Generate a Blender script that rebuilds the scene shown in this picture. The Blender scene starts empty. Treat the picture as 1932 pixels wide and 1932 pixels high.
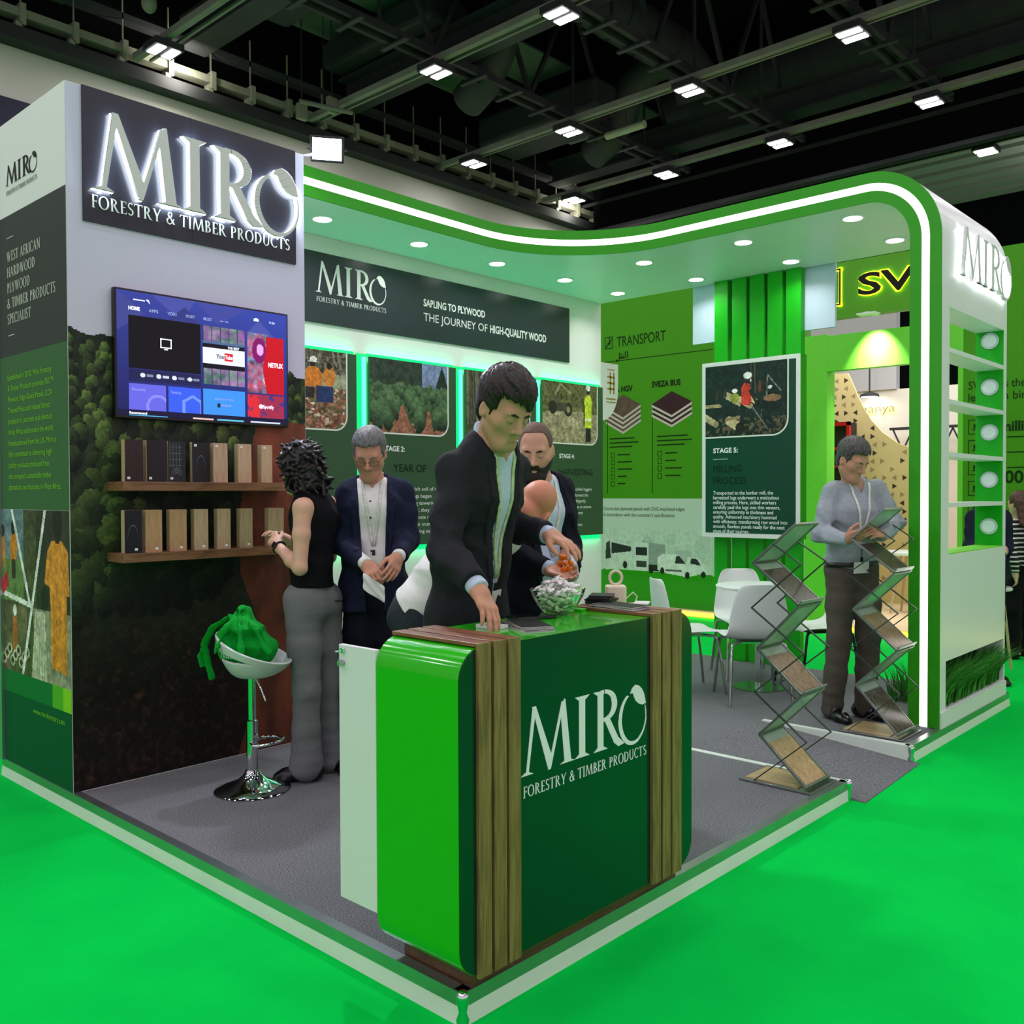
import bpy, bmesh, math, random
import numpy as np
from mathutils import Vector, Matrix

SC = bpy.context.scene
COL = SC.collection
PI = math.pi
rnd = random.Random(7)

# ------------------------------------------------------------------ camera
cam_data = bpy.data.cameras.new('camera')
cam = bpy.data.objects.new('camera', cam_data)
COL.objects.link(cam)
SC.camera = cam
cam_data.sensor_width = 36.0
cam_data.lens = 36.0 * 1764.96 / 1932.0
cam_data.clip_end = 200
_yaw, _pit, _rol = math.radians(42.6564), math.radians(-1.1277), math.radians(-0.1938)
_F = Vector((math.cos(_yaw) * math.cos(_pit), math.sin(_yaw) * math.cos(_pit), math.sin(_pit)))
_R0 = Vector((math.sin(_yaw), -math.cos(_yaw), 0))
_U0 = _R0.cross(_F)
_R = _R0 * math.cos(_rol) + _U0 * math.sin(_rol)
_U = _U0 * math.cos(_rol) - _R0 * math.sin(_rol)
cam.matrix_world = Matrix(((_R.x, _U.x, -_F.x, -1.860), (_R.y, _U.y, -_F.y, -1.913), (_R.z, _U.z, -_F.z, 1.44), (0, 0, 0, 1)))

# ------------------------------------------------------------------ world, lamps, exposure
world = bpy.data.worlds.new('hall_ambient')
SC.world = world
world.use_nodes = True
world.node_tree.nodes['Background'].inputs[0].default_value = (1.0, 0.76, 0.95, 1)
world.node_tree.nodes['Background'].inputs[1].default_value = 0.62
SC.view_settings.view_transform = 'Standard'
SC.view_settings.look = 'None'
SC.view_settings.exposure = 0.40
SC.view_settings.gamma = 1.0
SC.view_settings.use_curve_mapping = False
SC.cycles.use_denoising = True
SC.cycles.max_bounces = 10
SC.cycles.diffuse_bounces = 4
SC.cycles.sample_clamp_indirect = 4.0

HALL_W = 24.0


def area_light(name, loc, size, power, color=(1, 1, 1), direction=(0, 0, -1), size_y=None, spread=PI):
    d = bpy.data.lights.new(name, 'AREA')
    d.energy = power
    d.color = color
    d.shape = 'RECTANGLE' if size_y else 'SQUARE'
    d.size = size
    if size_y:
        d.size_y = size_y
    d.spread = spread
    o = bpy.data.objects.new(name, d)
    COL.objects.link(o)
    o.location = loc
    o.rotation_euler = Vector(direction).to_track_quat('-Z', 'Y').to_euler()
    return o


# the grid of twin high-bay lamps in the hall roof, carried on behind the camera
for gx in (-8.1, -4.85, -1.6, 1.65, 4.9, 8.1, 11.35, 14.5, 17.6):
    for gy in (-6.5, -3.98, -1.45, 1.1, 3.63, 6.32, 8.83, 11.25):
        area_light('hall_lamp_light', (gx, gy, 7.85), 0.5, HALL_W, (1.0, 0.96, 1.0))

# ------------------------------------------------------------------ materials


def lin(c):
    c = np.asarray(c, float) / 255.0
    return np.where(c <= 0.04045, c / 12.92, ((c + 0.055) / 1.055) ** 2.4)


def mat(name, rgb, rough=0.5, metal=0.0, var=0.0, vscale=20.0, bump=0.0, bscale=200.0, spec=0.5, coat=0.0, emit=0.0,
        ecol=None, trans=0.0, ior=1.45, stretch=None, rvar=0.0, attr=False, bdist=0.002):
    m = bpy.data.materials.new(name)
    m.use_nodes = True
    nt = m.node_tree
    b = nt.nodes['Principled BSDF']
    c = lin(rgb)
    c4 = (c[0], c[1], c[2], 1)
    b.inputs['Base Color'].default_value = c4
    b.inputs['Roughness'].default_value = rough
    b.inputs['Metallic'].default_value = metal
    b.inputs['Specular IOR Level'].default_value = spec
    b.inputs['Coat Weight'].default_value = coat
    b.inputs['Coat Roughness'].default_value = 0.05
    b.inputs['Transmission Weight'].default_value = trans
    b.inputs['IOR'].default_value = ior
    tc = nt.nodes.new('ShaderNodeTexCoord')
    mp = nt.nodes.new('ShaderNodeMapping')
    nt.links.new(tc.outputs['Object'], mp.inputs['Vector'])
    if stretch:
        mp.inputs['Scale'].default_value = stretch
    if attr:
        a = nt.nodes.new('ShaderNodeAttribute')
        a.attribute_name = 'Col'
        nt.links.new(a.outputs['Color'], b.inputs['Base Color'])
        if emit:
            nt.links.new(a.outputs['Color'], b.inputs['Emission Color'])
    elif var > 0:
        n = nt.nodes.new('ShaderNodeTexNoise')
        n.inputs['Scale'].default_value = vscale
        n.inputs['Detail'].default_value = 6
        nt.links.new(mp.outputs['Vector'], n.inputs['Vector'])
        r = nt.nodes.new('ShaderNodeValToRGB')
        r.color_ramp.elements[0].position = 0.3
        r.color_ramp.elements[1].position = 0.7
        r.color_ramp.elements[0].color = tuple(list(c * (1 - var)) + [1])
        r.color_ramp.elements[1].color = tuple(list(np.minimum(c * (1 + var), 1)) + [1])
        nt.links.new(n.outputs['Fac'], r.inputs['Fac'])
        nt.links.new(r.outputs['Color'], b.inputs['Base Color'])
    if bump > 0:
        n2 = nt.nodes.new('ShaderNodeTexNoise')
        n2.inputs['Scale'].default_value = bscale
        n2.inputs['Detail'].default_value = 4
        nt.links.new(mp.outputs['Vector'], n2.inputs['Vector'])
        bp = nt.nodes.new('ShaderNodeBump')
        bp.inputs['Strength'].default_value = bump
        bp.inputs['Distance'].default_value = bdist
        nt.links.new(n2.outputs['Fac'], bp.inputs['Height'])
        nt.links.new(bp.outputs['Normal'], b.inputs['Normal'])
    if emit and not attr:
        e = lin(ecol if ecol is not None else rgb)
        b.inputs['Emission Color'].default_value = (e[0], e[1], e[2], 1)
    b.inputs['Emission Strength'].default_value = emit
    return m


def wood_mat(name, dark, light, scale=6.0, axis='Z', rough=0.45):
    m = mat(name, light, rough)
    nt = m.node_tree
    b = nt.nodes['Principled BSDF']
    tc = nt.nodes.new('ShaderNodeTexCoord')
    mp = nt.nodes.new('ShaderNodeMapping')
    nt.links.new(tc.outputs['Object'], mp.inputs['Vector'])
    s = {'X': (0.08, 1, 1), 'Y': (1, 0.08, 1), 'Z': (1, 1, 0.08)}[axis]
    mp.inputs['Scale'].default_value = [q * scale * 6 for q in s]
    n = nt.nodes.new('ShaderNodeTexNoise')
    n.inputs['Scale'].default_value = 2.0
    n.inputs['Detail'].default_value = 8
    n.inputs['Distortion'].default_value = 1.2
    nt.links.new(mp.outputs['Vector'], n.inputs['Vector'])
    r = nt.nodes.new('ShaderNodeValToRGB')
    r.color_ramp.elements[0].position = 0.32
    r.color_ramp.elements[1].position = 0.68
    d, l = lin(dark), lin(light)
    r.color_ramp.elements[0].color = (d[0], d[1], d[2], 1)
    r.color_ramp.elements[1].color = (l[0], l[1], l[2], 1)
    nt.links.new(n.outputs['Fac'], r.inputs['Fac'])
    nt.links.new(r.outputs['Color'], b.inputs['Base Color'])
    bp = nt.nodes.new('ShaderNodeBump')
    bp.inputs['Strength'].default_value = 0.15
    bp.inputs['Distance'].default_value = 0.001
    nt.links.new(n.outputs['Fac'], bp.inputs['Height'])
    nt.links.new(bp.outputs['Normal'], b.inputs['Normal'])
    return m


# ------------------------------------------------------------------ mesh building


class MB:
    """collects shapes and links them as one mesh object"""

    def __init__(self):
        self.v = []
        self.f = []
        self.mi = []
        self.cur = 0

    def add(self, verts, faces, M=None):
        o = len(self.v)
        if M is not None:
            verts = [tuple(M @ Vector(p)) for p in verts]
        self.v.extend([tuple(p) for p in verts])
        for f in faces:
            self.f.append(tuple(i + o for i in f))
            self.mi.append(self.cur)
        return self

    def box(self, x0, x1, y0, y1, z0, z1, M=None):
        vs = [(x0, y0, z0), (x1, y0, z0), (x1, y1, z0), (x0, y1, z0), (x0, y0, z1), (x1, y0, z1), (x1, y1, z1), (x0, y1, z1)]
        fs = [(0, 3, 2, 1), (4, 5, 6, 7), (0, 1, 5, 4), (1, 2, 6, 5), (2, 3, 7, 6), (3, 0, 4, 7)]
        return self.add(vs, fs, M)

    def bar(self, a, b, w, h, up=(0, 0, 1)):
        """rectangular bar from a to b, w across, h along up"""
        a, b = Vector(a), Vector(b)
        d = (b - a)
        L = d.length
        d.normalize()
        up = Vector(up)
        s = d.cross(up)
        if s.length < 1e-5:
            s = d.cross(Vector((1, 0, 0)))
        s.normalize()
        u = s.cross(d)
        M = Matrix(((s.x, d.x, u.x, a.x), (s.y, d.y, u.y, a.y), (s.z, d.z, u.z, a.z), (0, 0, 0, 1)))
        return self.box(-w / 2, w / 2, 0, L, -h / 2, h / 2, M)

    def tube(self, path, r, n=10, caps=True):
        path = [Vector(p) for p in path]
        rs = r if isinstance(r, (list, tuple)) else [r] * len(path)
        t0 = (path[1] - path[0]).normalized()
        ref = Vector((0, 0, 1)) if abs(t0.z) < 0.9 else Vector((1, 0, 0))
        s = t0.cross(ref).normalized()
        rings = []
        vs = []
        for i, p in enumerate(path):
            if i == 0:
                t = path[1] - path[0]
            elif i == len(path) - 1:
                t = path[-1] - path[-2]
            else:
                t = (path[i + 1] - path[i]).normalized() + (path[i] - path[i - 1]).normalized()
            t.normalize()
            s = (s - t * s.dot(t)).normalized()
            u = t.cross(s)
            for k in range(n):
                a = 2 * PI * k / n
                vs.append(p + (s * math.cos(a) + u * math.sin(a)) * rs[i])
        fs = []
        for i in range(len(path) - 1):
            for k in range(n):
                fs.append((i * n + k, i * n + (k + 1) % n, (i + 1) * n + (k + 1) % n, (i + 1) * n + k))
        if caps:
            fs.append(tuple(range(n - 1, -1, -1)))
            m = (len(path) - 1) * n
            fs.append(tuple(m + k for k in range(n)))
        return self.add(vs, fs)

    def cyl(self, a, b, r0, r1=None, n=20):
        return self.tube([a, b], [r0, r0 if r1 is None else r1], n)

    def lathe(self, prof, c=(0, 0, 0), n=32, M=None):
        """prof: (r, z) from bottom to top, about the vertical through c"""
        vs, fs = [], []
        for r, z in prof:
            for k in range(n):
                a = 2 * PI * k / n
                vs.append((c[0] + r * math.cos(a), c[1] + r * math.sin(a), c[2] + z))
        for i in range(len(prof) - 1):
            for k in range(n):
                fs.append((i * n + k, i * n + (k + 1) % n, (i + 1) * n + (k + 1) % n, (i + 1) * n + k))
        if prof[0][0] > 1e-6:
            fs.append(tuple(range(n - 1, -1, -1)))
        if prof[-1][0] > 1e-6:
            m = (len(prof) - 1) * n
            fs.append(tuple(m + k for k in range(n)))
        return self.add(vs, fs, M)

    def prism(self, pts, fr, c0, c1):
        """2D outline in frame fr, from depth c0 to c1 along its normal"""
        a = sum(pts[i][0] * pts[(i + 1) % len(pts)][1] - pts[(i + 1) % len(pts)][0] * pts[i][1] for i in range(len(pts)))
        if a < 0:
            pts = pts[::-1]
        n = len(pts)
        vs = [fr(p[0], p[1], c0) for p in pts] + [fr(p[0], p[1], c1) for p in pts]
        fs = [tuple(range(n - 1, -1, -1)), tuple(range(n, 2 * n))]
        for i in range(n):
            j = (i + 1) % n
            fs.append((i, j, n + j, n + i))
        return self.add(vs, fs)

    def flat(self, pts, fr, c=0.0):
        return self.prism(pts, fr, c - 0.0006, c)

    def rect(self, fr, a0, b0, a1, b1, c0, c1):
        return self.prism([(a0, b0), (a1, b0), (a1, b1), (a0, b1)], fr, c0, c1)

    def sphere(self, c, r, nu=20, nv=12, M=None):
        rr = r if isinstance(r, (list, tuple)) else (r, r, r)
        vs, fs = [], []
        for j in range(nv + 1):
            t = PI * j / nv
            for i in range(nu):
                a = 2 * PI * i / nu
                vs.append((c[0] + rr[0] * math.sin(t) * math.cos(a), c[1] + rr[1] * math.sin(t) * math.sin(a), c[2] - rr[2] * math.cos(t)))
        for j in range(nv):
            for i in range(nu):
                fs.append((j * nu + i, j * nu + (i + 1) % nu, (j + 1) * nu + (i + 1) % nu, (j + 1) * nu + i))
        return self.add(vs, fs, M)

    def sheet(self, P):
        """grid of points P[i][j] as one surface"""
        ni, nj = len(P), len(P[0])
        vs = [tuple(P[i][j]) for i in range(ni) for j in range(nj)]
        fs = [(i * nj + j, (i + 1) * nj + j, (i + 1) * nj + j + 1, i * nj + j + 1) for i in range(ni - 1) for j in range(nj - 1)]
        return self.add(vs, fs)

    def build(self, name, m, parent=None, smooth=None, bevel=0.0, solid=0.0, subsurf=0):
        me = bpy.data.meshes.new(name)
        me.from_pydata(self.v, [], self.f)
        ms = m if isinstance(m, (list, tuple)) else [m]
        for q in ms:
            me.materials.append(q)
        if len(ms) > 1:
            me.polygons.foreach_set('material_index', self.mi)
        me.validate()
        o = bpy.data.objects.new(name, me)
        COL.objects.link(o)
        finish(o, parent, smooth)
        if solid:
            md = o.modifiers.new('thickness', 'SOLIDIFY')
            md.thickness = solid
            md.offset = 0
        if bevel:
            md = o.modifiers.new('bevel', 'BEVEL')
            md.width = bevel
            md.segments = 2
            md.limit_method = 'ANGLE'
            md.angle_limit = math.radians(40)
        if subsurf:
            md = o.modifiers.new('sub', 'SUBSURF')
            md.levels = md.render_levels = subsurf
        return o


def world_loc(o):
    p = Vector((0, 0, 0))
    while o is not None:
        p = p + Vector(o.location)
        o = o.parent
    return p


def finish(o, parent=None, smooth=None):
    """parents o (its mesh in world coordinates) under parent, shading by angle"""
    me = o.data
    if smooth is not None:
        me.polygons.foreach_set('use_smooth', [True] * len(me.polygons))
        if smooth < 179:
            me.set_sharp_from_angle(angle=math.radians(smooth))
    if parent is not None:
        me.transform(Matrix.Translation(-world_loc(parent)))
        o.parent = parent
    return o


def tag(o, label=None, cat=None, group=None, kind=None):
    if label:
        o['label'] = label
    if cat:
        o['category'] = cat
    if group:
        o['group'] = group
    if kind:
        o['kind'] = kind
    return o


def thing(name, label, cat, loc=(0, 0, 0), group=None):
    o = bpy.data.objects.new(name, None)
    o.empty_display_size = 0.1
    COL.objects.link(o)
    o.location = loc
    return tag(o, label, cat, group)


def structure(name, mb, m, label=None, cat=None, **k):
    o = mb.build(name, m, **k)
    return tag(o, label, cat, kind='structure')


def copy_thing(root, loc, rz=None, label=None, group=None):
    c = root.copy()
    COL.objects.link(c)
    c.location = loc
    if rz is not None:
        c.rotation_euler = (0, 0, rz)
    if label:
        c['label'] = label
    if group:
        c['group'] = group

    def rec(src, dst):
        for ch in [q for q in bpy.data.objects if q.parent == src]:
            d = ch.copy()
            COL.objects.link(d)
            d.parent = dst
            rec(ch, d)
    rec(root, c)
    return c


class Fr:
    """a plane to lay graphics on: origin, right, up; depth is along right x up"""

    def __init__(self, o, u, v):
        self.o, self.u, self.v = Vector(o), Vector(u).normalized(), Vector(v).normalized()
        self.n = self.u.cross(self.v)

    def __call__(self, a, b, c=0.0):
        return tuple(self.o + self.u * a + self.v * b + self.n * c)


def front(x, y, z):   # a face that looks to -Y
    return Fr((x, y, z), (1, 0, 0), (0, 0, 1))


def side(x, y, z):    # a face that looks to -X
    return Fr((x, y, z), (0, -1, 0), (0, 0, 1))


# ------------------------------------------------------------------ lettering
_fonts = {}


def get_font(which):
    return None


_txt_cache = {}


def glyphs(s, bold=0.0, shear=0.0):
    """outline text as verts/faces, cap height 1, baseline 0, left 0"""
    key = (s, bold, shear)
    if key in _txt_cache:
        return _txt_cache[key]
    cu = bpy.data.curves.new('lettering', 'FONT')
    cu.body = s
    cu.size = 1.0
    cu.offset = bold
    cu.shear = shear
    cu.resolution_u = 3
    cu.fill_mode = 'FRONT'
    o = bpy.data.objects.new('lettering', cu)
    me = bpy.data.meshes.new_from_object(o)
    V = np.array([v.co[:] for v in me.vertices]) if len(me.vertices) else np.zeros((1, 3))
    Fc = [tuple(p.vertices) for p in me.polygons]
    bpy.data.objects.remove(o)
    bpy.data.meshes.remove(me)
    bpy.data.curves.remove(cu)
    V = V / 0.729
    V[:, 0] -= V[:, 0].min()
    _txt_cache[key] = (V, Fc)
    return _txt_cache[key]


def text(mb, fr, s, a, b, h, w=None, bold=0.0, c=0.002, align='l', shear=0.0):
    V, Fc = glyphs(s, bold, shear)
    W = max(V[:, 0].max(), 1e-6)
    sx = (w / W) if w else h
    off = 0 if align == 'l' else (-W * sx if align == 'r' else -W * sx / 2)
    mb.add([fr(a + off + x * sx, b + y * h, c) for x, y, _ in V], Fc)
    return W * sx


def para(mb, fr, lines, a, b, h, step, w=None, bold=0.0, c=0.002, align='l'):
    """w is the width of the longest line"""
    Ws = [glyphs(s, bold)[0][:, 0].max() for s in lines]
    k = (w / max(Ws)) if w else h
    for i, s in enumerate(lines):
        text(mb, fr, s, a, b - i * step, h, Ws[i] * k, bold, c, align)


# serif capitals: every letter is a few outlines; cap height 1
def _band(cx, cy, ro, ri, a0, a1, n=14, shift=(0, 0)):
    A = [math.radians(a0 + (a1 - a0) * i / n) for i in range(n + 1)]
    out = [(cx + ro[0] * math.cos(t), cy + ro[1] * math.sin(t)) for t in A]
    inn = [(cx + shift[0] + ri[0] * math.cos(t), cy + shift[1] + ri[1] * math.sin(t)) for t in A]
    return [[out[i], out[i + 1], inn[i + 1], inn[i]] for i in range(n)]


def _stem(x, w=0.13, y0=0.0, y1=1.0, s=0.09):
    h = w / 2
    P = [[(x - h, y0), (x + h, y0), (x + h, y1), (x - h, y1)]]
    if s:
        P.append([(x - h - s, y0), (x + h + s, y0), (x + h, y0 + 0.05), (x - h, y0 + 0.05)])
        P.append([(x - h - s, y1), (x - h, y1 - 0.05), (x + h, y1 - 0.05), (x + h + s, y1)])
    return P


def _st(x0, y0, x1, y1, w0, w1=None):
    w1 = w0 if w1 is None else w1
    return [[(x0 - w0 / 2, y0), (x0 + w0 / 2, y0), (x1 + w1 / 2, y1), (x1 - w1 / 2, y1)]]


def _foot(x, y, s, up=1):
    return [[(x - s, y), (x + s, y), (x + s * 0.3, y + 0.045 * up), (x - s * 0.3, y + 0.045 * up)]]


def _h(x0, x1, y, t=0.05):
    return [[(x0, y), (x1, y), (x1, y + t), (x0, y + t)]]


SERIF = {
    'M': (1.22, _st(0.14, 0, 0.27, 1, 0.05, 0.09) + _foot(0.14, 0, 0.12) + _st(0.28, 1, 0.63, 0, 0.15, 0.07) + _st(0.63, 0, 0.98, 1, 0.06, 0.06)
          + _st(0.97, 1, 1.09, 0, 0.13, 0.14) + _foot(1.09, 0, 0.15)),
    'I': (0.36, _stem(0.18)),
    'R': (0.84, _stem(0.2) + _band(0.28, 0.745, (0.33, 0.255), (0.2, 0.2), 90, -90) + _h(0.2, 0.3, 0.95) + _h(0.2, 0.34, 0.49)
          + [[(0.3, 0.5), (0.44, 0.52), (0.7, 0.1), (0.86, 0.0), (0.66, 0.0), (0.56, 0.1)]]),
    'F': (0.6, _stem(0.2) + _h(0.2, 0.58, 0.95) + _h(0.2, 0.5, 0.5) + [[(0.58, 1), (0.54, 0.95), (0.58, 0.8)]] + [[(0.5, 0.62), (0.46, 0.52), (0.5, 0.42)]]),
    'O': (0.98, _band(0.49, 0.5, (0.46, 0.52), (0.33, 0.46), 0, 360, 28)),
    'D': (0.9, _stem(0.2) + _band(0.3, 0.5, (0.53, 0.5), (0.4, 0.45), 90, -90) + _h(0.2, 0.31, 0.95) + _h(0.2, 0.31, 0.0)),
    'E': (0.64, _stem(0.2) + _h(0.2, 0.58, 0.95) + _h(0.2, 0.5, 0.5) + _h(0.2, 0.6, 0.0) + [[(0.58, 1), (0.54, 0.95), (0.58, 0.8)]] + [[(0.6, 0), (0.63, 0.2), (0.56, 0.05)]]),
    'S': (0.6, _band(0.31, 0.75, (0.23, 0.26), (0.14, 0.2), 30, 250, 14) + _band(0.3, 0.26, (0.26, 0.27), (0.15, 0.21), -150, 80, 14)
          + [[(0.16, 0.56), (0.3, 0.42), (0.4, 0.5), (0.24, 0.64)]]),
    'T': (0.78, _stem(0.39, s=0.07) + _h(0.03, 0.75, 0.95) + [[(0.03, 1), (0.07, 0.96), (0.02, 0.8)]] + [[(0.75, 1), (0.71, 0.96), (0.76, 0.8)]]),
    'Y': (0.86, _stem(0.43, 0.12, 0, 0.5) + _st(0.43, 0.42, 0.14, 1, 0.13, 0.14) + _st(0.43, 0.42, 0.74, 1, 0.06, 0.06) + _foot(0.14, 1, 0.13, -1) + _foot(0.74, 1, 0.11, -1)),
    'B': (0.72, _stem(0.2) + _band(0.28, 0.755, (0.28, 0.245), (0.16, 0.19), 90, -90) + _band(0.28, 0.265, (0.36, 0.265), (0.22, 0.21), 90, -90)
          + _h(0.2, 0.3, 0.95) + _h(0.2, 0.32, 0.5) + _h(0.2, 0.3, 0.0)),
    'P': (0.68, _stem(0.2) + _band(0.28, 0.73, (0.34, 0.27), (0.21, 0.21), 90, -90) + _h(0.2, 0.3, 0.95) + _h(0.2, 0.3, 0.46)),
    'U': (0.9, _stem(0.19, 0.12, 0.3, 1) [:1] + _foot(0.19, 1, 0.14, -1) + _st(0.73, 0.3, 0.73, 1, 0.06) + _foot(0.73, 1, 0.12, -1)
          + _band(0.445, 0.32, (0.315, 0.34), (0.22, 0.27), 180, 360)),
    'C': (0.84, _band(0.48, 0.5, (0.44, 0.52), (0.32, 0.46), 48, 312, 22) + [[(0.77, 0.9), (0.8, 0.72), (0.72, 0.86)]]),
    'L': (0.62, _stem(0.2) + _h(0.2, 0.56, 0.0) + [[(0.56, 0), (0.61, 0.22), (0.53, 0.05)]]),
    'N': (0.98, _st(0.17, 0, 0.17, 1, 0.06) + _foot(0.17, 0, 0.12) + _st(0.15, 1, 0.8, 0, 0.15) + _st(0.82, 0, 0.82, 1, 0.06) + _foot(0.82, 1, 0.12, -1)),
    'W': (1.3, _st(0.16, 1, 0.4, 0, 0.14, 0.08) + _st(0.4, 0, 0.66, 1, 0.05) + _st(0.62, 1, 0.87, 0, 0.14, 0.08) + _st(0.87, 0, 1.14, 1, 0.05) + _foot(0.16, 1, 0.13, -1) + _foot(1.14, 1, 0.11, -1)),
    'A': (0.92, _st(0.12, 0, 0.44, 1, 0.05) + _st(0.44, 1, 0.78, 0, 0.1, 0.14) + _h(0.24, 0.64, 0.34) + _foot(0.12, 0, 0.11) + _foot(0.78, 0, 0.14)),
    'H': (0.94, _stem(0.19, 0.12) + _stem(0.75, 0.12) + _h(0.2, 0.74, 0.5)),
    '&': (0.9, _band(0.38, 0.77, (0.2, 0.24), (0.11, 0.18), 0, 360, 18) + _band(0.32, 0.26, (0.29, 0.28), (0.17, 0.22), 60, 330, 18)
          + [[(0.22, 0.68), (0.33, 0.72), (0.86, 0.04), (0.7, 0.0)]] + [[(0.56, 0.14), (0.6, 0.1), (0.8, 0.5), (0.74, 0.5)]]),
}


def serif(mb, fr, s, a, b, h, w=None, c0=0.0, c1=0.002, align='l', gap=0.05, bold=1.0):
    adv = sum((SERIF[ch][0] + gap) if ch in SERIF else 0.42 for ch in s) - gap
    sx = (w / adv) if w else h
    x = 0 if align == 'l' else -adv
    for ch in s:
        if ch not in SERIF:
            x += 0.42
            continue
        for i, poly in enumerate(SERIF[ch][1]):
            e = 0.00012 * (i % 9)      # strokes overlap, so each lies a hair above the last
            mb.prism([(a + (x + p[0]) * sx, b + p[1] * h) for p in poly], fr, c0 + e, c1 + e)
        x += SERIF[ch][0] + gap


def _logo():
    L = {}
    L['M'] = (_st(0.13, 0, 0.30, 1.0, 0.06, 0.08) + _foot(0.13, 0, 0.15) + [[(0.25, 1.03), (0.34, 1.03), (0.74, 0.14), (0.68, -0.02), (0.62, 0.02)]]
              + _st(0.66, -0.02, 1.0, 1.0, 0.07, 0.06) + [[(0.94, 0.86), (1.03, 1.03), (1.06, 1.03), (1.21, 0.0), (1.04, 0.0)]] + _foot(1.12, 0, 0.19))
    L['I'] = [[(1.42, 0), (1.58, 0), (1.58, 1.0), (1.42, 1.0)]] + [[(1.31, 0), (1.7, 0), (1.58, 0.06), (1.42, 0.06)]] + [[(1.31, 1.0), (1.42, 0.93), (1.58, 0.93), (1.7, 1.0)]]
    L['R'] = ([[(1.92, 0), (2.08, 0), (2.08, 1.0), (1.92, 1.0)]] + [[(1.81, 0), (2.2, 0), (2.08, 0.06), (1.92, 0.06)]] + [[(1.8, 1.0), (1.92, 0.93), (2.08, 0.93), (2.08, 1.0)]]
              + _band(2.1, 0.74, (0.37, 0.27), (0.22, 0.205), 90, -90, 18) + _h(2.0, 2.12, 0.945, 0.062) + _h(2.04, 2.16, 0.475, 0.055)
              + [[(2.1, 0.5), (2.26, 0.5), (2.5, 0.14), (2.68, 0.0), (2.5, -0.02), (2.38, 0.06)]])
    L['O'] = (_band(2.93, 0.38, (0.42, 0.46), (0.36, 0.42), 113, 250, 20, (0.035, 0.02)) + _band(2.93, 0.38, (0.42, 0.46), (0.36, 0.42), 250, 383, 20, (0.035, 0.02)))
    leaf = [(2.86, 0.82), (2.92, 0.91), (3.02, 0.955), (3.12, 0.93), (3.215, 0.86), (3.285, 0.76), (3.335, 0.585), (3.225, 0.575), (3.115, 0.61), (3.03, 0.67), (2.975, 0.745), (2.94, 0.82), (2.90, 0.825)]
    L['leaf'] = [leaf[:4] + [leaf[11], leaf[12]], [leaf[3], leaf[4], leaf[10], leaf[11]], [leaf[4], leaf[5], leaf[9], leaf[10]], [leaf[5], leaf[6], leaf[7], leaf[8], leaf[9]]]
    return L


LOGO = _logo()
TAG = 'FORESTRY & TIMBER PRODUCTS'


def logo_piece(mb, key, fr, a, b, h, w, c0, c1):
    sx = w / 3.35
    for i, poly in enumerate(LOGO[key]):
        e = 0.00012 * (i % 9)
        mb.prism([(a + p[0] * sx, b + p[1] * h) for p in poly], fr, c0 + e, c1 + e)


def logo_flat(fr, a, b, h, w, m, parent, c=0.002, tagline=None, tm=None):
    """the printed logo with its tagline as lettering parts of parent"""
    mb = MB()
    for k in LOGO:
        logo_piece(mb, k, fr, a, b, h, w, c - 0.0015, c)
    mb.build('logo_lettering', m, parent)
    if tagline:
        mb = MB()
        serif(mb, fr, TAG, a + 0.01 * w, b - tagline[0], tagline[1], w * 0.99, c - 0.0015, c)
        mb.build('tagline_lettering', tm or m, parent)


# ------------------------------------------------------------------ printed pictures (coloured grids)
def vnoise(X, Y, seed=0):
    xi, yi = np.floor(X).astype(np.int64), np.floor(Y).astype(np.int64)
    fx, fy = X - xi, Y - yi
    fx, fy = fx * fx * (3 - 2 * fx), fy * fy * (3 - 2 * fy)

    def hsh(a, b):
        n = (a * 374761393 + b * 668265263 + seed * 974634777) & 0x7fffffff
        n = ((n ^ (n >> 13)) * 1274126177) & 0x7fffffff
        return ((n ^ (n >> 16)) & 0xffff) / 65535.0
    return (hsh(xi, yi) * (1 - fx) + hsh(xi + 1, yi) * fx) * (1 - fy) + (hsh(xi, yi + 1) * (1 - fx) + hsh(xi + 1, yi + 1) * fx) * fy


def fbm(X, Y, seed=0, o=4):
    s, a, t = 0, 0.5, 0
    for i in range(o):
        s = s + a * vnoise(X * 2 ** i, Y * 2 ** i, seed + i * 17)
        t += a
        a *= 0.55
    return s / t


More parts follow.
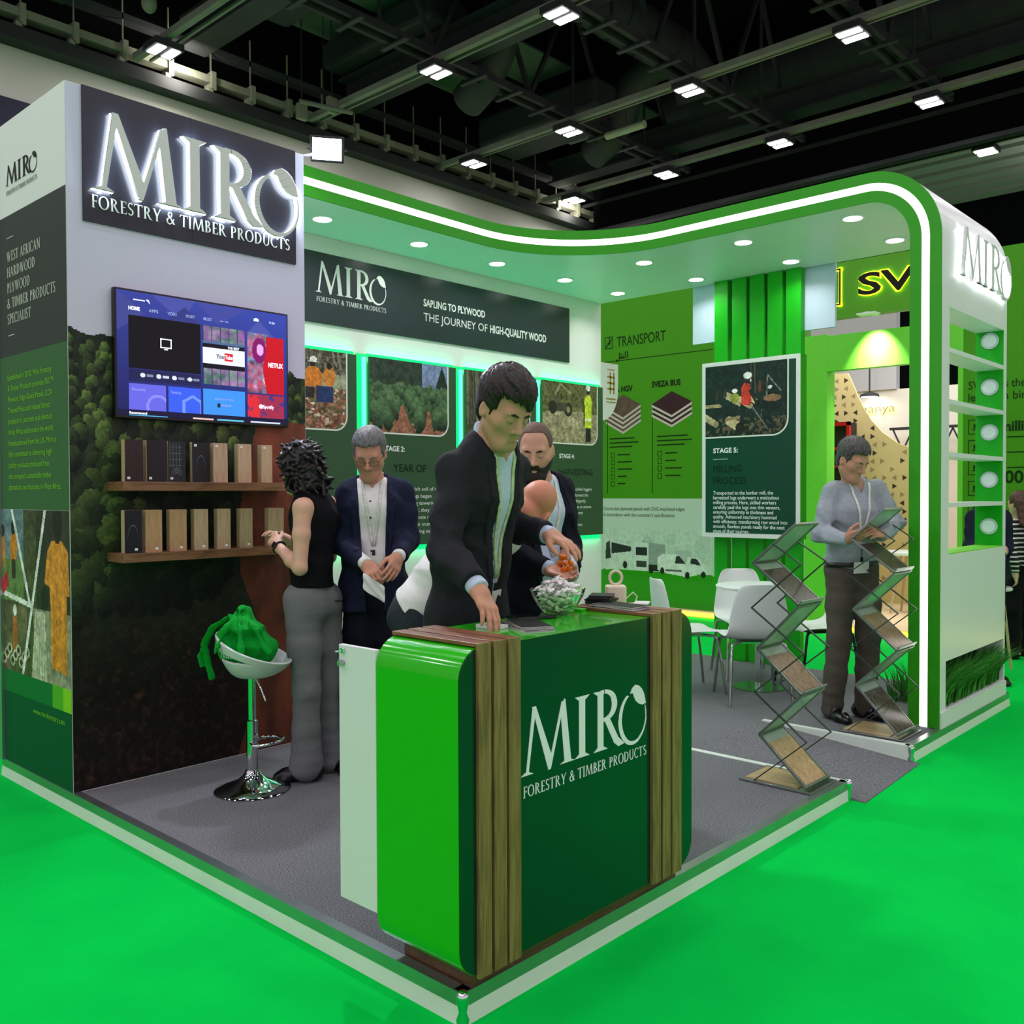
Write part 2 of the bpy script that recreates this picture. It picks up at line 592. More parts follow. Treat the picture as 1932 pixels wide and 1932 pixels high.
class Pic:
    """a little picture painted on a grid: x to the right, y up, in metres"""

    def __init__(self, w, h, res):
        self.w, self.h = w, h
        self.nx, self.ny = max(2, int(w / res)), max(2, int(h / res))
        xs = (np.arange(self.nx) + 0.5) / self.nx * w
        ys = (np.arange(self.ny) + 0.5) / self.ny * h
        self.X, self.Y = np.meshgrid(xs, ys)
        self.C = np.zeros((self.ny, self.nx, 3))

    def put(self, mask, col):
        col = np.asarray(col, float)
        if col.ndim == 1:
            self.C[mask] = col
        else:
            self.C[mask] = col[mask]

    def rect(self, x0, y0, x1, y1, col):
        self.put((self.X >= x0) & (self.X < x1) & (self.Y >= y0) & (self.Y < y1), col)

    def ell(self, cx, cy, rx, ry, col):
        self.put(((self.X - cx) / rx) ** 2 + ((self.Y - cy) / ry) ** 2 < 1, col)

    def line(self, x0, y0, x1, y1, w, col):
        dx, dy = x1 - x0, y1 - y0
        t = np.clip(((self.X - x0) * dx + (self.Y - y0) * dy) / (dx * dx + dy * dy + 1e-12), 0, 1)
        self.put(np.hypot(self.X - x0 - t * dx, self.Y - y0 - t * dy) < w / 2, col)

    def poly(self, pts, col):
        m = np.zeros(self.X.shape, bool)
        n = len(pts)
        for i in range(n):
            (x0, y0), (x1, y1) = pts[i], pts[(i + 1) % n]
            if y0 == y1:
                continue
            c = ((self.Y < y0) != (self.Y < y1)) & (self.X < (x1 - x0) * (self.Y - y0) / (y1 - y0) + x0)
            m ^= c
        self.put(m, col)

    def mesh(self, name, fr, m, parent, c=0.0, mask=None, grain=0.5):
        """links the picture; cells outside mask are left out; grain is the mottle of the printed photograph"""
        if grain:
            g = 0.5 * fbm(self.X * 28, self.Y * 28, 301) + 0.5 * fbm(self.X * 75, self.Y * 60, 302)
            self.C = self.C * (1 + grain * (g - 0.5) * 2)[..., None]
        nx, ny = self.nx, self.ny
        gx = np.linspace(0, self.w, nx + 1)
        gy = np.linspace(0, self.h, ny + 1)
        o, u, v, n = np.array(fr.o), np.array(fr.u), np.array(fr.v), np.array(fr.n)
        GX, GY = np.meshgrid(gx, gy)
        V = o + n * c + GX[..., None] * u + GY[..., None] * v
        idx = np.arange((nx + 1) * (ny + 1)).reshape(ny + 1, nx + 1)
        Q = np.stack([idx[:-1, :-1], idx[:-1, 1:], idx[1:, 1:], idx[1:, :-1]], -1).reshape(-1, 4)
        Cc = lin(np.clip(self.C, 0, 255)).reshape(-1, 3)
        if mask is not None:
            k = mask.reshape(-1)
            Q, Cc = Q[k], Cc[k]
        return grid_mesh(name, V.reshape(-1, 3), Q, Cc, m, parent)


def grid_mesh(name, V, Q, Cc, m, parent, smooth=None):
    me = bpy.data.meshes.new(name)
    me.vertices.add(len(V))
    me.vertices.foreach_set('co', np.ascontiguousarray(V, np.float32).ravel())
    me.loops.add(len(Q) * 4)
    me.loops.foreach_set('vertex_index', np.ascontiguousarray(Q, np.int32).ravel())
    me.polygons.add(len(Q))
    me.polygons.foreach_set('loop_start', np.arange(0, len(Q) * 4, 4, dtype=np.int32))
    me.polygons.foreach_set('loop_total', np.full(len(Q), 4, dtype=np.int32))
    me.update(calc_edges=True)
    if Cc is not None:
        at = me.color_attributes.new('Col', 'FLOAT_COLOR', 'CORNER')
        C4 = np.ones((len(Q), 4, 4), np.float32)
        C4[:, :, :3] = np.repeat(Cc[:, None, :], 4, 1)
        at.data.foreach_set('color', C4.ravel())
    me.materials.append(m)
    me.validate()
    o = bpy.data.objects.new(name, me)
    COL.objects.link(o)
    return finish(o, parent, smooth)


def solo(mb, name, m, label, cat, group=None, **k):
    """a thing that is one mesh, its origin at its own base"""
    vs = np.array(mb.v)
    c = Vector((float((vs[:, 0].min() + vs[:, 0].max()) / 2), float((vs[:, 1].min() + vs[:, 1].max()) / 2), float(vs[:, 2].min())))
    mb.v = [tuple(Vector(p) - c) for p in mb.v]
    o = mb.build(name, m, **k)
    o.location = c
    return tag(o, label, cat, group)


# ------------------------------------------------------------------ materials of the place
m_hall_carpet = mat('hall_carpet_green', (0, 200, 72), 0.95, var=0.06, vscale=3.0, bump=0.12, bscale=900, spec=0.05)
m_carpet = mat('booth_carpet_grey', (112, 113, 116), 0.95, var=0.7, vscale=190.0, bump=0.25, bscale=500, spec=0.05)
m_white = mat('white_laminate', (226, 230, 228), 0.35, var=0.01, vscale=2, spec=0.3)
m_white_matt = mat('white_board', (228, 230, 228), 0.6, var=0.01, vscale=2, spec=0.2)
m_hall_wall = mat('hall_wall_paint', (178, 176, 168), 0.9, var=0.02, vscale=0.6, spec=0.1)
m_black = mat('roof_black', (10, 13, 15), 0.9, var=0.2, vscale=1.0, spec=0.1)
m_steel_dark = mat('roof_steel', (50, 50, 54), 0.7, var=0.12, vscale=2.0, spec=0.3)
m_duct = mat('duct_dark', (56, 56, 60), 0.55, var=0.15, vscale=1.5, spec=0.3)
m_rail = mat('rail_grey', (130, 126, 122), 0.6, var=0.1, vscale=4, spec=0.3)
m_tray = mat('tray_grey', (135, 134, 122), 0.6, var=0.15, vscale=3, spec=0.3)
m_alu = mat('aluminium', (176, 184, 184), 0.28, 0.9, var=0.05, vscale=8, bump=0.03, bscale=60)
m_alu_lower = mat('aluminium_skirt', (222, 234, 222), 0.4, 0.1, var=0.03, vscale=4)
m_chrome = mat('chrome', (215, 220, 222), 0.06, 1.0)
m_green_fascia = mat('fascia_green', (46, 152, 14), 0.45, var=0.02, vscale=1.5, spec=0.35)
m_led_white = mat('led_diffuser_white', (255, 255, 255), 0.5, emit=1.6, ecol=(255, 246, 242))
m_lamp = mat('lamp_glow', (255, 255, 255), 0.5, emit=9.0, ecol=(255, 255, 250))
m_led_green = mat('led_tube_green', (120, 255, 200), 0.5, emit=1.3, ecol=(0, 255, 150))
m_wall_glow = mat('wall_glow_green', (0, 90, 50), 0.5, emit=0.8, ecol=(0, 240, 130))  # green tube light on the wall, put in as emissive colour
m_halo = mat('letter_backlight', (255, 255, 255), 0.5, emit=15.0, ecol=(232, 242, 255))
m_letter_grey = mat('letter_acrylic', (206, 210, 206), 0.45, spec=0.4)
m_print = mat('printed_picture', (255, 255, 255), 0.5, attr=True, spec=0.25)
m_screen = mat('screen_picture', (255, 255, 255), 0.3, attr=True, emit=0.55, spec=0.3)
m_sign_dark = mat('sign_charcoal', (25, 30, 41), 0.32, var=0.03, vscale=2, spec=0.5)
m_header_dark = mat('header_slate', (40, 52, 56), 0.3, var=0.03, vscale=2, spec=0.5)
m_text_white = mat('lettering_white', (236, 242, 240), 0.5, spec=0.2)
m_text_black = mat('lettering_black', (18, 28, 22), 0.5, spec=0.2)
m_text_dim = mat('lettering_dark_green', (14, 36, 24), 0.5, spec=0.2)
m_text_lime = mat('lettering_lime', (122, 196, 44), 0.5, spec=0.2)
m_black_plastic = mat('black_plastic', (12, 13, 14), 0.35, spec=0.5)

# ------------------------------------------------------------------ setting
FZ = -0.09
mb = MB()
mb.add([(-14, -14, FZ), (26, -14, FZ), (26, 14, FZ), (-14, 14, FZ)], [(0, 1, 2, 3)])
structure('floor', mb, m_hall_carpet)
mb = MB().box(-14, 17.0, 12.5, 12.7, FZ, 8.0)
structure('wall_rear', mb, m_hall_wall)
mb = MB().box(-14, 26, 13.2, 13.4, 7.0, 11.0)
structure('wall_upper', mb, m_black)
mb = MB().box(23, 23.2, -14, 14, FZ, 11.0)
structure('wall_far', mb, m_black)
mb = MB().box(-14, 26, -14, 14.0, 11.0, 11.1)
structure('ceiling', mb, m_black)

# platform, with the ramp recess between x 2.68 and 3.56
RX0, RX1, RD = 2.68, 3.54, 0.92
mb = MB()
t = 0.004
for (x0, x1, y0, y1) in ((0, RX0, 0, 3.6), (RX0, RX1, RD, 3.6), (RX1, 5.4, 0, 3.6)):
    mb.box(x0, x1, y0, y1, FZ, 0.0)
structure('platform', mb, m_carpet)
mb = MB()
mb.add([(RX0, -0.09, FZ + 0.004), (RX1, -0.05, FZ + 0.004), (RX1, RD, 0.0), (RX0, RD, 0.0), (RX0, -0.09, FZ), (RX1, -0.05, FZ), (RX1, RD, FZ), (RX0, RD, FZ)],
       [(0, 1, 2, 3), (4, 5, 1, 0), (7, 6, 5, 4), (5, 6, 2, 1), (7, 4, 0, 3), (6, 7, 3, 2)])
structure('ramp', mb, m_carpet)


def edge(name, a, b, inward, skirt=True):
    """an aluminium edge profile along the platform rim from a to b: a cap on the carpet and a two-tone skirt"""
    a, b = Vector((a[0], a[1], 0)), Vector((b[0], b[1], 0))
    d = (b - a).normalized()
    fr = Fr(a, d, (0, 0, 1))       # normal = d x z
    if fr.n.dot(Vector((inward[0], inward[1], 0))) > 0:
        fr = Fr(b, -d, (0, 0, 1))
    L = (b - a).length
    mb = MB()
    mb.prism([(0, 0), (L, 0), (L, 0.004), (0, 0.004)], fr, -0.035, 0.006)
    if skirt:
        mb.prism([(0, 0.0), (L, 0.0), (L, -0.038), (0, -0.038)], fr, 0.0, 0.006)
    o = structure(name, mb, m_alu if skirt else m_alu_lower, smooth=30)
    if skirt:
        mb = MB()
        P = [fr(0, -0.038, 0.006), fr(L, -0.038, 0.006), fr(L, FZ, 0.012), fr(0, FZ, 0.012), fr(0, -0.038, 0.0), fr(L, -0.038, 0.0), fr(L, FZ, 0.0), fr(0, FZ, 0.0)]
        mb.add(P, [(3, 2, 1, 0), (4, 5, 6, 7), (0, 1, 5, 4), (2, 3, 7, 6), (1, 2, 6, 5), (3, 0, 4, 7)])
        q = mb.build('skirt', m_alu_lower, o)
    return o


edge('trim_1', (0, 3.6), (0, 0), (1, 0))
edge('trim_2', (0, 0), (RX0, 0), (0, 1))
edge('trim_3', (RX1, 0), (5.46, 0), (0, 1))
edge('trim_4', (RX0, RD), (RX0, 0), (-1, 0), False)
o = edge('trim_5', (RX1, RD), (RX1, 0), (1, 0), False)
mb = MB()   # the wedge of platform side seen beside the ramp
mb.prism([(0, 0), (RD, 0), (RD, FZ)], Fr((RX1 - 0.004, RD, 0), (0, -1, 0), (0, 0, 1)), -0.003, 0.003)
mb.build('skirt', m_alu_lower, o)
for i, (x, y) in enumerate(((0, 0), (RX0, 0), (RX1, 0))):
    mb = MB()
    mb.lathe([(0.016, FZ), (0.02, FZ + 0.02), (0.012, FZ + 0.04), (0.018, -0.02), (0.02, 0.0), (0.012, 0.012), (0.0, 0.014)], (x - 0.004, y - 0.004, 0), 16)
    structure('trim_%d' % (6 + i), mb, m_chrome, smooth=50)

mb = MB().box(1.35, 5.4, 3.6, 3.72, 0, 3.27)
structure('wall_back', mb, m_white_matt)

# ------------------------------------------------------------------ canopy: roof, inner fascia, arched leg with niche
canopy = thing('canopy', 'white and green arched booth canopy curving down into a shelf pillar at right', 'canopy', (4.7, 0.1, 0))
ZT, ZB = 3.456, 3.27
XL, XR, YF, TH = 4.05, 5.4, 0.01, 0.186
# inner edge in plan: from the tower, straight, curving towards the viewer, then along x = XL
plan = [(1.35, 2.93), (1.9, 2.935), (2.5, 2.94)]
cx, cy, R = 3.08, 1.97, 0.97
plan += [(cx + R * math.cos(math.radians(90 - 90 * i / 24)), cy + R * math.sin(math.radians(90 - 90 * i / 24))) for i in range(25)]
ro, ri = 0.46, 0.46 - TH
yc, zc = YF + ro, ZT - ro
top = [Vector((x, y, ZT)) for x, y in plan] + [Vector((XL, y, ZT)) for y in (1.6, 1.2, 0.8)]
bot = [Vector((x, y, ZB)) for x, y in plan] + [Vector((XL, y, ZB)) for y in (1.6, 1.2, 0.8)]
for i in range(17):
    a = math.radians(90 * i / 16)
    top.append(Vector((XL, yc - ro * math.sin(a), zc + ro * math.cos(a))))
    bot.append(Vector((XL, yc - ri * math.sin(a), zc + ri * math.cos(a))))
top.append(Vector((XL, YF, 0.004)))
bot.append(Vector((XL, YF + TH, 0.004)))


def ribbon(f0, f1, off):
    """strip of the fascia between fractions f0 and f1 of its height, standing off by off"""
    mb = MB()
    n = len(top)
    pts = []
    for i in range(n):
        d = top[min(i + 1, n - 1)] - top[max(i - 1, 0)]
        w = bot[i] - top[i]
        nn = d.cross(w).normalized()
        if nn.dot(Vector((-1, -1, 0))) < 0:
            nn = -nn
        p, q = top[i].lerp(bot[i], f0), top[i].lerp(bot[i], f1)
        pts.append((p, q, q + nn * off, p + nn * off))
    vs = [v for r in pts for v in r]
    fs = []
    for i in range(n - 1):
        for k in range(4):
            fs.append((4 * i + k, 4 * i + (k + 1) % 4, 4 * i + 4 + (k + 1) % 4, 4 * i + 4 + k))
    fs += [(3, 2, 1, 0), (4 * n - 4, 4 * n - 3, 4 * n - 2, 4 * n - 1)]
    return mb.add(vs, fs)


ribbon(0.0, 0.37, 0.012).build('fascia', m_green_fascia, canopy, smooth=35)
ribbon(0.37, 0.63, 0.006).build('led_strip', m_led_white, canopy, smooth=35)
ribbon(0.63, 1.0, 0.012).build('fascia', m_green_fascia, canopy, smooth=35)
# roof slab: soffit and top, then the curved shell down to the leg
mb = MB()
outl = [(p[0], p[1]) for p in plan] + [(XL, 1.6), (XL, 1.0), (XL, yc), (XR, yc), (XR, 3.6), (1.35, 3.6)]
mb.prism(outl, Fr((0, 0, 0), (1, 0, 0), (0, 1, 0)), ZB, ZT)
for i in range(16):
    a0, a1 = math.radians(90 * i / 16), math.radians(90 * (i + 1) / 16)
    q = []
    for x in (XL, XR):
        q += [(x, yc - ro * math.sin(a0), zc + ro * math.cos(a0)), (x, yc - ro * math.sin(a1), zc + ro * math.cos(a1)),
              (x, yc - ri * math.sin(a1), zc + ri * math.cos(a1)), (x, yc - ri * math.sin(a0), zc + ri * math.cos(a0))]
    mb.add(q, [(3, 2, 1, 0), (4, 5, 6, 7), (0, 1, 5, 4), (2, 3, 7, 6)])
NX0, NX1, NZ0, NZ1 = 4.19, 5.342, 1.055, 2.575
PX0, PX1, PZ0, PZ1 = 4.155, 5.37, 0.105, 0.40
for (x0, x1, z0, z1) in ((XL, NX0, NZ0, NZ1), (NX1, XR, NZ0, NZ1), (XL, XR, NZ1, zc), (XL, XR, PZ1, NZ0), (XL, PX0, 0, PZ1), (PX1, XR, 0, PZ1), (PX0, PX1, 0, PZ0)):
    mb.box(x0, x1, YF, YF + TH, z0, z1)
mb.build('shell', m_white, canopy, smooth=30)
m_green_niche = mat('niche_green', (14, 165, 22), 0.4, var=0.02, spec=0.3)
m_lime_niche = mat('niche_lime', (120, 215, 60), 0.4, var=0.02, spec=0.3)
mb = MB()
mb.box(NX1 - 0.006, NX1, YF + 0.004, YF + TH - 0.002, NZ0, NZ1)
mb.build('niche_lining', m_green_niche, canopy)
mb = MB().box(NX0, NX1 - 0.006, YF + 0.004, YF + TH - 0.002, NZ0, NZ0 + 0.006)
mb.build('niche_base', m_lime_niche, canopy)
for z in (2.315, 1.998, 1.672, 1.36):
    MB().box(NX0, NX1 - 0.006, YF + 0.002, YF + TH - 0.002, z - 0.014, z + 0.014).build('shelf', m_white, canopy)
MB().box(PX0, PX1, YF + TH - 0.01, YF + TH - 0.004, PZ0, PZ1).build('planter_back', mat('planter_dark', (14, 40, 16), 0.8), canopy)
mb = MB().box(XL, XR, YF - 0.012, YF, 0.0, 0.1)
mb.build('kick_panel', m_white, canopy)
# halo lit logo on the front of the leg
fr = front(4.31, YF, 2.79)
for k in LOGO:
    mb = MB()
    logo_piece(mb, k, fr, 0, 0, 0.30, 1.07, 0.014, 0.034)
    o = mb.build('letter' if k != 'leaf' else 'leaf_emblem', m_letter_grey, canopy)
    mb = MB()
    logo_piece(mb, k, fr, 0, 0, 0.30, 1.07, 0.004, 0.013)
    mb.build('backlight', mat('pillar_backlight_' + k, (255, 255, 255), 0.5, emit=14.0, ecol=(248, 248, 255)), o)

# round lights set in the green niche wall
m_disc = mat('frosted_disc', (206, 222, 222), 0.4, emit=0.12, spec=0.4)
m_disc_rim = mat('disc_rim', (196, 208, 214), 0.35, spec=0.4)
names = ['topmost', 'second from the top', 'middle', 'second from the bottom', 'lowest']
for i, z in enumerate((2.51, 2.183, 1.863, 1.527, 1.195)):
    t_ = thing('wall_light', 'round white puck light on the green niche wall, %s of the five' % names[i], 'light', (NX1 - 0.006, 0.1, z), 'puck lights in the shelf pillar')
    fr = side(NX1 - 0.006, 0.1, z)
    ring = [(0.058 * math.cos(2 * PI * k / 32), 0.058 * math.sin(2 * PI * k / 32)) for k in range(32)]
    MB().prism(ring, fr, 0, 0.010).build('rim', m_disc_rim, t_, smooth=40, bevel=0.002)
    MB().prism([(a * 0.74, b * 0.74) for a, b in ring], fr, 0.010, 0.014).build('diffuser', m_disc, t_, smooth=40)

# soffit downlights
spots = [(1.885, 3.24), (2.74, 3.24), (3.553, 3.226), (4.367, 3.2), (5.11, 3.185), (4.331, 2.36), (5.123, 2.37), (4.331, 1.49), (5.1, 1.495), (4.292, 0.66), (5.037, 0.66)]
where = ['leftmost, nearest the tower', 'second from the tower', 'third from the tower', 'fourth from the tower', 'in the far right corner',
         'third in left row of right arm', 'third in right row of right arm', 'second in left row of right arm', 'second in right row of right arm',
         'in left row of right arm, by the arch', 'in right row of right arm, by the arch']
for (x, y), wh in zip(spots, where):
    t_ = thing('downlight', 'round downlight in the canopy soffit, ' + wh, 'light', (x, y, ZB), 'downlights in the canopy')
    MB().lathe([(0.062, -0.008), (0.078, -0.006), (0.08, 0.0)], (x, y, ZB), 28).build('rim', m_white, t_, smooth=50)
    MB().lathe([(0.06, -0.0095), (0.06, -0.007)], (x, y, ZB), 28).build('diffuser', m_lamp, t_)
    area_light('downlight_glow', (x, y, ZB - 0.012), 0.1, 2.2, (1.0, 0.99, 0.95), spread=2.4)

# ------------------------------------------------------------------ display tower
TX0, TX1, TY, TZ = 0.0, 1.35, 2.683, 3.412
tower = thing('display_tower', 'tall white tower with lit dark sign above a forest mural, left end of the booth', 'tower', (0.67, 3.1, 0))
MB().box(TX0, TX1, TY, 3.6, 0, TZ).build('carcass', m_white_matt, tower)
F = front(0, TY, 0)
o_sign = MB().rect(F, 0.077, 2.764, 1.286, 3.413, 0.001, 0.012).build('sign_panel', m_sign_dark, tower)
MB().rect(F, 0.64, 2.764, 0.643, 3.413, 0.012, 0.0126).build('joint', m_black_plastic, o_sign)
fr = front(0.115, TY, 2.918)
for k in LOGO:
    mb = MB()
    logo_piece(mb, k, fr, 0, 0, 0.375, 1.165, 0.038, 0.056)
    o = mb.build('letter' if k != 'leaf' else 'leaf_emblem', m_letter_grey, tower, bevel=0.002)
    mb = MB()
    logo_piece(mb, k, fr, 0, 0, 0.375, 1.165, 0.02, 0.037)
    mb.build('backlight', m_halo, o)
mb = MB()
serif(mb, F, TAG, 0.112, 2.834, 0.062, 1.13, 0.0125, 0.018)
mb.build('tagline_lettering', m_text_white, tower)

# forest mural
P = Pic(1.346, 3.404, 0.0062)
X, Y = P.X, P.Y
sky = np.stack([206 - 8 * (Y - 2.0) + 8 * X, 200 + 6 * X + 0 * Y, 220 + 12 * X + 0 * Y], -1)
P.C[:] = sky
hz = 2.24 - 0.10 * X + 0.05 * (fbm(X * 9, X * 0, 3) - 0.5)
n1 = fbm(X * 30, Y * 30, 5)
n2 = fbm(X * 70, Y * 70, 8)
dark = np.stack([22 + 26 * n1, 30 + 28 * n1, 24 + 16 * n1], -1)
P.put(Y < hz, dark)
rr = random.Random(3)
crowns = []
for i in range(520):
    y = rr.uniform(0.9, 2.2)
    crowns.append((y, rr.uniform(-0.05, 1.4)))
crowns.sort(reverse=True)
for y, x in crowns:
    d = (2.25 - y) / 1.4
    rx = 0.022 + 0.055 * d * rr.uniform(0.6, 1.2)
    ry = rx * rr.uniform(1.1, 1.9)
    if y + ry > 2.27 - 0.10 * x:
        continue
    if x > 0.95 + (2.0 - y) * -0.15 and y < 1.75:
        continue
    bright = 1.55 * rr.uniform(0.25, 1.0) * (1.0 - 0.55 * d) * (1.0 if x < 0.35 or y > 1.7 else 0.45)
    q = ((X - x) / rx) ** 2 + ((Y - y) / ry) ** 2 + 0.9 * (n2 - 0.5)
    m_ = q < 1
    lit = np.clip(0.55 + 0.6 * (Y - y) / ry - 0.35 * (X - x) / rx + 0.7 * (n2 - 0.5), 0.05, 1.3)
    P.put(m_, np.stack([14 + 70 * bright * lit, 22 + 84 * bright * lit, 20 + 34 * bright * lit], -1))
low = np.clip((0.95 - Y) / 0.5, 0, 1)
spk = fbm(X * 45, Y * 45, 21)
spk2 = fbm(X * 12, Y * 12, 31)
under = 1.35 * np.stack([12 + 70 * np.clip(spk - 0.45, 0, 1) * 1.6 * spk2 + 8 * spk2, 13 + 55 * np.clip(spk - 0.48, 0, 1) * 1.6 * spk2, 12 + 38 * np.clip(spk - 0.5, 0, 1) * 1.5 * spk2], -1)
mix = np.clip(low + 0.6 * (spk2 - 0.5), 0, 1)[..., None]
P.C[:] = np.where((Y < 1.3)[..., None], P.C * (1 - mix) + under * mix, P.C)
# the red earth bank down the right side
soil = X > (0.98 + 0.07 * np.sin(Y * 4.0) + 0.1 * (fbm(X * 5, Y * 5, 40) - 0.5) - 0.10 * np.clip(0.8 - Y, 0, 1))
soil &= (Y < 1.86 - 0.05 * (X - 1.0))
sn = fbm(X * 10, Y * 4, 50)
sc = 1.2 * np.stack([46 + 74 * sn + 30 * np.clip(Y - 1.2, 0, 1), 26 + 36 * sn + 18 * np.clip(Y - 1.2, 0, 1), 18 + 24 * sn + 18 * np.clip(Y - 1.2, 0, 1)], -1)
P.put(soil, sc)
P.mesh('mural', Fr((0.002, TY, 0.004), (1, 0, 0), (0, 0, 1)), m_print, tower, 0.0015, None, 0)

# side of the tower: printed banner
S = side(0, 3.6, 0)          # a runs from the far edge (left) to the near corner (right), 0.917 long
m_side_dark = mat('banner_charcoal', (52, 58, 56), 0.5, var=0.02, spec=0.25)
m_side_green = mat('banner_green', (56, 100, 58), 0.5, var=0.02, spec=0.25)
m_side_deep = mat('banner_deep_green', (8, 78, 48), 0.5, var=0.03, spec=0.25)
m_side_mid = mat('banner_mid_green', (18, 112, 52), 0.5, spec=0.25)
m_lime_a = mat('banner_lime', (84, 176, 38), 0.5, spec=0.25)
m_lime_b = mat('banner_yellow_lime', (140, 206, 36), 0.5, spec=0.25)
MB().rect(S, 0.0, 2.177, 0.917, 2.918, 0.0005, 0.0015).build('banner_field', m_side_dark, tower)
MB().rect(S, 0.0, 1.366, 0.917, 2.177, 0.0005, 0.0015).build('banner_field', m_side_green, tower)
MB().rect(S, 0.0, 0.0, 0.917, 0.385, 0.0005, 0.0015).build('banner_field', m_side_deep, tower)
o = MB().rect(S, 0.0, 0.385, 0.917, 0.50, 0.0005, 0.0018).build('banner_field', m_side_mid, tower)
MB().rect(S, 0.69, 0.385, 0.82, 0.50, 0.0018, 0.0024).build('lime_block', m_lime_a, o)
MB().rect(S, 0.82, 0.385, 0.917, 0.50, 0.0018, 0.0024).build('lime_block', m_lime_b, o)
logo_flat(S, 0.16, 3.075, 0.10, 0.42, m_text_black, tower, 0.003, (0.05, 0.022), mat('lettering_grey', (150, 152, 150), 0.5))
mb = MB()
for i, (s, w) in enumerate((('WEST AFRICAN', 0.45), ('HARDWOOD', 0.38), ('PLYWOOD', 0.31), ('& TIMBER PRODUCTS', 0.63), ('SPECIALIST', 0.32))):
    serif(mb, S, s, 0.16, 2.675 - i * 0.082, 0.052, w, 0.002, 0.003)
mb.rect(S, 0.165, 2.798, 0.255, 2.802, 0.002, 0.003)
mb.rect(S, 0.165, 2.284, 0.255, 2.288, 0.002, 0.003)
mb.build('heading_lettering', mat('lettering_pale', (208, 208, 198), 0.5), tower)
mb = MB()
lines = ['Established in 2010, Miro Forestry', '& Timber Products provides FSC\u2122', 'Plywood, Edge Glued Panels, CCA', 'Treated Poles and related forest', 'products to partners and clients in', 'West Africa and around the world.',
         'Headquartered from the UK, Miro is', 'fully committed to delivering high', 'quality products produced from', "the company's sustainable timber", 'plantations and factories in West Africa.']
para(mb, S, lines, 0.15, 2.05, 0.031, 0.058, 0.68, 0.0, 0.003)
mb.build('body_lettering', m_text_lime, tower)
mb = MB()
text(mb, S, 'www.miroforestry.com', 0.44, 0.318, 0.03, 0.40, 0.0, 0.003)
mb.build('web_address_lettering', m_text_lime, tower)
# photo collage
P = Pic(0.91, 0.864, 0.006)
X, Y = P.X, P.Y
n1, n2 = fbm(X * 30, Y * 30, 61), fbm(X * 9, Y * 9, 62)
P.C[:] = np.stack([40 + 60 * n1, 46 + 56 * n1, 34 + 30 * n1], -1)
P.put(X > 0.5, np.stack([34 + 30 * n2, 36 + 26 * n2, 32 + 18 * n2], -1))
P.put((X > 0.45) & (Y < 0.36), np.stack([120 + 50 * n1, 122 + 40 * n1, 100 + 40 * n1], -1))
P.put((X < 0.33) & (Y > 0.55), np.stack([86 + 40 * n2, 110 + 36 * n2, 124 + 30 * n2], -1))
P.put((X < 0.33) & (Y > 0.38) & (Y < 0.6), np.stack([84 + 40 * n1, 112 + 40 * n1, 60 + 30 * n1], -1))
P.put((X < 0.36) & (Y < 0.36), np.stack([60 + 70 * n2, 60 + 60 * n2, 46 + 40 * n2], -1))
P.ell(0.19, 0.66, 0.05, 0.09, (206, 128, 46)); P.ell(0.19, 0.77, 0.03, 0.04, (40, 30, 26)); P.rect(0.165, 0.5, 0.215, 0.6, (60, 50, 40))
P.ell(0.04, 0.64, 0.03, 0.1, (206, 128, 46)); P.ell(0.04, 0.75, 0.025, 0.035, (40, 30, 26))
P.ell(0.2, 0.2, 0.035, 0.12, (180, 104, 50)); P.ell(0.2, 0.33, 0.024, 0.03, (235, 235, 230))
for k in range(9):
    P.ell(0.04 + 0.04 * k, 0.06 + 0.03 * (k % 3), 0.035, 0.03, (190, 186, 160)); P.ell(0.04 + 0.04 * k, 0.06 + 0.03 * (k % 3), 0.02, 0.016, (60, 54, 44))
P.poly([(0.42, 0.0), (0.48, 0.35), (0.6, 0.35), (0.62, 0.0)], (196, 196, 170))
for k in range(5):
    P.line(0.45 + 0.035 * k, 0.0, 0.50 + 0.02 * k, 0.34, 0.006, (150, 150, 130))
P.poly([(0.6, 0.5), (0.64, 0.66), (0.7, 0.715), (0.82, 0.715), (0.89, 0.66), (0.905, 0.45), (0.87, 0.45), (0.87, 0.06), (0.68, 0.08), (0.67, 0.48)], (222, 142, 52))
P.put((np.abs(X - 0.77) < 0.09) & (Y < 0.45) & (np.sin(X * 90) > 0.6) & (Y > 0.09), (206, 126, 42))
P.ell(0.765, 0.80, 0.06, 0.085, (34, 26, 22)); P.rect(0.74, 0.70, 0.79, 0.75, (34, 26, 22))
P.ell(0.60, 0.42, 0.05, 0.06, (32, 30, 26))
for a, b, c_, d in ((0.17, 0.87, 0.40, 0.39), (0.62, 0.87, 0.30, 0.0), (0.0, 0.42, 0.42, 0.37)):
    P.line(a, b, c_, d, 0.028, (232, 234, 228))
P.poly([(0.0, 0.46), (0.10, 0.54), (0.12, 0.46), (0.03, 0.40)], (190, 40, 60))
P.mesh('collage', Fr((0, 3.595, 0.50), (0, -1, 0), (0, 0, 1)), m_print, tower, 0.002)
MB().box(-0.02, 0.0, 3.56, 3.6, 0, 3.36).build('corner_post', m_alu, tower, bevel=0.002)

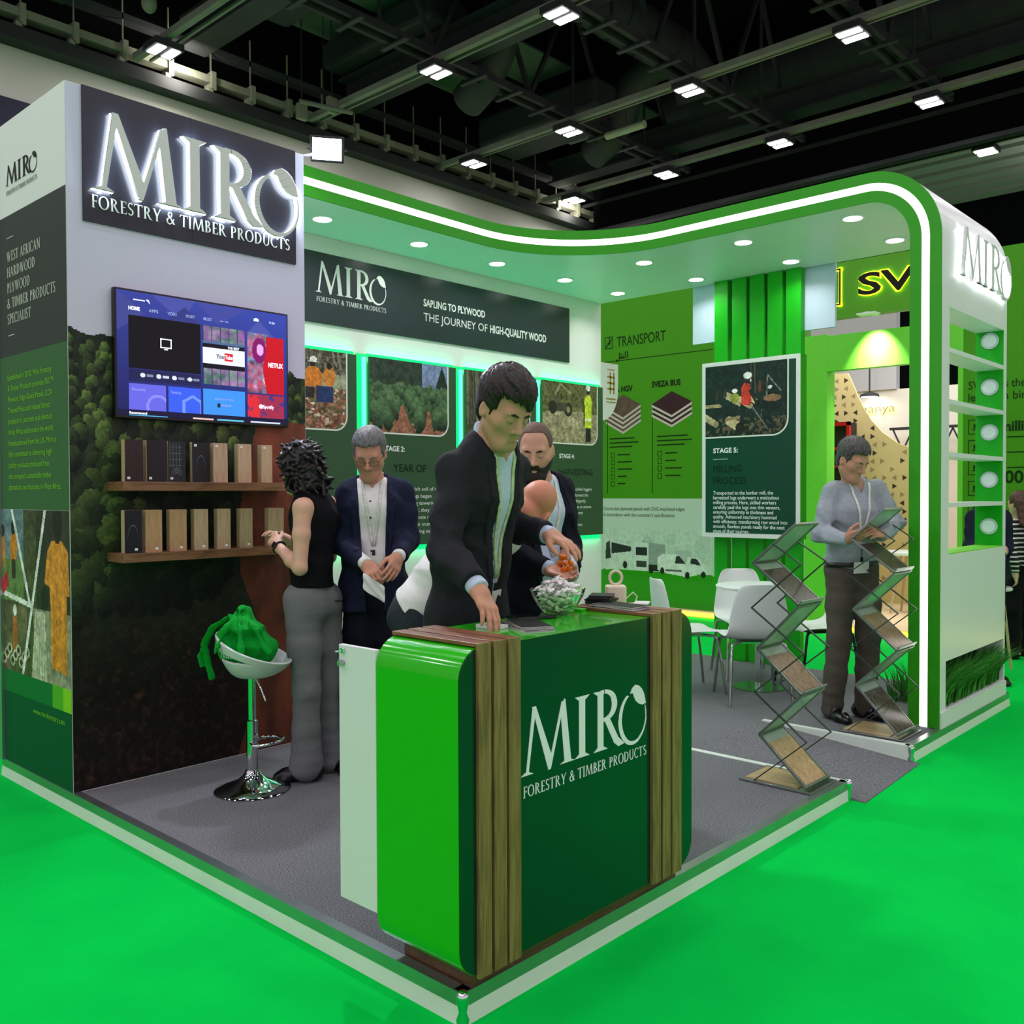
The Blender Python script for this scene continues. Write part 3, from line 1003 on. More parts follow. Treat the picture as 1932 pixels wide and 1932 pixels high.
# ------------------------------------------------------------------ header sign on the back wall
B = front(0, 3.6, 0)
hd = thing('header_sign', 'long dark slate header sign with white logo, above the stage boards', 'sign', (3.1, 3.6, 2.64))
MB().rect(B, 1.36, 2.652, 4.905, 3.152, 0.001, 0.012).build('panel', m_header_dark, hd)
logo_flat(B, 2.075, 2.87, 0.215, 0.64, m_text_white, hd, 0.014, (0.065, 0.034))
mb = MB()
text(mb, B, 'SAPLING TO PLYWOOD', 3.093, 2.915, 0.058, 0.69, 0.025, 0.014)
mb.build('heading_lettering', m_text_white, hd)
mb = MB()
w1 = text(mb, B, 'THE JOURNEY OF ', 3.093, 2.80, 0.066, 0.72, 0.0, 0.014)
text(mb, B, 'HIGH-QUALITY WOOD', 3.093 + 0.75, 2.80, 0.066, 0.728, 0.03, 0.014)
mb.build('subheading_lettering', m_text_white, hd)

# ------------------------------------------------------------------ stage boards with green light round them
m_board = mat('board_green', (54, 84, 58), 0.4, var=0.05, vscale=1.2, spec=0.35)
m_white_line = mat('line_white', (225, 232, 225), 0.5)


def rounded_photo_mask(P, r):
    X, Y, w = P.X, P.Y, P.w
    return ~((X > w - r) & (Y < r) & (np.hypot(X - (w - r), Y - r) > r))


def photo_line(mb, fr, w, h, r, t=0.012):
    """white line along the right and lower edge of a photo with a round lower right corner"""
    pts = [(w, h), (w, r)] + [(w - r + r * math.cos(math.radians(-90 * i / 10)), r + r * math.sin(math.radians(-90 * i / 10))) for i in range(11)] + [(0, 0)]
    for i in range(len(pts) - 1):
        (x0, y0), (x1, y1) = pts[i], pts[i + 1]
        d = Vector((x1 - x0, y1 - y0))
        if d.length < 1e-6:
            continue
        n = Vector((d.y, -d.x)).normalized() * -t
        mb.prism([(x0, y0), (x1, y1), (x1 - n.x, y1 - n.y), (x0 - n.x, y0 - n.y)], fr, 0.0, 0.002)


def pic_nursery(w, h):
    P = Pic(w, h, 0.006)
    X, Y = P.X, P.Y
    a, b = fbm(X * 22, Y * 22, 71), fbm(X * 60, Y * 60, 72)
    P.C[:] = np.stack([110 + 90 * (a - 0.4), 108 + 80 * (a - 0.4), 92 + 80 * (a - 0.4)], -1)
    P.put(b > 0.58, (52, 50, 40))
    P.put((Y < 0.33), np.stack([120 + 130 * (b - 0.4), 92 + 110 * (b - 0.4), 74 + 110 * (b - 0.4)], -1))
    P.put((Y > 0.3) & (Y < 0.4), np.stack([150 + 30 * a, 156 + 24 * a, 128 + 24 * a], -1))
    r_ = random.Random(23)
    for _ in range(420):
        x, y = r_.uniform(0, w), r_.uniform(0, 0.30)
        P.ell(x, y, r_.uniform(0.008, 0.02), r_.uniform(0.006, 0.014), r_.choice([(206, 176, 156), (150, 84, 64), (176, 120, 96), (96, 104, 62), (120, 70, 54), (220, 200, 186), (84, 74, 54)]))
    for _ in range(60):
        x = r_.uniform(0, w)
        P.line(x, r_.uniform(0.36, 0.45), x + r_.uniform(-0.05, 0.05), 0.565, 0.005, (70, 64, 54))
    P.ell(w * 0.63, 0.46, 0.022, 0.03, (46, 36, 32)); P.ell(w * 0.63, 0.495, 0.03, 0.022, (226, 228, 226)); P.rect(w * 0.575, 0.473, w * 0.685, 0.482, (220, 222, 220))
    P.poly([(w * 0.54, 0.30), (w * 0.55, 0.42), (w * 0.60, 0.445), (w * 0.68, 0.44), (w * 0.72, 0.40), (w * 0.72, 0.31)], (214, 126, 52)); P.ell(w * 0.80, 0.38, 0.055, 0.07, (206, 130, 60)); P.ell(w * 0.80, 0.455, 0.022, 0.024, (46, 36, 30))
    P.rect(w * 0.66, 0.2, w * 0.84, 0.31, (44, 58, 104)); P.rect(w * 0.54, 0.22, w * 0.64, 0.30, (52, 52, 50))
    return P


def pic_saplings(w, h):
    P = Pic(w, h, 0.006)
    X, Y = P.X, P.Y
    a, b = fbm(X * 12, Y * 12, 81), fbm(X * 45, Y * 45, 82)
    P.C[:] = np.stack([112 + 20 * Y, 128 + 20 * Y, 160 + 30 * Y], -1)
    P.put((Y > 0.36) & ((X < 0.52) & (Y < 0.62 - 0.04 * a)), np.stack([36 + 30 * b, 48 + 30 * b, 42 + 24 * b], -1))
    P.poly([(0.66, 0.38), (0.73, 0.56), (0.80, 0.38)], (38, 50, 42))
    P.put(Y < 0.38 + 0.04 * (a - 0.5), np.stack([54 + 60 * (b - 0.3), 76 + 66 * (b - 0.3), 56 + 44 * (b - 0.3)], -1))
    P.put((Y < 0.22) & (np.abs(X - 0.30) < 0.13 - 0.5 * (Y - 0.02)), np.stack([130 + 60 * b, 84 + 44 * b, 66 + 36 * b], -1))
    P.put((Y < 0.20) & (np.abs(X - 0.58) < 0.06 - 0.2 * Y), np.stack([130 + 60 * b, 84 + 44 * b, 66 + 36 * b], -1))
    P.put((Y < 0.09) & (b > 0.35), np.stack([126 + 60 * b, 84 + 44 * b, 66 + 36 * b], -1))
    r_ = random.Random(21)
    bush = sorted([(r_.uniform(0.10, 0.37), r_.uniform(0.0, 0.82)) for _ in range(190)], reverse=True)
    for y, x in bush:
        d = (0.40 - y) / 0.3
        lane = abs(x - (0.30 + 0.05 * d)) < 0.03 + 0.10 * d * d or abs(x - 0.60) < 0.02 + 0.05 * d * d
        if lane and y < 0.27:
            continue
        rx, ry = 0.02 + 0.035 * d, 0.03 + 0.055 * d
        q = ((X - x) / rx) ** 2 + ((Y - y) / ry) ** 2 + 1.1 * (b - 0.5)
        lit = np.clip(0.55 + 0.45 * (Y - y) / ry + 0.5 * (b - 0.5), 0.12, 1.1)
        P.put(q < 1, np.stack([22 + 70 * lit, 34 + 88 * lit, 28 + 56 * lit], -1))
    return P


def pic_trunks(w, h):
    P = Pic(w, h, 0.006)
    X, Y = P.X, P.Y
    b = fbm(X * 45, Y * 12, 92)
    P.C[:] = np.stack([46 + 30 * b, 52 + 30 * b, 42 + 24 * b], -1)
    r_ = random.Random(9)
    for k in range(34):
        x = r_.uniform(0, w); g = r_.uniform(60, 130)
        P.line(x, r_.uniform(0, 0.1), x + r_.uniform(-0.02, 0.02), h, r_.uniform(0.008, 0.02), (g, g * 0.95, g * 0.8))
    P.put((Y < 0.12) & (b > 0.3), (70, 78, 50))
    return P


def pic_harvest(w, h):
    P = Pic(w, h, 0.006)
    X, Y = P.X, P.Y
    a, b = fbm(X * 14, Y * 14, 101), fbm(X * 50, Y * 50, 102)
    P.C[:] = np.stack([96 + 80 * (b - 0.4), 96 + 76 * (b - 0.4), 62 + 50 * (b - 0.4)], -1)
    P.put(Y < 0.3 + 0.05 * (a - 0.5), np.stack([150 + 110 * (b - 0.45), 142 + 106 * (b - 0.45), 112 + 100 * (b - 0.45)], -1))
    P.put((Y > 0.35) & (b > 0.6), (54, 58, 36))
    P.line(0.16, 0.42, 0.25, 0.55, 0.022, (150, 142, 110)); P.line(0.25, 0.55, 0.40, 0.47, 0.022, (150, 142, 110)); P.line(0.40, 0.47, 0.36, 0.36, 0.016, (120, 112, 90))
    P.rect(0.1, 0.36, 0.24, 0.44, (96, 92, 72)); P.ell(0.14, 0.33, 0.06, 0.06, (44, 42, 36)); P.ell(0.36, 0.32, 0.06, 0.065, (44, 42, 36)); P.ell(0.36, 0.32, 0.03, 0.03, (130, 124, 100)); P.rect(0.2, 0.3, 0.34, 0.38, (74, 70, 56))
    P.ell(0.66, 0.40, 0.06, 0.075, (196, 214, 60)); P.rect(0.61, 0.16, 0.71, 0.4, (190, 210, 58)); P.rect(0.61, 0.23, 0.71, 0.25, (226, 230, 200)); P.ell(0.66, 0.51, 0.025, 0.035, (44, 34, 28)); P.ell(0.66, 0.54, 0.033, 0.028, (230, 232, 232)); P.rect(0.62, 0.03, 0.70, 0.16, (40, 44, 40)); P.rect(0.59, 0.2, 0.61, 0.38, (60, 44, 34))
    return P


def stage_board(x0, x1, z0, label, picf, stage, head, body, tx, photo_h=0.565):
    z1 = 2.458
    t_ = thing('stage_board', label, 'board', ((x0 + x1) / 2, 3.6, z0))
    MB().rect(B, x0, z0, x1, z1, 0.012, 0.034).build('panel', m_board, t_, bevel=0.002)
    pw = (x1 - x0) - 0.085
    P = picf(pw, photo_h)
    P.mesh('photo', front(x0, 3.6, z1 - photo_h), m_print, t_, 0.0355, rounded_photo_mask(P, 0.11))
    mb = MB()
    photo_line(mb, front(x0, 3.6 - 0.0345, z1 - photo_h), pw, photo_h, 0.11)
    mb.build('photo_line', m_white_line, t_)
    if stage:
        mb = MB(); text(mb, B, stage, tx, 1.765, 0.04, None, 0.03, 0.036); mb.build('stage_number_lettering', m_text_white, t_)
        mb = MB(); para(mb, B, head, tx + (0.105 if 'YEAR' in head[0] else 0), 1.61, 0.062, 0.09, None, 0.0, 0.036); mb.build('heading_lettering', m_text_dim, t_)
        mb = MB(); para(mb, B, body, x0 + 0.07, 1.465, 0.03, 0.055, (x1 - x0) * 0.72, 0.0, 0.036); mb.build('body_lettering', m_text_white, t_)
    # light round the board: wall glow painted in as emissive green plates, and brighter tubes
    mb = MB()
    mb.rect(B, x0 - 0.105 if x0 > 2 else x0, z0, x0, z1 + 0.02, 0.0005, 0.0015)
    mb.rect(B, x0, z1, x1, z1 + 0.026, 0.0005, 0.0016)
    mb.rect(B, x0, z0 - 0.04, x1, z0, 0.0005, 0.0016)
    mb.build('wall_glow_plate', m_wall_glow, t_)
    mb = MB()
    mb.rect(B, x0 + 0.01, z1 - 0.035, x1 - 0.01, z1 - 0.012, 0.002, 0.012)
    mb.rect(B, x0 + 0.01, z0 + 0.012, x1 - 0.01, z0 + 0.035, 0.002, 0.012)
    mb.build('light_tube', m_led_green, t_)
    mb = MB().rect(B, x0 - 0.052, z0, x0 - 0.026, z1 - 0.005, 0.002, 0.022)
    mb.build('light_tube', mat('led_tube_bright', (160, 255, 225), 0.5, emit=1.2, ecol=(30, 255, 165)), t_)
    return t_


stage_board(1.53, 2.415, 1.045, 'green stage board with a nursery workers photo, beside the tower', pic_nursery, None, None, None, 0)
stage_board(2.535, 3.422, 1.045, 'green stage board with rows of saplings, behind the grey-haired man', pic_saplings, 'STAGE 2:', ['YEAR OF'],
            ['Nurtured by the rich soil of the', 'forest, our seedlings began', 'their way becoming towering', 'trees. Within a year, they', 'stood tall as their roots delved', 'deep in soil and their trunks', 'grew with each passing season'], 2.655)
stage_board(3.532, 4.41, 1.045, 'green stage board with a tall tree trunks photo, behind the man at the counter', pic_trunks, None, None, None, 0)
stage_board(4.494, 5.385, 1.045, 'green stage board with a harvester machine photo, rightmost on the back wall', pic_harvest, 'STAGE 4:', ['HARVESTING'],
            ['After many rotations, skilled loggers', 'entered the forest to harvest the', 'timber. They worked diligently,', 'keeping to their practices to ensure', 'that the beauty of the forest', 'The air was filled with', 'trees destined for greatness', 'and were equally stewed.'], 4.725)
# green light thrown by the tubes
for xx in (2.48, 3.48, 4.455):
    area_light('green_tube_glow', (xx, 3.57, 1.75), 0.05, 1.6, (0.0, 1.0, 0.26), (0, -1, 0), 1.3)
for xx in (1.97, 2.98, 3.97, 4.94):
    area_light('green_cove_glow', (xx, 3.585, 2.47), 0.85, 1.1, (0.0, 1.0, 0.42), (0, -0.35, 1), 0.03)
    area_light('green_skirt_glow', (xx, 3.585, 1.03), 0.85, 1.2, (0.0, 1.0, 0.26), (0, -0.35, -1), 0.03)

# ------------------------------------------------------------------ green slats and the stage five board at the right end
m_slat_green = mat('slat_green', (24, 168, 24), 0.4, var=0.03, spec=0.3)
where = ['leftmost', 'second from the left', 'middle', 'second from the right', 'rightmost']
for i, (ya, yb) in enumerate(((2.30, 2.17), (2.13, 1.995), (1.965, 1.832), (1.80, 1.668), (1.636, 1.505))):
    mb = MB().box(5.335, 5.405, yb + 0.018, ya + 0.018, 0.002, ZB - 0.002)
    solo(mb, 'slat', m_slat_green, 'tall green slat behind the stage five board, %s of five' % where[i], 'slat', 'green screen slats', bevel=0.003)
m_fascia_w = mat('fascia_pale', (196, 212, 234), 0.4, spec=0.3)
fa = MB().box(5.41, 5.44, 1.27, 2.58, 2.765, ZB + 0.1)
solo(fa, 'hanging_panel', m_fascia_w, 'pale blue-white panel hanging from the canopy behind the green slats', 'panel')
s5 = thing('stage_board', 'white-framed dark green stage five board hung on the green slats', 'board', (5.22, 1.92, 1.06))
S5 = side(5.22, 2.363, 0)
MB().rect(S5, 0, 1.062, 0.896, 2.552, 0.0, 0.012).build('frame', m_white, s5, bevel=0.002)
MB().rect(S5, 0.0, 1.062, 0.896, 2.552, -0.105, 0.0).build('backing_box', m_green_fascia, s5)
m_deep = mat('board_deep_green', (10, 62, 46), 0.35, var=0.04, vscale=1.5, spec=0.4)
MB().rect(S5, 0.036, 1.10, 0.862, 2.516, 0.012, 0.014).build('panel', m_deep, s5)
P = Pic(0.765, 0.612, 0.006)
X, Y = P.X, P.Y
a, b = fbm(X * 9, Y * 9, 111), fbm(X * 40, Y * 40, 112)
P.C[:] = np.stack([18 + 22 * b, 34 + 24 * b, 32 + 20 * b], -1)
P.put((Y < 0.16) & (b > 0.55), (96, 84, 64))
for k, (x, y, r_) in enumerate(((0.30, 0.30, 0.05), (0.36, 0.27, 0.05), (0.42, 0.26, 0.045), (0.49, 0.28, 0.04), (0.10, 0.12, 0.05), (0.33, 0.08, 0.07))):
    P.line(x - 0.10, y + 0.06, x, y, r_ * 1.1, (196, 180, 140)); P.ell(x, y - 0.005, r_ * 0.6, r_ * 0.7, (34, 34, 30)) if k % 2 else P.ell(x, y, r_ * 0.5, r_ * 0.6, (150, 134, 104))
P.line(0.0, 0.27, 0.14, 0.27, 0.03, (170, 152, 114)); P.line(0.2, 0.15, 0.32, 0.17, 0.022, (150, 128, 96))
P.line(0.44, 0.25, 0.58, 0.06, 0.01, (120, 120, 110)); P.line(0.5, 0.0, 0.53, 0.22, 0.008, (110, 96, 80))
P.ell(0.62, 0.28, 0.09, 0.08, (24, 34, 34)); P.ell(0.62, 0.31, 0.08, 0.03, (130, 100, 74))
P.line(0.57, 0.3, 0.58, 0.5, 0.008, (130, 126, 112)); P.line(0.58, 0.5, 0.7, 0.36, 0.006, (150, 150, 140)); P.line(0.46, 0.62, 0.47, 0.36, 0.012, (84, 72, 60)); P.line(0.43, 0.62, 0.43, 0.4, 0.006, (84, 88, 84))
P.poly([(0.34, 0.27), (0.345, 0.42), (0.37, 0.45), (0.42, 0.44), (0.435, 0.36), (0.43, 0.26)], (196, 62, 48)); P.line(0.42, 0.38, 0.48, 0.28, 0.022, (50, 36, 30)); P.ell(0.405, 0.475, 0.022, 0.03, (46, 34, 30)); P.ell(0.40, 0.51, 0.04, 0.028, (228, 230, 228)); P.rect(0.42, 0.455, 0.435, 0.48, (214, 214, 214))
P.ell(0.28, 0.33, 0.045, 0.04, (150, 154, 70)); P.ell(0.28, 0.39, 0.025, 0.02, (226, 228, 226)); P.ell(0.11, 0.36, 0.014, 0.04, (70, 54, 46)); P.ell(0.19, 0.37, 0.014, 0.04, (70, 60, 52)); P.ell(0.6, 0.40, 0.02, 0.014, (214, 214, 210)); P.ell(0.51, 0.41, 0.015, 0.05, (110, 60, 50))
P.mesh('photo', side(5.22, 2.327, 1.906), m_print, s5, 0.0155, rounded_photo_mask(P, 0.14))
mb = MB(); photo_line(mb, side(5.22 - 0.0145, 2.327, 1.906), 0.765, 0.612, 0.14); mb.build('photo_line', m_white_line, s5)
mb = MB(); text(mb, S5, 'STAGE 5:', 0.112, 1.780, 0.042, 0.235, 0.03, 0.0165); mb.rect(S5, 0.112, 1.725, 0.25, 1.728, 0.0145, 0.0165); mb.build('stage_number_lettering', m_text_white, s5)
mb = MB(); text(mb, S5, 'MILLING', 0.112, 1.615, 0.062, 0.27, 0.0, 0.0165); text(mb, S5, 'PROCESS', 0.112, 1.515, 0.062, 0.315, 0.0, 0.0165); mb.build('heading_lettering', m_text_dim, s5)
mb = MB()
para(mb, S5, ['Transported to the lumber mill, the', 'harvested logs underwent a meticulous', 'milling process. Here, skilled workers', 'carefully peel the logs into thin veneers,', 'ensuring uniformity in thickness and', 'quality. Advanced machinery hummed', 'with efficiency, transforming raw wood into', 'smooth, flawless panels ready for the next', 'stage of their journey.'],
     0.112, 1.425, 0.032, 0.0405, 0.68, 0.008, 0.0165)
mb.build('body_lettering', m_text_white, s5)

# ------------------------------------------------------------------ flood lamp on the tower corner
fl = thing('flood_lamp', 'lit black flood lamp on an arm at the tower top corner', 'lamp', (1.52, 2.75, 3.42))
fdir = Vector((-0.55, -0.78, -0.30)).normalized()
fc = Vector((1.545, 2.72, 3.505))
q = fdir.to_track_quat('Z', 'Y').to_matrix().to_4x4()
q.translation = fc
MB().box(-0.10, 0.10, -0.075, 0.075, -0.05, 0.0, q).build('housing', m_black_plastic, fl, bevel=0.006)
MB().box(-0.085, 0.085, -0.06, 0.06, 0.0, 0.003, q).build('lens', mat('flood_glow', (255, 255, 255), 0.5, emit=30, ecol=(246, 248, 255)), fl)
MB().tube([(1.36, 2.75, 3.42), (1.42, 2.74, 3.44), (1.46, 2.74, 3.46)], 0.008, 8).build('arm', m_steel_dark, fl, smooth=50)
mb = MB()
mb.add([tuple(q @ Vector(p)) for p in ((-0.11, -0.01, -0.02), (-0.11, 0.01, -0.02), (-0.11, 0.01, -0.10), (-0.11, -0.01, -0.10))], [(0, 1, 2, 3)])
mb.bar(q @ Vector((-0.108, 0, 0)), q @ Vector((-0.108, 0, -0.1)), 0.02, 0.006)
mb.bar(q @ Vector((0.108, 0, 0)), q @ Vector((0.108, 0, -0.1)), 0.02, 0.006)
mb.bar(q @ Vector((-0.108, 0, -0.1)), q @ Vector((0.108, 0, -0.1)), 0.02, 0.006)
mb.build('bracket', m_steel_dark, fl)
area_light('flood_lamp_beam', fc + fdir * 0.02, 0.16, 45, (0.82, 0.86, 1.0), fdir, 0.11)

# ------------------------------------------------------------------ television
tv = thing('television', 'wall television showing a blue app menu, above the wooden shelves', 'television', (0.707, 2.64, 1.82))
VX0, VX1, VZ0, VZ1, VY = 0.208, 1.206, 1.82, 2.463, 2.64
MB().box(VX0, VX1, VY, VY + 0.035, VZ0, VZ1).build('casing', m_black_plastic, tv, bevel=0.004)
W, H = VX1 - VX0 - 0.02, VZ1 - VZ0 - 0.026
P = Pic(W, H, 0.0042)
X, Y = P.X, P.Y
P.C[:] = np.stack([24 + 24 * Y / H + 0 * X, 28 + 30 * Y / H + 8 * X, 84 + 56 * Y / H + 20 * X], -1)
P.poly([(0.0, H), (0.14, H - 0.10), (0.0, H - 0.2)], (58, 64, 132)); P.poly([(0.18, H), (0.34, H - 0.12), (0.42, H)], (66, 72, 150)); P.poly([(0.42, H), (0.55, H - 0.11), (0.72, H)], (58, 66, 146)); P.poly([(0.72, H - 0.13), (0.8, H - 0.05), (0.9, H - 0.14)], (66, 76, 158)); P.poly([(0.26, H - 0.12), (0.36, H - 0.04), (0.46, H - 0.13)], (46, 52, 122))
n = fbm(X * 40, Y * 40, 131)
n2 = fbm(X * 16, Y * 30, 135)
P.rect(0.06, 0.235, 0.445, 0.497, (4, 6, 10))
P.rect(0.06, 0.175, 0.445, 0.232, (26, 30, 74))
for k in range(4):
    P.ell(0.13 + 0.085 * k, 0.205, 0.014, 0.010, (210, 216, 232)); P.rect(0.15 + 0.085 * k, 0.2, 0.185 + 0.085 * k, 0.21, (120 + 70 * (k == 1), 126 + 70 * (k == 1), 150 + 60 * (k == 1)))
# picture tiles
P.rect(0.46, 0.405, 0.71, 0.497, (70, 100, 140))
tile = (X > 0.46) & (X < 0.71) & (((Y > 0.42) & (Y < 0.497)) | ((Y > 0.19) & (Y < 0.275)))
P.put(tile, np.stack([80 + 150 * (n2 - 0.3), 90 + 120 * (n - 0.35), 116 + 120 * (n2 - 0.4)], -1))
P.put(tile & (np.mod(X - 0.46, 0.05) < 0.005), (30, 36, 70))
P.rect(0.46, 0.30, 0.71, 0.385, (222, 224, 244)); P.rect(0.46, 0.385, 0.71, 0.405, (8, 10, 20)); P.rect(0.46, 0.276, 0.71, 0.30, (8, 10, 20))
P.rect(0.585, 0.322, 0.637, 0.365, (205, 30, 38))
tile = (X > 0.725) & (X < 0.855) & (Y > 0.165) & (Y < 0.495)
P.put(tile, np.stack([120 + 200 * (n2 - 0.4), 84 + 160 * (n - 0.4), 130 + 180 * (n - 0.5)], -1))
P.ell(0.80, 0.40, 0.045, 0.07, (120, 16, 96)); P.ell(0.805, 0.405, 0.022, 0.032, (220, 160, 220)); P.poly([(0.86, 0.165), (0.82, 0.24), (0.86, 0.3)], (190, 190, 200))
P.rect(0.845, 0.165, 0.955, 0.48, (186, 12, 28)); P.poly([(0.845, 0.165), (0.86, 0.25), (0.845, 0.42), (0.82, 0.3)], (186, 12, 28))
P.rect(0.06, 0.03, 0.255, 0.16, (96, 96, 214)); P.rect(0.265, 0.03, 0.445, 0.16, (52, 88, 222)); P.rect(0.46, 0.03, 0.71, 0.165, (58, 138, 226))
P.put((X > 0.06) & (X < 0.255) & (Y > 0.03) & (Y < 0.16) & (np.abs(np.hypot(X - 0.21, Y - 0.05) - 0.055) < 0.007), (130, 130, 236))
P.put((X > 0.265) & (X < 0.445) & (Y > 0.03) & (Y < 0.16) & (np.abs(np.maximum(np.abs(X - 0.40), np.abs(X - 0.4) * 0.5 + np.abs(Y - 0.06) * 0.87) - 0.05) < 0.007), (110, 140, 240))
P.rect(0.725, 0.03, 0.955, 0.155, (150, 40, 70)); P.put((X > 0.725) & (X < 0.955) & (Y > 0.03) & (Y < 0.155) & (n2 > 0.52), (60, 50, 120)); P.put((X > 0.725) & (X < 0.80) & (Y > 0.03) & (Y < 0.155) & (n > 0.42), (206, 40, 52))
P.rect(0.0, 0.0, W, 0.028, (16, 18, 50)); P.rect(0.06, 0.0, 0.26, 0.006, (80, 170, 220)); P.rect(0.40, 0.0, 0.52, 0.008, (220, 190, 180)); P.rect(0.54, 0.0, 0.70, 0.008, (90, 180, 210)); P.rect(0.74, 0.0, 0.93, 0.008, (200, 210, 230))
V = front(VX0 + 0.01, VY, VZ0 + 0.016)
scr = P.mesh('screen', V, m_screen, tv, 0.001, None, 0)
m_glow_text = mat('screen_lettering', (236, 240, 255), 0.5, emit=0.9)
m_glow_dim = mat('screen_lettering_dim', (150, 160, 205), 0.5, emit=0.6)
mb = MB()
text(mb, V, 'HOME', 0.06, 0.525, 0.018, 0.058, 0.04, 0.002)
mb.rect(V, 0.085, 0.575, 0.145, 0.58, 0.0015, 0.002); mb.prism([(0.15, 0.585), (0.165, 0.585), (0.172, 0.565)], V, 0.0015, 0.002)
text(mb, V, 'You', 0.535, 0.332, 0.024, 0.046, 0.0, 0.002) if False else None
text(mb, V, 'NETFLIX', 0.856, 0.315, 0.026, 0.095, 0.03, 0.002)
text(mb, V, 'Tube', 0.589, 0.332, 0.022, 0.044, 0.02, 0.002)
text(mb, V, 'Spotify', 0.82, 0.083, 0.02, 0.07, 0.01, 0.002)
text(mb, V, 'THE BEST', 0.605, 0.388, 0.013, 0.07, 0.02, 0.002)
text(mb, V, 'Recommend', 0.06, 0.008, 0.013, 0.09, 0.02, 0.002)
for k in range(2):   # the little television sign on the black tile
    pass
for (a0, b0, a1, b1) in ((0.225, 0.352, 0.285, 0.357), (0.225, 0.395, 0.285, 0.40), (0.225, 0.352, 0.23, 0.40), (0.28, 0.352, 0.285, 0.40), (0.245, 0.343, 0.265, 0.348)):
    mb.rect(V, a0, b0, a1, b1, 0.0015, 0.002)
ring = [(0.808 + 0.012 * math.cos(2 * PI * k / 20), 0.092 + 0.012 * math.sin(2 * PI * k / 20)) for k in range(20)]
mb.prism(ring, V, 0.0012, 0.0018)
mb.prism([(0.766 + a * 0.05, 0.56 + b * 0.03) for a, b in ((0, 0), (0.6, 0), (0.6, 0.4), (0.3, 0.6), (0, 0.4))], V, 0.0015, 0.002)
text(mb, V, '11:36', 0.865, 0.558, 0.012, 0.034, 0.0, 0.002)
mb.build('menu_lettering', m_glow_text, scr)
mb = MB()
for s, a in (('APPS', 0.165), ('VIDEO', 0.265), ('SPORT', 0.365), ('MUSIC', 0.465)):
    text(mb, V, s, a, 0.525, 0.016, 0.05, 0.01, 0.002)
mb.rect(V, 0.56, 0.53, 0.58, 0.534, 0.0015, 0.002); mb.rect(V, 0.59, 0.53, 0.61, 0.534, 0.0015, 0.002)
text(mb, V, 'Recently', 0.075, 0.125, 0.014, 0.07, 0.0, 0.002); text(mb, V, 'Setting', 0.28, 0.125, 0.014, 0.055, 0.0, 0.002)
text(mb, V, 'share your story', 0.525, 0.11, 0.013, 0.115, 0.0, 0.002); text(mb, V, 'facebook', 0.565, 0.077, 0.013, 0.06, 0.01, 0.002)
mb.build('menu_lettering', m_glow_dim, scr)
mb = MB(); text(mb, V, 'You', 0.537, 0.332, 0.024, 0.045, 0.02, 0.002); mb.rect(V, 0.542, 0.07, 0.558, 0.092, 0.0015, 0.002)
mb.build('menu_lettering', mat('screen_lettering_dark', (30, 24, 40), 0.5), scr)
MB().box(0.5, 0.9, VY + 0.035, 2.68, 1.95, 2.3).build('wall_mount', m_steel_dark, tv)
area_light('screen_glow', (0.707, VY - 0.02, 2.14), 0.9, 2.0, (0.5, 0.6, 1.0), (0, -1, 0), 0.55)

# ------------------------------------------------------------------ wooden shelves and samples
m_shelf_wood = wood_mat('shelf_oak', (96, 66, 44), (148, 106, 72), 5, 'X')
solo(MB().box(0.178, 1.16, 2.5, 2.681, 1.459, 1.504), 'wall_shelf', m_shelf_wood, 'brown wooden wall shelf right under the television, upper of the two', 'shelf', bevel=0.002)
solo(MB().box(0.178, 1.16, 2.5, 2.681, 1.111, 1.155), 'wall_shelf', m_shelf_wood, 'brown wooden wall shelf, lower of the two beneath the television', 'shelf', bevel=0.002)
m_pale = wood_mat('ply_edge', (176, 152, 116), (206, 184, 148), 9, 'X')
m_face = {
    'espresso': wood_mat('film_espresso', (34, 20, 16), (52, 30, 24), 6, 'Z', 0.3), 'black': mat('film_black', (16, 12, 12), 0.3, spec=0.5), 'pattern': mat('film_pattern', (28, 30, 34), 0.35, var=0.5, vscale=60, spec=0.5),
    'wiremesh': mat('film_mesh', (14, 20, 20), 0.3, spec=0.5), 'pink': wood_mat('ply_pinkish', (182, 146, 122), (206, 172, 146), 6, 'Z'), 'beech': wood_mat('ply_beech', (190, 156, 128), (214, 180, 150), 6, 'Z'), 'tan': wood_mat('ply_tan', (168, 130, 92), (190, 152, 110), 6, 'Z'),
    'ash': wood_mat('ply_ash', (170, 146, 112), (196, 170, 134), 6, 'Z'), 'olive': wood_mat('ply_olive', (150, 134, 100), (180, 162, 124), 6, 'Z'), 'navy': mat('film_dark_print', (20, 22, 30), 0.35, var=0.3, vscale=50, spec=0.5)}
m_tag = mat('paper_tag', (236, 236, 230), 0.6)


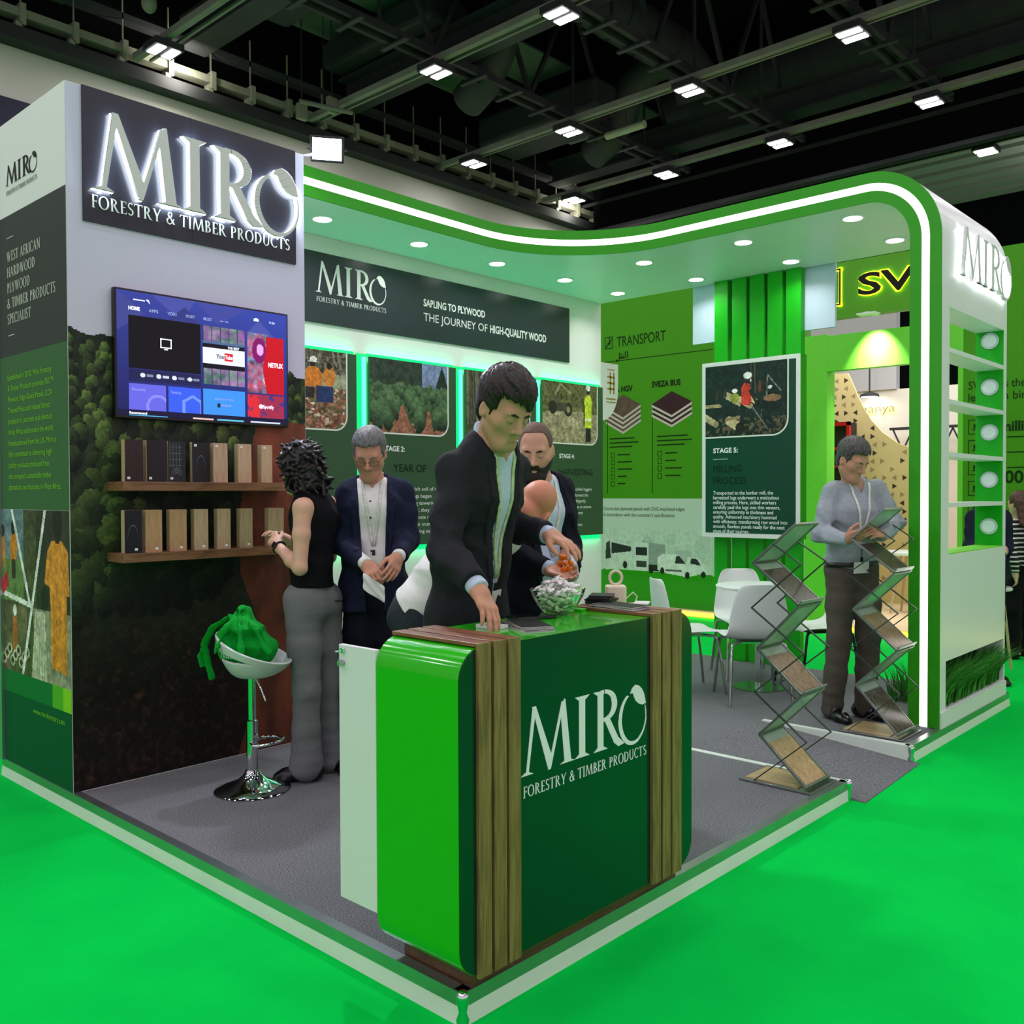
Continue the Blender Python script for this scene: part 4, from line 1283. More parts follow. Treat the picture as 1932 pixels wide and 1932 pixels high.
def sample(x, z, w, h, face, label, grp, edge=0.022):
    t_ = thing('plywood_sample', label, 'sample', (x, 2.56, z), grp)
    rot = Matrix.Rotation(math.radians(-6), 4, 'Z')
    mb = MB().box(0, w, -edge, edge, 0, h, rot)
    mb.v = [(a + x, b + 2.56, c + z) for a, b, c in mb.v]
    mb.build('core', m_pale, t_, bevel=0.001)
    mb = MB().box(0.002, w + 0.002, -edge - 0.003, -edge, 0, h, rot)
    mb.v = [(a + x, b + 2.56, c + z) for a, b, c in mb.v]
    mb.build('face_veneer', m_face[face], t_)
    if face in ('pattern', 'navy', 'wiremesh'):
        mb = MB()
        fr = Fr(rot @ Vector((0, -edge - 0.003, 0)) + Vector((x, 2.56, z)), rot @ Vector((1, 0, 0)), (0, 0, 1))
        if face == 'pattern':
            for k in range(4):
                mb.rect(fr, 0.01 + k * 0.016, h * 0.35, 0.0115 + k * 0.016, h - 0.01, 0, 0.0006); mb.rect(fr, 0.006, h * (0.4 + 0.15 * k), w * 0.8, h * (0.4 + 0.15 * k) + 0.0015, 0, 0.0006)
            for r_ in (0.012, 0.02, 0.028):
                pts = [(w * 0.5 + r_ * math.cos(a / 12 * PI), 0.03 + r_ * 1.3 * math.sin(a / 12 * PI)) for a in range(13)]
                for k in range(12):
                    mb.flat([pts[k], pts[k + 1], (pts[k + 1][0], pts[k + 1][1] + 0.003), (pts[k][0], pts[k][1] + 0.003)], fr, 0.0006)
        else:
            pts = [(w * 0.5 + 0.026 * math.cos(a / 14 * PI), 0.06 + 0.075 * math.sin(a / 14 * PI)) for a in range(15)]
            for k in range(14):
                mb.flat([pts[k], pts[k + 1], (pts[k + 1][0], pts[k + 1][1] + 0.003), (pts[k][0], pts[k][1] + 0.003)], fr, 0.0006)
        mb.build('printed_lines', mat('film_lines', (120, 130, 136), 0.5), t_)
    mb = MB()
    lx = w * 0.6 if z < 1.3 else 0.012
    lz = 0.012 if face not in ('pink', 'beech', 'wiremesh') else h - 0.022
    mb.box(lx, lx + 0.014, -edge - 0.004, -edge - 0.003, lz, lz + 0.012, rot)
    mb.v = [(a + x, b + 2.56, c + z) for a, b, c in mb.v]
    mb.build('tag', m_tag, t_)
    return t_


up = [(0.205, 0.085, 'espresso', 'dark espresso-faced board sample at the left end of the upper shelf'), (0.315, 0.10, 'black', 'black-faced board sample, second from the left on the upper shelf'),
      (0.426, 0.088, 'pattern', 'dark board sample with a pale line pattern, third on the upper shelf'), (0.56, 0.095, 'wiremesh', 'thin-edged black board sample in the middle of the upper shelf'),
      (0.676, 0.076, 'pink', 'pinkish pale plywood sample, third from the right on the upper shelf'), (0.82, 0.074, 'beech', 'pale beech plywood sample, second from the right on the upper shelf'), (0.962, 0.062, 'beech', 'narrow pale plywood sample at the right end of the upper shelf')]
for x, w, f_, lab in up:
    sample(x, 1.5045, w, 0.205, f_, lab, 'board samples on the upper shelf', 0.012 if f_ == 'wiremesh' else 0.022)
lo_ = [(0.2, 0.082, 'navy', 'dark printed board sample at the left end of the lower shelf'), (0.306, 0.08, 'tan', 'tan plywood sample, second from the left on the lower shelf'), (0.433, 0.084, 'tan', 'tan plywood sample, third from the left on the lower shelf'),
       (0.565, 0.072, 'ash', 'pale ash plywood sample in the middle of the lower shelf'), (0.696, 0.07, 'ash', 'pale ash plywood sample, third from the right on the lower shelf'), (0.83, 0.068, 'olive', 'greyish olive plywood sample, second from the right on the lower shelf'),
       (1.003, 0.09, 'olive', 'greyish olive plywood sample by the hand of the woman')]
for x, w, f_, lab in lo_:
    sample(x, 1.1555, w, 0.21, f_, lab, 'board samples on the lower shelf')

# ------------------------------------------------------------------ counter
m_counter_green = mat('counter_gloss_green', (34, 186, 0), 0.16, var=0.01, spec=0.6, coat=0.6)
m_counter_front = mat('counter_front_green', (9, 50, 36), 0.18, var=0.02, spec=0.5, coat=0.3)
m_slat_wood = wood_mat('counter_slat_wood', (104, 82, 48), (146, 122, 74), 4, 'Z', 0.4)
m_slat_top = wood_mat('counter_slat_wood_top', (104, 66, 44), (140, 94, 64), 4, 'Y', 0.4)
m_plinth_wood = wood_mat('plinth_wood', (74, 48, 32), (108, 74, 48), 4, 'X', 0.45)
ct = thing('reception_counter', 'rounded glossy green reception counter with dark front, white logo and wooden slats', 'counter', (0.56, 0.14, 0))
BX0, BX1, BY0, BY1, BZ0, BZ1, BR = -0.046, 1.17, -0.034, 0.325, 0.055, 1.002, 0.092


def rrect(x0, x1, z0, z1, r, n=10):
    pts = []
    for cx_, cz_, a0 in ((x1 - r, z0 + r, -90), (x1 - r, z1 - r, 0), (x0 + r, z1 - r, 90), (x0 + r, z0 + r, 180)):
        pts += [(cx_ + r * math.cos(math.radians(a0 + 90 * i / n)), cz_ + r * math.sin(math.radians(a0 + 90 * i / n))) for i in range(n + 1)]
    return pts


FC = Fr((0, BY0, 0), (1, 0, 0), (0, 0, 1))
MB().prism(rrect(BX0, BX1, BZ0, BZ1, BR), FC, -(BY1 - BY0), -0.001).build('body', m_counter_green, ct, smooth=35)
MB().prism(rrect(BX0 + 0.002, BX1 - 0.002, BZ0 + 0.002, BZ1 - 0.002, BR - 0.002), FC, -0.001, 0.003).build('front_panel', m_counter_front, ct, smooth=35)
for x0, x1 in ((0.020, 0.072), (0.084, 0.136), (0.147, 0.199), (0.893, 0.944), (0.956, 1.007), (1.019, 1.08)):
    mb = MB().box(x0, x1, BY0 - 0.016, BY0 - 0.003, BZ0 - 0.004, BZ1 + 0.012)
    o = mb.build('slat', m_slat_wood, ct, bevel=0.0015)
    MB().box(x0, x1, BY0 - 0.003, BY1 + 0.004, BZ1 + 0.0005, BZ1 + 0.012).build('top_strip', m_slat_top, o, bevel=0.0015)
MB().box(0.04, 1.115, 0.0, 0.3, 0.0, BZ0 + 0.002).build('plinth', m_plinth_wood, ct)
logo_flat(FC, 0.213, 0.587, 0.198, 0.655, m_text_white, ct, 0.0045, (0.066, 0.034))
door = MB().box(BX0 + 0.0, BX0 + 0.018, BY1 + 0.004, 0.512, 0.15, 0.962).build('door', m_white, ct, bevel=0.0015)
mb = MB()
dx, dy = BX0 - 0.001, 0.487
mb.cyl((dx, dy, 0.945), (dx - 0.008, dy, 0.945), 0.009)
mb.tube([(dx - 0.006, dy, 0.945), (dx - 0.012, dy + 0.008, 0.941), (dx - 0.012, dy + 0.026, 0.939)], 0.0028, 8)
mb.build('lock', m_chrome, door, smooth=50)
mb = MB().cyl((dx, dy, 0.905), (dx - 0.02, dy, 0.905), 0.008)
mb.box(dx - 0.006, dx, dy + 0.008, dy + 0.022, 0.897, 0.913)
mb.build('latch', m_alu, door, smooth=50)

# things on the counter
CZ = 1.0025
m_glass = mat('clear_glass', (250, 255, 252), 0.0, trans=1.0, ior=1.12)
bowl = thing('sweet_bowl', 'clear ribbed glass bowl full of wrapped sweets on the counter', 'bowl', (0.745, 0.262, CZ))
mb = MB()
prof = [(0.0, 0.0), (0.044, 0.0), (0.056, 0.012), (0.074, 0.036), (0.09, 0.064), (0.1, 0.094), (0.097, 0.095), (0.086, 0.065), (0.07, 0.038), (0.05, 0.014), (0.0, 0.007)]
n = 48
vs, fs = [], []
for j, (r_, z) in enumerate(prof):
    for k in range(n):
        a = 2 * PI * k / n
        rr_ = r_ * (1 + (0.02 * math.cos(16 * a) if 2 <= j <= 5 else 0))
        vs.append((0.745 + rr_ * math.cos(a), 0.262 + rr_ * math.sin(a), CZ + z))
for j in range(len(prof) - 1):
    for k in range(n):
        fs.append((j * n + k, j * n + (k + 1) % n, (j + 1) * n + (k + 1) % n, (j + 1) * n + k))
mb.add(vs, fs)
bo = mb.build('glass', m_glass, bowl, smooth=60)
m_wrap = [mat('sweet_wrapper_white', (248, 246, 244), 0.35, var=0.06, vscale=90, bump=0.4, bscale=160), mat('sweet_wrapper_green', (190, 236, 176), 0.35, var=0.1, vscale=90, bump=0.4, bscale=160)]


def sweet_mesh(seed):
    r_ = random.Random(seed)
    mb = MB()
    S_ = []
    for i, (x, w, h) in enumerate(((-0.021, 0.011, 0.0012), (-0.015, 0.008, 0.0025), (-0.012, 0.004, 0.003), (-0.009, 0.0075, 0.0055), (0, 0.0085, 0.007), (0.009, 0.0075, 0.0055), (0.012, 0.004, 0.003), (0.015, 0.008, 0.0025), (0.021, 0.011, 0.0012))):
        ring = []
        for k in range(8):
            a = 2 * PI * k / 8
            j_ = 1 + r_.uniform(-0.22, 0.22)
            ring.append((x + r_.uniform(-0.001, 0.001), w * math.cos(a) * j_, h * math.sin(a) * j_))
        S_.append(ring)
    for ring in S_:
        ring.append(ring[0])
    mb.sheet(S_)
    return mb


proto = {}
for c_ in (0, 1):
    for s_ in (1, 2, 3):
        o = sweet_mesh(s_).build('wrapped_sweet', m_wrap[c_], None, smooth=45)
        tag(o, ['white wrapped sweet heaped in the glass bowl', 'green wrapped sweet lying low in the glass bowl'][c_], 'sweet', ['white sweets in the bowl', 'green sweets in the bowl'][c_])
        proto[(c_, s_)] = [o, False]
r_ = random.Random(5)
placed = []
for layer, (z, rad, n_, c_) in enumerate(((0.016, 0.034, 7, 1), (0.030, 0.05, 13, 1), (0.045, 0.06, 16, 1), (0.060, 0.07, 18, 1), (0.075, 0.076, 19, 0), (0.090, 0.080, 20, 0), (0.104, 0.064, 15, 0), (0.117, 0.042, 8, 0), (0.127, 0.018, 2, 0))):
    for k in range(n_):
        ok = False
        for tr in range(60):
            a, q_ = r_.uniform(0, 2 * PI), rad * math.sqrt(r_.uniform(0, 1))
            p = Vector((0.745 + q_ * math.cos(a), 0.262 + q_ * math.sin(a), CZ + z + r_.uniform(-0.004, 0.004)))
            if all((p - q).length > 0.0165 for q in placed):
                ok = True
                break
        if not ok:
            continue
        placed.append(p)
        pr = proto[(c_, r_.randint(1, 3))]
        o = pr[0] if not pr[1] else pr[0].copy()
        if pr[1]:
            COL.objects.link(o)
        pr[1] = True
        o.location = p
        o.rotation_euler = (r_.uniform(-0.7, 0.7), r_.uniform(-0.7, 0.7), r_.uniform(0, 6.28))

m_dark_print = mat('leaflet_dark', (24, 32, 26), 0.5, var=0.5, vscale=30, spec=0.2)
m_paper = mat('leaflet_paper', (214, 220, 212), 0.5)


def leaflet(x, y, z, w, h, rz, m, label, grp, name='leaflet', t=0.0022, cat='leaflet'):
    o = thing(name, label, cat, (x, y, z), grp)
    o.rotation_euler = (0, 0, rz)
    q = MB().box(-w / 2, w / 2, -h / 2, h / 2, 0, t * 0.8).build('pages', m_paper); q.parent = o
    q = MB().box(-w / 2, w / 2, -h / 2, h / 2, t * 0.8, t).build('cover', m); q.parent = o
    return o


stack = ['lowest', 'second from the bottom', 'third from the bottom', 'fourth from the bottom', 'second from the top', 'topmost']
for i in range(6):
    leaflet(0.40 + 0.006 * i, 0.118 + 0.004 * (i % 3), CZ + 0.0024 * i, 0.105, 0.21, math.radians(-18 - 3.0 * i), m_dark_print, 'dark printed leaflet fanned under the hand of the man in charcoal, ' + stack[i], 'leaflets by the hand')
solo(MB().box(0.30, 0.36, 0.15, 0.24, CZ, CZ + 0.012), 'card_box', m_paper, 'small pale box of cards at the left end of the counter top', 'box', bevel=0.001)
tb = thing('tablet', 'black tablet lying on the counter behind the leaflets', 'tablet', (0.60, 0.262, CZ))
q = Matrix.Translation((0.60, 0.262, CZ)) @ Matrix.Rotation(math.radians(-22), 4, 'Z')
MB().box(-0.075, 0.075, -0.05, 0.05, 0, 0.010, q).build('casing', m_black_plastic, tb, bevel=0.003)
MB().box(-0.068, 0.068, -0.044, 0.044, 0.010, 0.0105, q).build('screen', mat('tablet_glass', (20, 24, 26), 0.08, spec=0.6), tb)
for i in range(9):
    leaflet(0.955 + 0.004 * (i % 3), 0.135 + 0.003 * ((i * 2) % 5), CZ + 0.0028 * i, 0.105, 0.20, math.radians(-4 + 5 * math.sin(i * 2.1)), m_dark_print,
            'dark printed brochure in the pile at the right end, ' + (['lowest of nine', 'second of nine', 'third of nine', 'fourth of nine', 'middle of nine', 'sixth of nine', 'seventh of nine', 'eighth of nine', 'topmost of nine'][i]), 'brochure pile at the right end', 'brochure', 0.0026, 'brochure')
for i in range(6):
    o = MB().box(-0.055, 0.055, -0.045, 0.045, 0, 0.0075).build('sample_card', m_black_plastic, bevel=0.001)
    o.location = (1.03 + 0.006 * math.sin(i * 3), 0.282, CZ + 0.0078 * i)
    o.rotation_euler = (0, 0, math.radians(20 + 14 * math.sin(i * 1.7)))
    tag(o, 'black sample card in the small pile behind the sweet bowl, ' + ['lowest', 'second up', 'third up', 'fourth up', 'fifth up', 'topmost'][i], 'card', 'black sample cards')
o = MB().box(-0.05, 0.05, -0.035, 0.035, 0, 0.008).build('green_folder', mat('folder_green', (60, 190, 30), 0.35), bevel=0.001)
o.location = (0.898, 0.283, CZ); o.rotation_euler = (0, 0, 0.2)
tag(o, 'small bright green folder lying beside the sweet bowl', 'folder')
m_cream = mat('cream_plastic', (226, 214, 188), 0.45, spec=0.4)
pw = thing('charging_dock', 'cream charging block with a round ring on top, on the counter', 'charger', (1.128, 0.285, CZ))
q = Matrix.Translation((1.128, 0.285, CZ)) @ Matrix.Rotation(math.radians(-47), 4, 'Z')
MB().box(-0.04, 0.04, -0.03, 0.03, 0, 0.075, q).build('block', m_cream, pw, bevel=0.008)
mb = MB()
mb.tube([q @ Vector((0.024 * math.cos(a), 0, 0.104 + 0.027 * math.sin(a))) for a in [2 * PI * k / 24 for k in range(25)]], 0.006, 10, False)
mb.build('ring', m_cream, pw, smooth=60)
mb = MB()
mb.tube([q @ Vector(p) for p in ((0.04, 0.0, 0.02), (0.07, 0.01, 0.045), (0.085, 0.0, 0.03), (0.075, -0.01, 0.006), (0.04, -0.02, 0.004))], 0.0025, 8)
mb.build('cable', m_cream, pw, smooth=60)
o = MB().box(-0.045, 0.045, -0.028, 0.028, 0, 0.006).build('card_stack', m_paper, bevel=0.001)
o.location = (1.12, 0.155, BZ1 + 0.0125); o.rotation_euler = (0, 0, 0.5)
tag(o, 'small white stack of cards on the wooden slats at the right end of the counter', 'cards')

# ------------------------------------------------------------------ bar stool and tote bag
m_stool_white = mat('stool_abs_white', (206, 214, 208), 0.22, spec=0.5)
SXY = Vector((0.616, 2.096, 0))
st = thing('bar_stool', 'white bucket bar stool on a chrome trumpet base, before the forest mural', 'stool', SXY)
MB().lathe([(0.0, 0.0), (0.178, 0.0), (0.182, 0.005), (0.176, 0.012), (0.13, 0.028), (0.07, 0.052), (0.04, 0.08), (0.032, 0.1), (0.0, 0.1)], SXY, 48).build('base', m_chrome, st, smooth=50)
mb = MB()
mb.lathe([(0.028, 0.1), (0.028, 0.34), (0.020, 0.345), (0.020, 0.56)], SXY, 24)
mb.build('column', m_chrome, st, smooth=40)
fx = Vector((0.677, -0.736, 0)); fy = Vector((0.736, 0.677, 0)); fz = Vector((0, 0, 1))    # the stool looks along fx
loop = [SXY + fx * (0.03 + 0.12 * math.sin(PI * t_) ** 0.8) + fy * (0.085 * math.cos(PI * t_)) + fz * (0.235 + 0.012 * math.sin(PI * t_)) for t_ in [i / 20 for i in range(21)]]
mb = MB().tube([SXY + fz * 0.235 + fy * 0.02] + loop + [SXY + fz * 0.235 - fy * 0.02], 0.008, 8)
mb.build('footrest', m_chrome, st, smooth=60)
mb = MB().tube([SXY + fz * 0.545 + fx * 0.02, SXY + fz * 0.50 + fx * 0.05 - fy * 0.02, SXY + fz * 0.44 + fx * 0.075 - fy * 0.03], 0.004, 8)
mb.build('lever', m_chrome, st, smooth=60)
NU, NV = 120, 40
grid = []
keep = []
for j in range(NV + 1):
    v = j / NV
    row = []
    for i in range(NU + 1):
        a = 2 * PI * i / NU           # 0 = front
        back = 0.5 - 0.5 * math.cos(a)
        rim = 0.072 + 0.150 * back ** 1.05
        z = 0.552 + rim * v ** 1.5
        r_ = (0.03 + 0.155 * v ** 0.55) * (1.0 + 0.05 * math.cos(a))
        r_ *= 1 - 0.12 * back * max(0, v - 0.6)
        row.append(SXY + fx * (r_ * math.cos(a)) + fy * (r_ * 1.08 * math.sin(a)) + fz * z)
    grid.append(row)
mb = MB()
vs = [tuple(p) for row in grid for p in row]
fs = []
for j in range(NV):
    for i in range(NU):
        cc = (grid[j][i] + grid[j + 1][i + 1]) / 2 - SXY
        xx, zz = cc.dot(fx), cc.z - 0.552
        tt = (xx + 0.17) / 0.215
        if tt < 1 and 0.104 - 0.016 * tt < zz < 0.156 - 0.066 * tt:     # the wedge-shaped opening under the rim
            continue
        fs.append((j * (NU + 1) + i, j * (NU + 1) + i + 1, (j + 1) * (NU + 1) + i + 1, (j + 1) * (NU + 1) + i))
mb.add(vs, fs)
o = mb.build('seat', m_stool_white, st, smooth=180)
bm = bmesh.new(); bm.from_mesh(o.data); bmesh.ops.remove_doubles(bm, verts=bm.verts, dist=1e-5); bm.to_mesh(o.data); bm.free()
md = o.modifiers.new('thickness', 'SOLIDIFY'); md.thickness = 0.012; md.offset = -1
md = o.modifiers.new('smooth', 'SUBSURF'); md.levels = md.render_levels = 1
o.data.polygons.foreach_set('use_smooth', [True] * len(o.data.polygons))

# ------------------------------------------------------------------ brochure racks
m_frame_alu = mat('rack_aluminium', (150, 156, 152), 0.3, 0.85, var=0.05, vscale=10)
m_arm = mat('rack_arm', (78, 86, 84), 0.4, 0.7)
m_acrylic = mat('rack_acrylic', (196, 216, 200), 0.14, var=0.04, spec=0.6, trans=0.45, ior=1.2)
m_tr = {'oak': wood_mat('tray_oak', (168, 138, 96), (204, 178, 134), 5, 'Y', 0.3), 'walnut': wood_mat('tray_walnut', (116, 92, 66), (156, 130, 100), 5, 'Y', 0.25), 'dark': wood_mat('tray_dark', (46, 40, 36), (92, 78, 68), 5, 'Y', 0.2)}


def rack(x0, x1, pts, arms, label, faces):
    t_ = thing('brochure_rack', label, 'rack', ((x0 + x1) / 2, 0.22, 0.0))
    cxx = (x0 + x1) / 2
    # base tray
    y0, y1 = pts[0][0] - 0.01, pts[0][0] + 0.33
    mb = MB().box(x0 - 0.02, x1 + 0.02, y0 - 0.02, y1 + 0.02, 0.0015, 0.012)
    bs = mb.build('base', m_frame_alu, t_, bevel=0.002)
    MB().box(x0 + 0.01, x1 - 0.01, y0 + 0.06, y1, 0.012, 0.016).build('base_sheet', m_tr['oak'], bs)
    for i in range(len(pts) - 1):
        (ya, za), (yb, zb) = pts[i], pts[i + 1]
        d = Vector((0, yb - ya, zb - za)); L = d.length; d.normalize()
        fr = Fr((x0, ya, za), (1, 0, 0), d)
        if fr.n.z < 0:
            sgn = -1
        else:
            sgn = 1
        up_ = i % 2 == 0
        mb = MB()
        for a0, a1, b0, b1 in ((0, 0.012, 0, L), (x1 - x0 - 0.012, x1 - x0, 0, L), (0.012, x1 - x0 - 0.012, 0, 0.014), (0.012, x1 - x0 - 0.012, L - 0.014, L)):
            mb.rect(fr, a0, b0, a1, b1, -0.006, 0.006)
        # lip at the lower end of an upward looking tray
        if up_:
            mb.rect(fr, 0, 0.0, x1 - x0, 0.006, 0, 0.028 * sgn) if sgn > 0 else mb.rect(fr, 0, 0.0, x1 - x0, 0.006, -0.028, 0)
        tr = mb.build('tray_frame', m_frame_alu, t_, bevel=0.001)
        MB().rect(fr, 0.012, 0.014, x1 - x0 - 0.012, L - 0.014, -0.003, 0.001).build('tray_panel', m_acrylic, tr)
        if up_ and faces[i // 2]:
            c0, c1 = (0.001, 0.005) if sgn > 0 else (-0.007, -0.003)
            MB().rect(fr, 0.02, 0.018, x1 - x0 - 0.02, L - 0.06, c0, c1).build('wood_sheet', m_tr[faces[i // 2]], tr)
    for xs in (x0 - 0.008, x1 + 0.008):
        for i in range(len(arms) - 1):
            MB().bar((xs, arms[i][0], arms[i][1]), (xs, arms[i + 1][0], arms[i + 1][1]), 0.005, 0.013, (1, 0, 0)).build('scissor_arm', m_arm, t_)
    return t_


Z1 = [(0.066, 0.019), (0.318, 0.242), (0.094, 0.465), (0.328, 0.668), (0.108, 0.897), (0.352, 1.092), (0.124, 1.292)]
A1 = [(0.335, 0.014), (0.062, 0.248), (0.335, 0.454), (0.075, 0.672), (0.352, 0.870), (0.092, 1.098), (0.24, 1.19)]
rack(2.359, 2.615, Z1, A1, 'zigzag aluminium brochure rack with wood sheets, standing by the ramp corner', ['oak', 'walnut', 'dark'])
Z2 = [(0.030, 0.024), (0.282, 0.29), (0.040, 0.52), (0.30, 0.742), (0.056, 0.972), (0.312, 1.164), (0.112, 1.345)]
A2 = [(0.325, 0.014), (0.018, 0.272), (0.31, 0.51), (0.03, 0.74), (0.33, 0.955), (0.05, 1.16), (0.2, 1.26)]
Z2 = [(y + 0.07, z) for y, z in Z2]; A2 = [(y + 0.07, z) for y, z in A2]
rack(3.62, 3.90, Z2, A2, 'zigzag aluminium brochure rack with dark sheets, before the leaning man in grey', ['dark', 'walnut', 'dark'])

# ------------------------------------------------------------------ table and chairs
m_plastic_w = mat('chair_white', (222, 228, 226), 0.35, spec=0.45)
tbx, tby = 4.45, 1.42
t_ = thing('meeting_table', 'small round white bistro table between the white chairs', 'table', (tbx, tby, 0))
MB().lathe([(0.0, 0.735), (0.30, 0.735), (0.315, 0.742), (0.315, 0.755), (0.305, 0.76), (0.0, 0.76)], (tbx, tby, 0), 40).build('table_top', m_plastic_w, t_, smooth=40)
MB().lathe([(0.03, 0.02), (0.03, 0.735)], (tbx, tby, 0), 20).build('column', m_chrome, t_, smooth=40)
MB().lathe([(0.0, 0.0), (0.19, 0.0), (0.19, 0.008), (0.05, 0.02), (0.0, 0.02)], (tbx, tby, 0), 40).build('base', mat('table_base', (120, 150, 120), 0.15, 0.6), t_, smooth=30)


def chair(label, metal):
    t_ = thing('chair', label, 'chair', (0, 0, 0), 'white shell chairs')
    # shell profile along the middle, from front edge to top of back: (y, z, half width)
    prof = [(0.22, 0.425, 0.19), (0.215, 0.445, 0.20), (0.17, 0.452, 0.215), (0.06, 0.438, 0.22), (-0.06, 0.432, 0.22), (-0.14, 0.445, 0.215), (-0.185, 0.49, 0.21), (-0.205, 0.56, 0.205), (-0.22, 0.66, 0.19), (-0.235, 0.76, 0.165), (-0.245, 0.815, 0.135), (-0.247, 0.825, 0.10)]
    S_ = []
    for y, z, w in prof:
        row = []
        for k in range(11):
            s = k / 5 - 1
            curl = 0.03 * abs(s) ** 2.5
            if z > 0.5:
                row.append((w * s, y + curl * 1.2, z))
            else:
                row.append((w * s, y, z + curl * 0.7 - 0.02 * (1 if abs(s) > 0.95 and y > 0.1 else 0)))
        S_.append(row)
    o = MB().sheet(S_).build('shell', m_plastic_w, None, smooth=180, solid=0.009, subsurf=2)
    o.parent = t_
    for sx in (-1, 1):
        for sy in (-1, 1):
            path = [(sx * 0.10, sy * 0.10, 0.418), (sx * 0.17, sy * 0.165, 0.415), (sx * 0.185, sy * 0.18, 0.40), (sx * 0.20, sy * 0.21, 0.2), (sx * 0.215, sy * 0.235, 0.003)]
            o = MB().tube(path, 0.0105, 10).build('leg', metal, None, smooth=60)
            o.parent = t_
    o = MB().box(-0.12, 0.12, -0.12, 0.12, 0.408, 0.42).build('seat_bracket', metal, None)
    o.parent = t_
    return t_


m_leg_dark = mat('chair_leg_dark', (30, 32, 32), 0.35, 0.6)
m_leg_chrome = mat('chair_leg_chrome', (170, 176, 172), 0.15, 1.0)


def place(c, x, y, fx_, fy_):
    c.location = (x, y, 0)
    c.rotation_euler = (0, 0, math.atan2(-fx_, fy_))
    return c


c3 = place(chair('white shell chair with its back to the viewer, before the round table', m_leg_chrome), 4.05, 1.26, 0.73, 0.68)
c1 = copy_thing(c3, (4.0, 1.78, 0), math.atan2(-0.8, -0.6), 'white shell chair left of the round table, half hidden by the counter')
c2 = copy_thing(c3, (4.80, 1.72, 0), math.atan2(0.7, -0.7), 'white shell chair behind the round table, against the green slats')
c4 = place(chair('white shell chair with dark legs right of the round table, behind the man in grey', m_leg_dark), 4.80, 1.13, -0.8, 0.6)

# ------------------------------------------------------------------ planter grass
m_grass = mat('planter_grass', (66, 140, 50), 0.5, var=0.35, vscale=14, spec=0.3)


def grass(name, label, x0, x1, y0, y1, z, n, h0, h1, lean, seed):
    r_ = random.Random(seed)
    mb = MB()
    for k in range(n):
        x, y = r_.uniform(x0, x1), r_.uniform(y0, y1)
        h = r_.uniform(h0, h1)
        a = r_.uniform(0, 2 * PI)
        dx_, dy_ = math.cos(a) * 0.35 + lean[0], math.sin(a) * 0.35 + lean[1] * r_.uniform(0.3, 1.2)
        w = r_.uniform(0.003, 0.006)
        px_, py_ = -math.sin(a) * w, math.cos(a) * w
        L_, R_ = [], []
        for s in (0, 0.3, 0.55, 0.8, 1.0):
            q = s * s * h * 0.6
            zz = z + h * (s - 0.25 * s * s * (abs(lean[0]) + abs(lean[1])))
            wk = (1 - s ** 2) if s < 1 else 0.05
            c_ = (x + dx_ * q, y + dy_ * q, zz)
            L_.append((c_[0] - px_ * wk, c_[1] - py_ * wk, c_[2])); R_.append((c_[0] + px_ * wk, c_[1] + py_ * wk, c_[2]))
        mb.sheet([L_, R_])
    return solo(mb, name, m_grass, label, 'grass')


g = grass('grass', 'long green artificial grass spilling out of the white planter box, lower right', PX0 + 0.02, PX1 - 0.02, YF + 0.015, YF + TH - 0.03, PZ0 + 0.003, 1500, 0.18, 0.36, (0.12, -0.75), 3)
g['kind'] = 'stuff'
g = grass('grass', 'small tuft of green grass on the carpet behind the arched pillar', 4.62, 4.92, 0.40, 0.55, 0.002, 130, 0.12, 0.3, (-0.3, 0.2), 4)
g['kind'] = 'stuff'

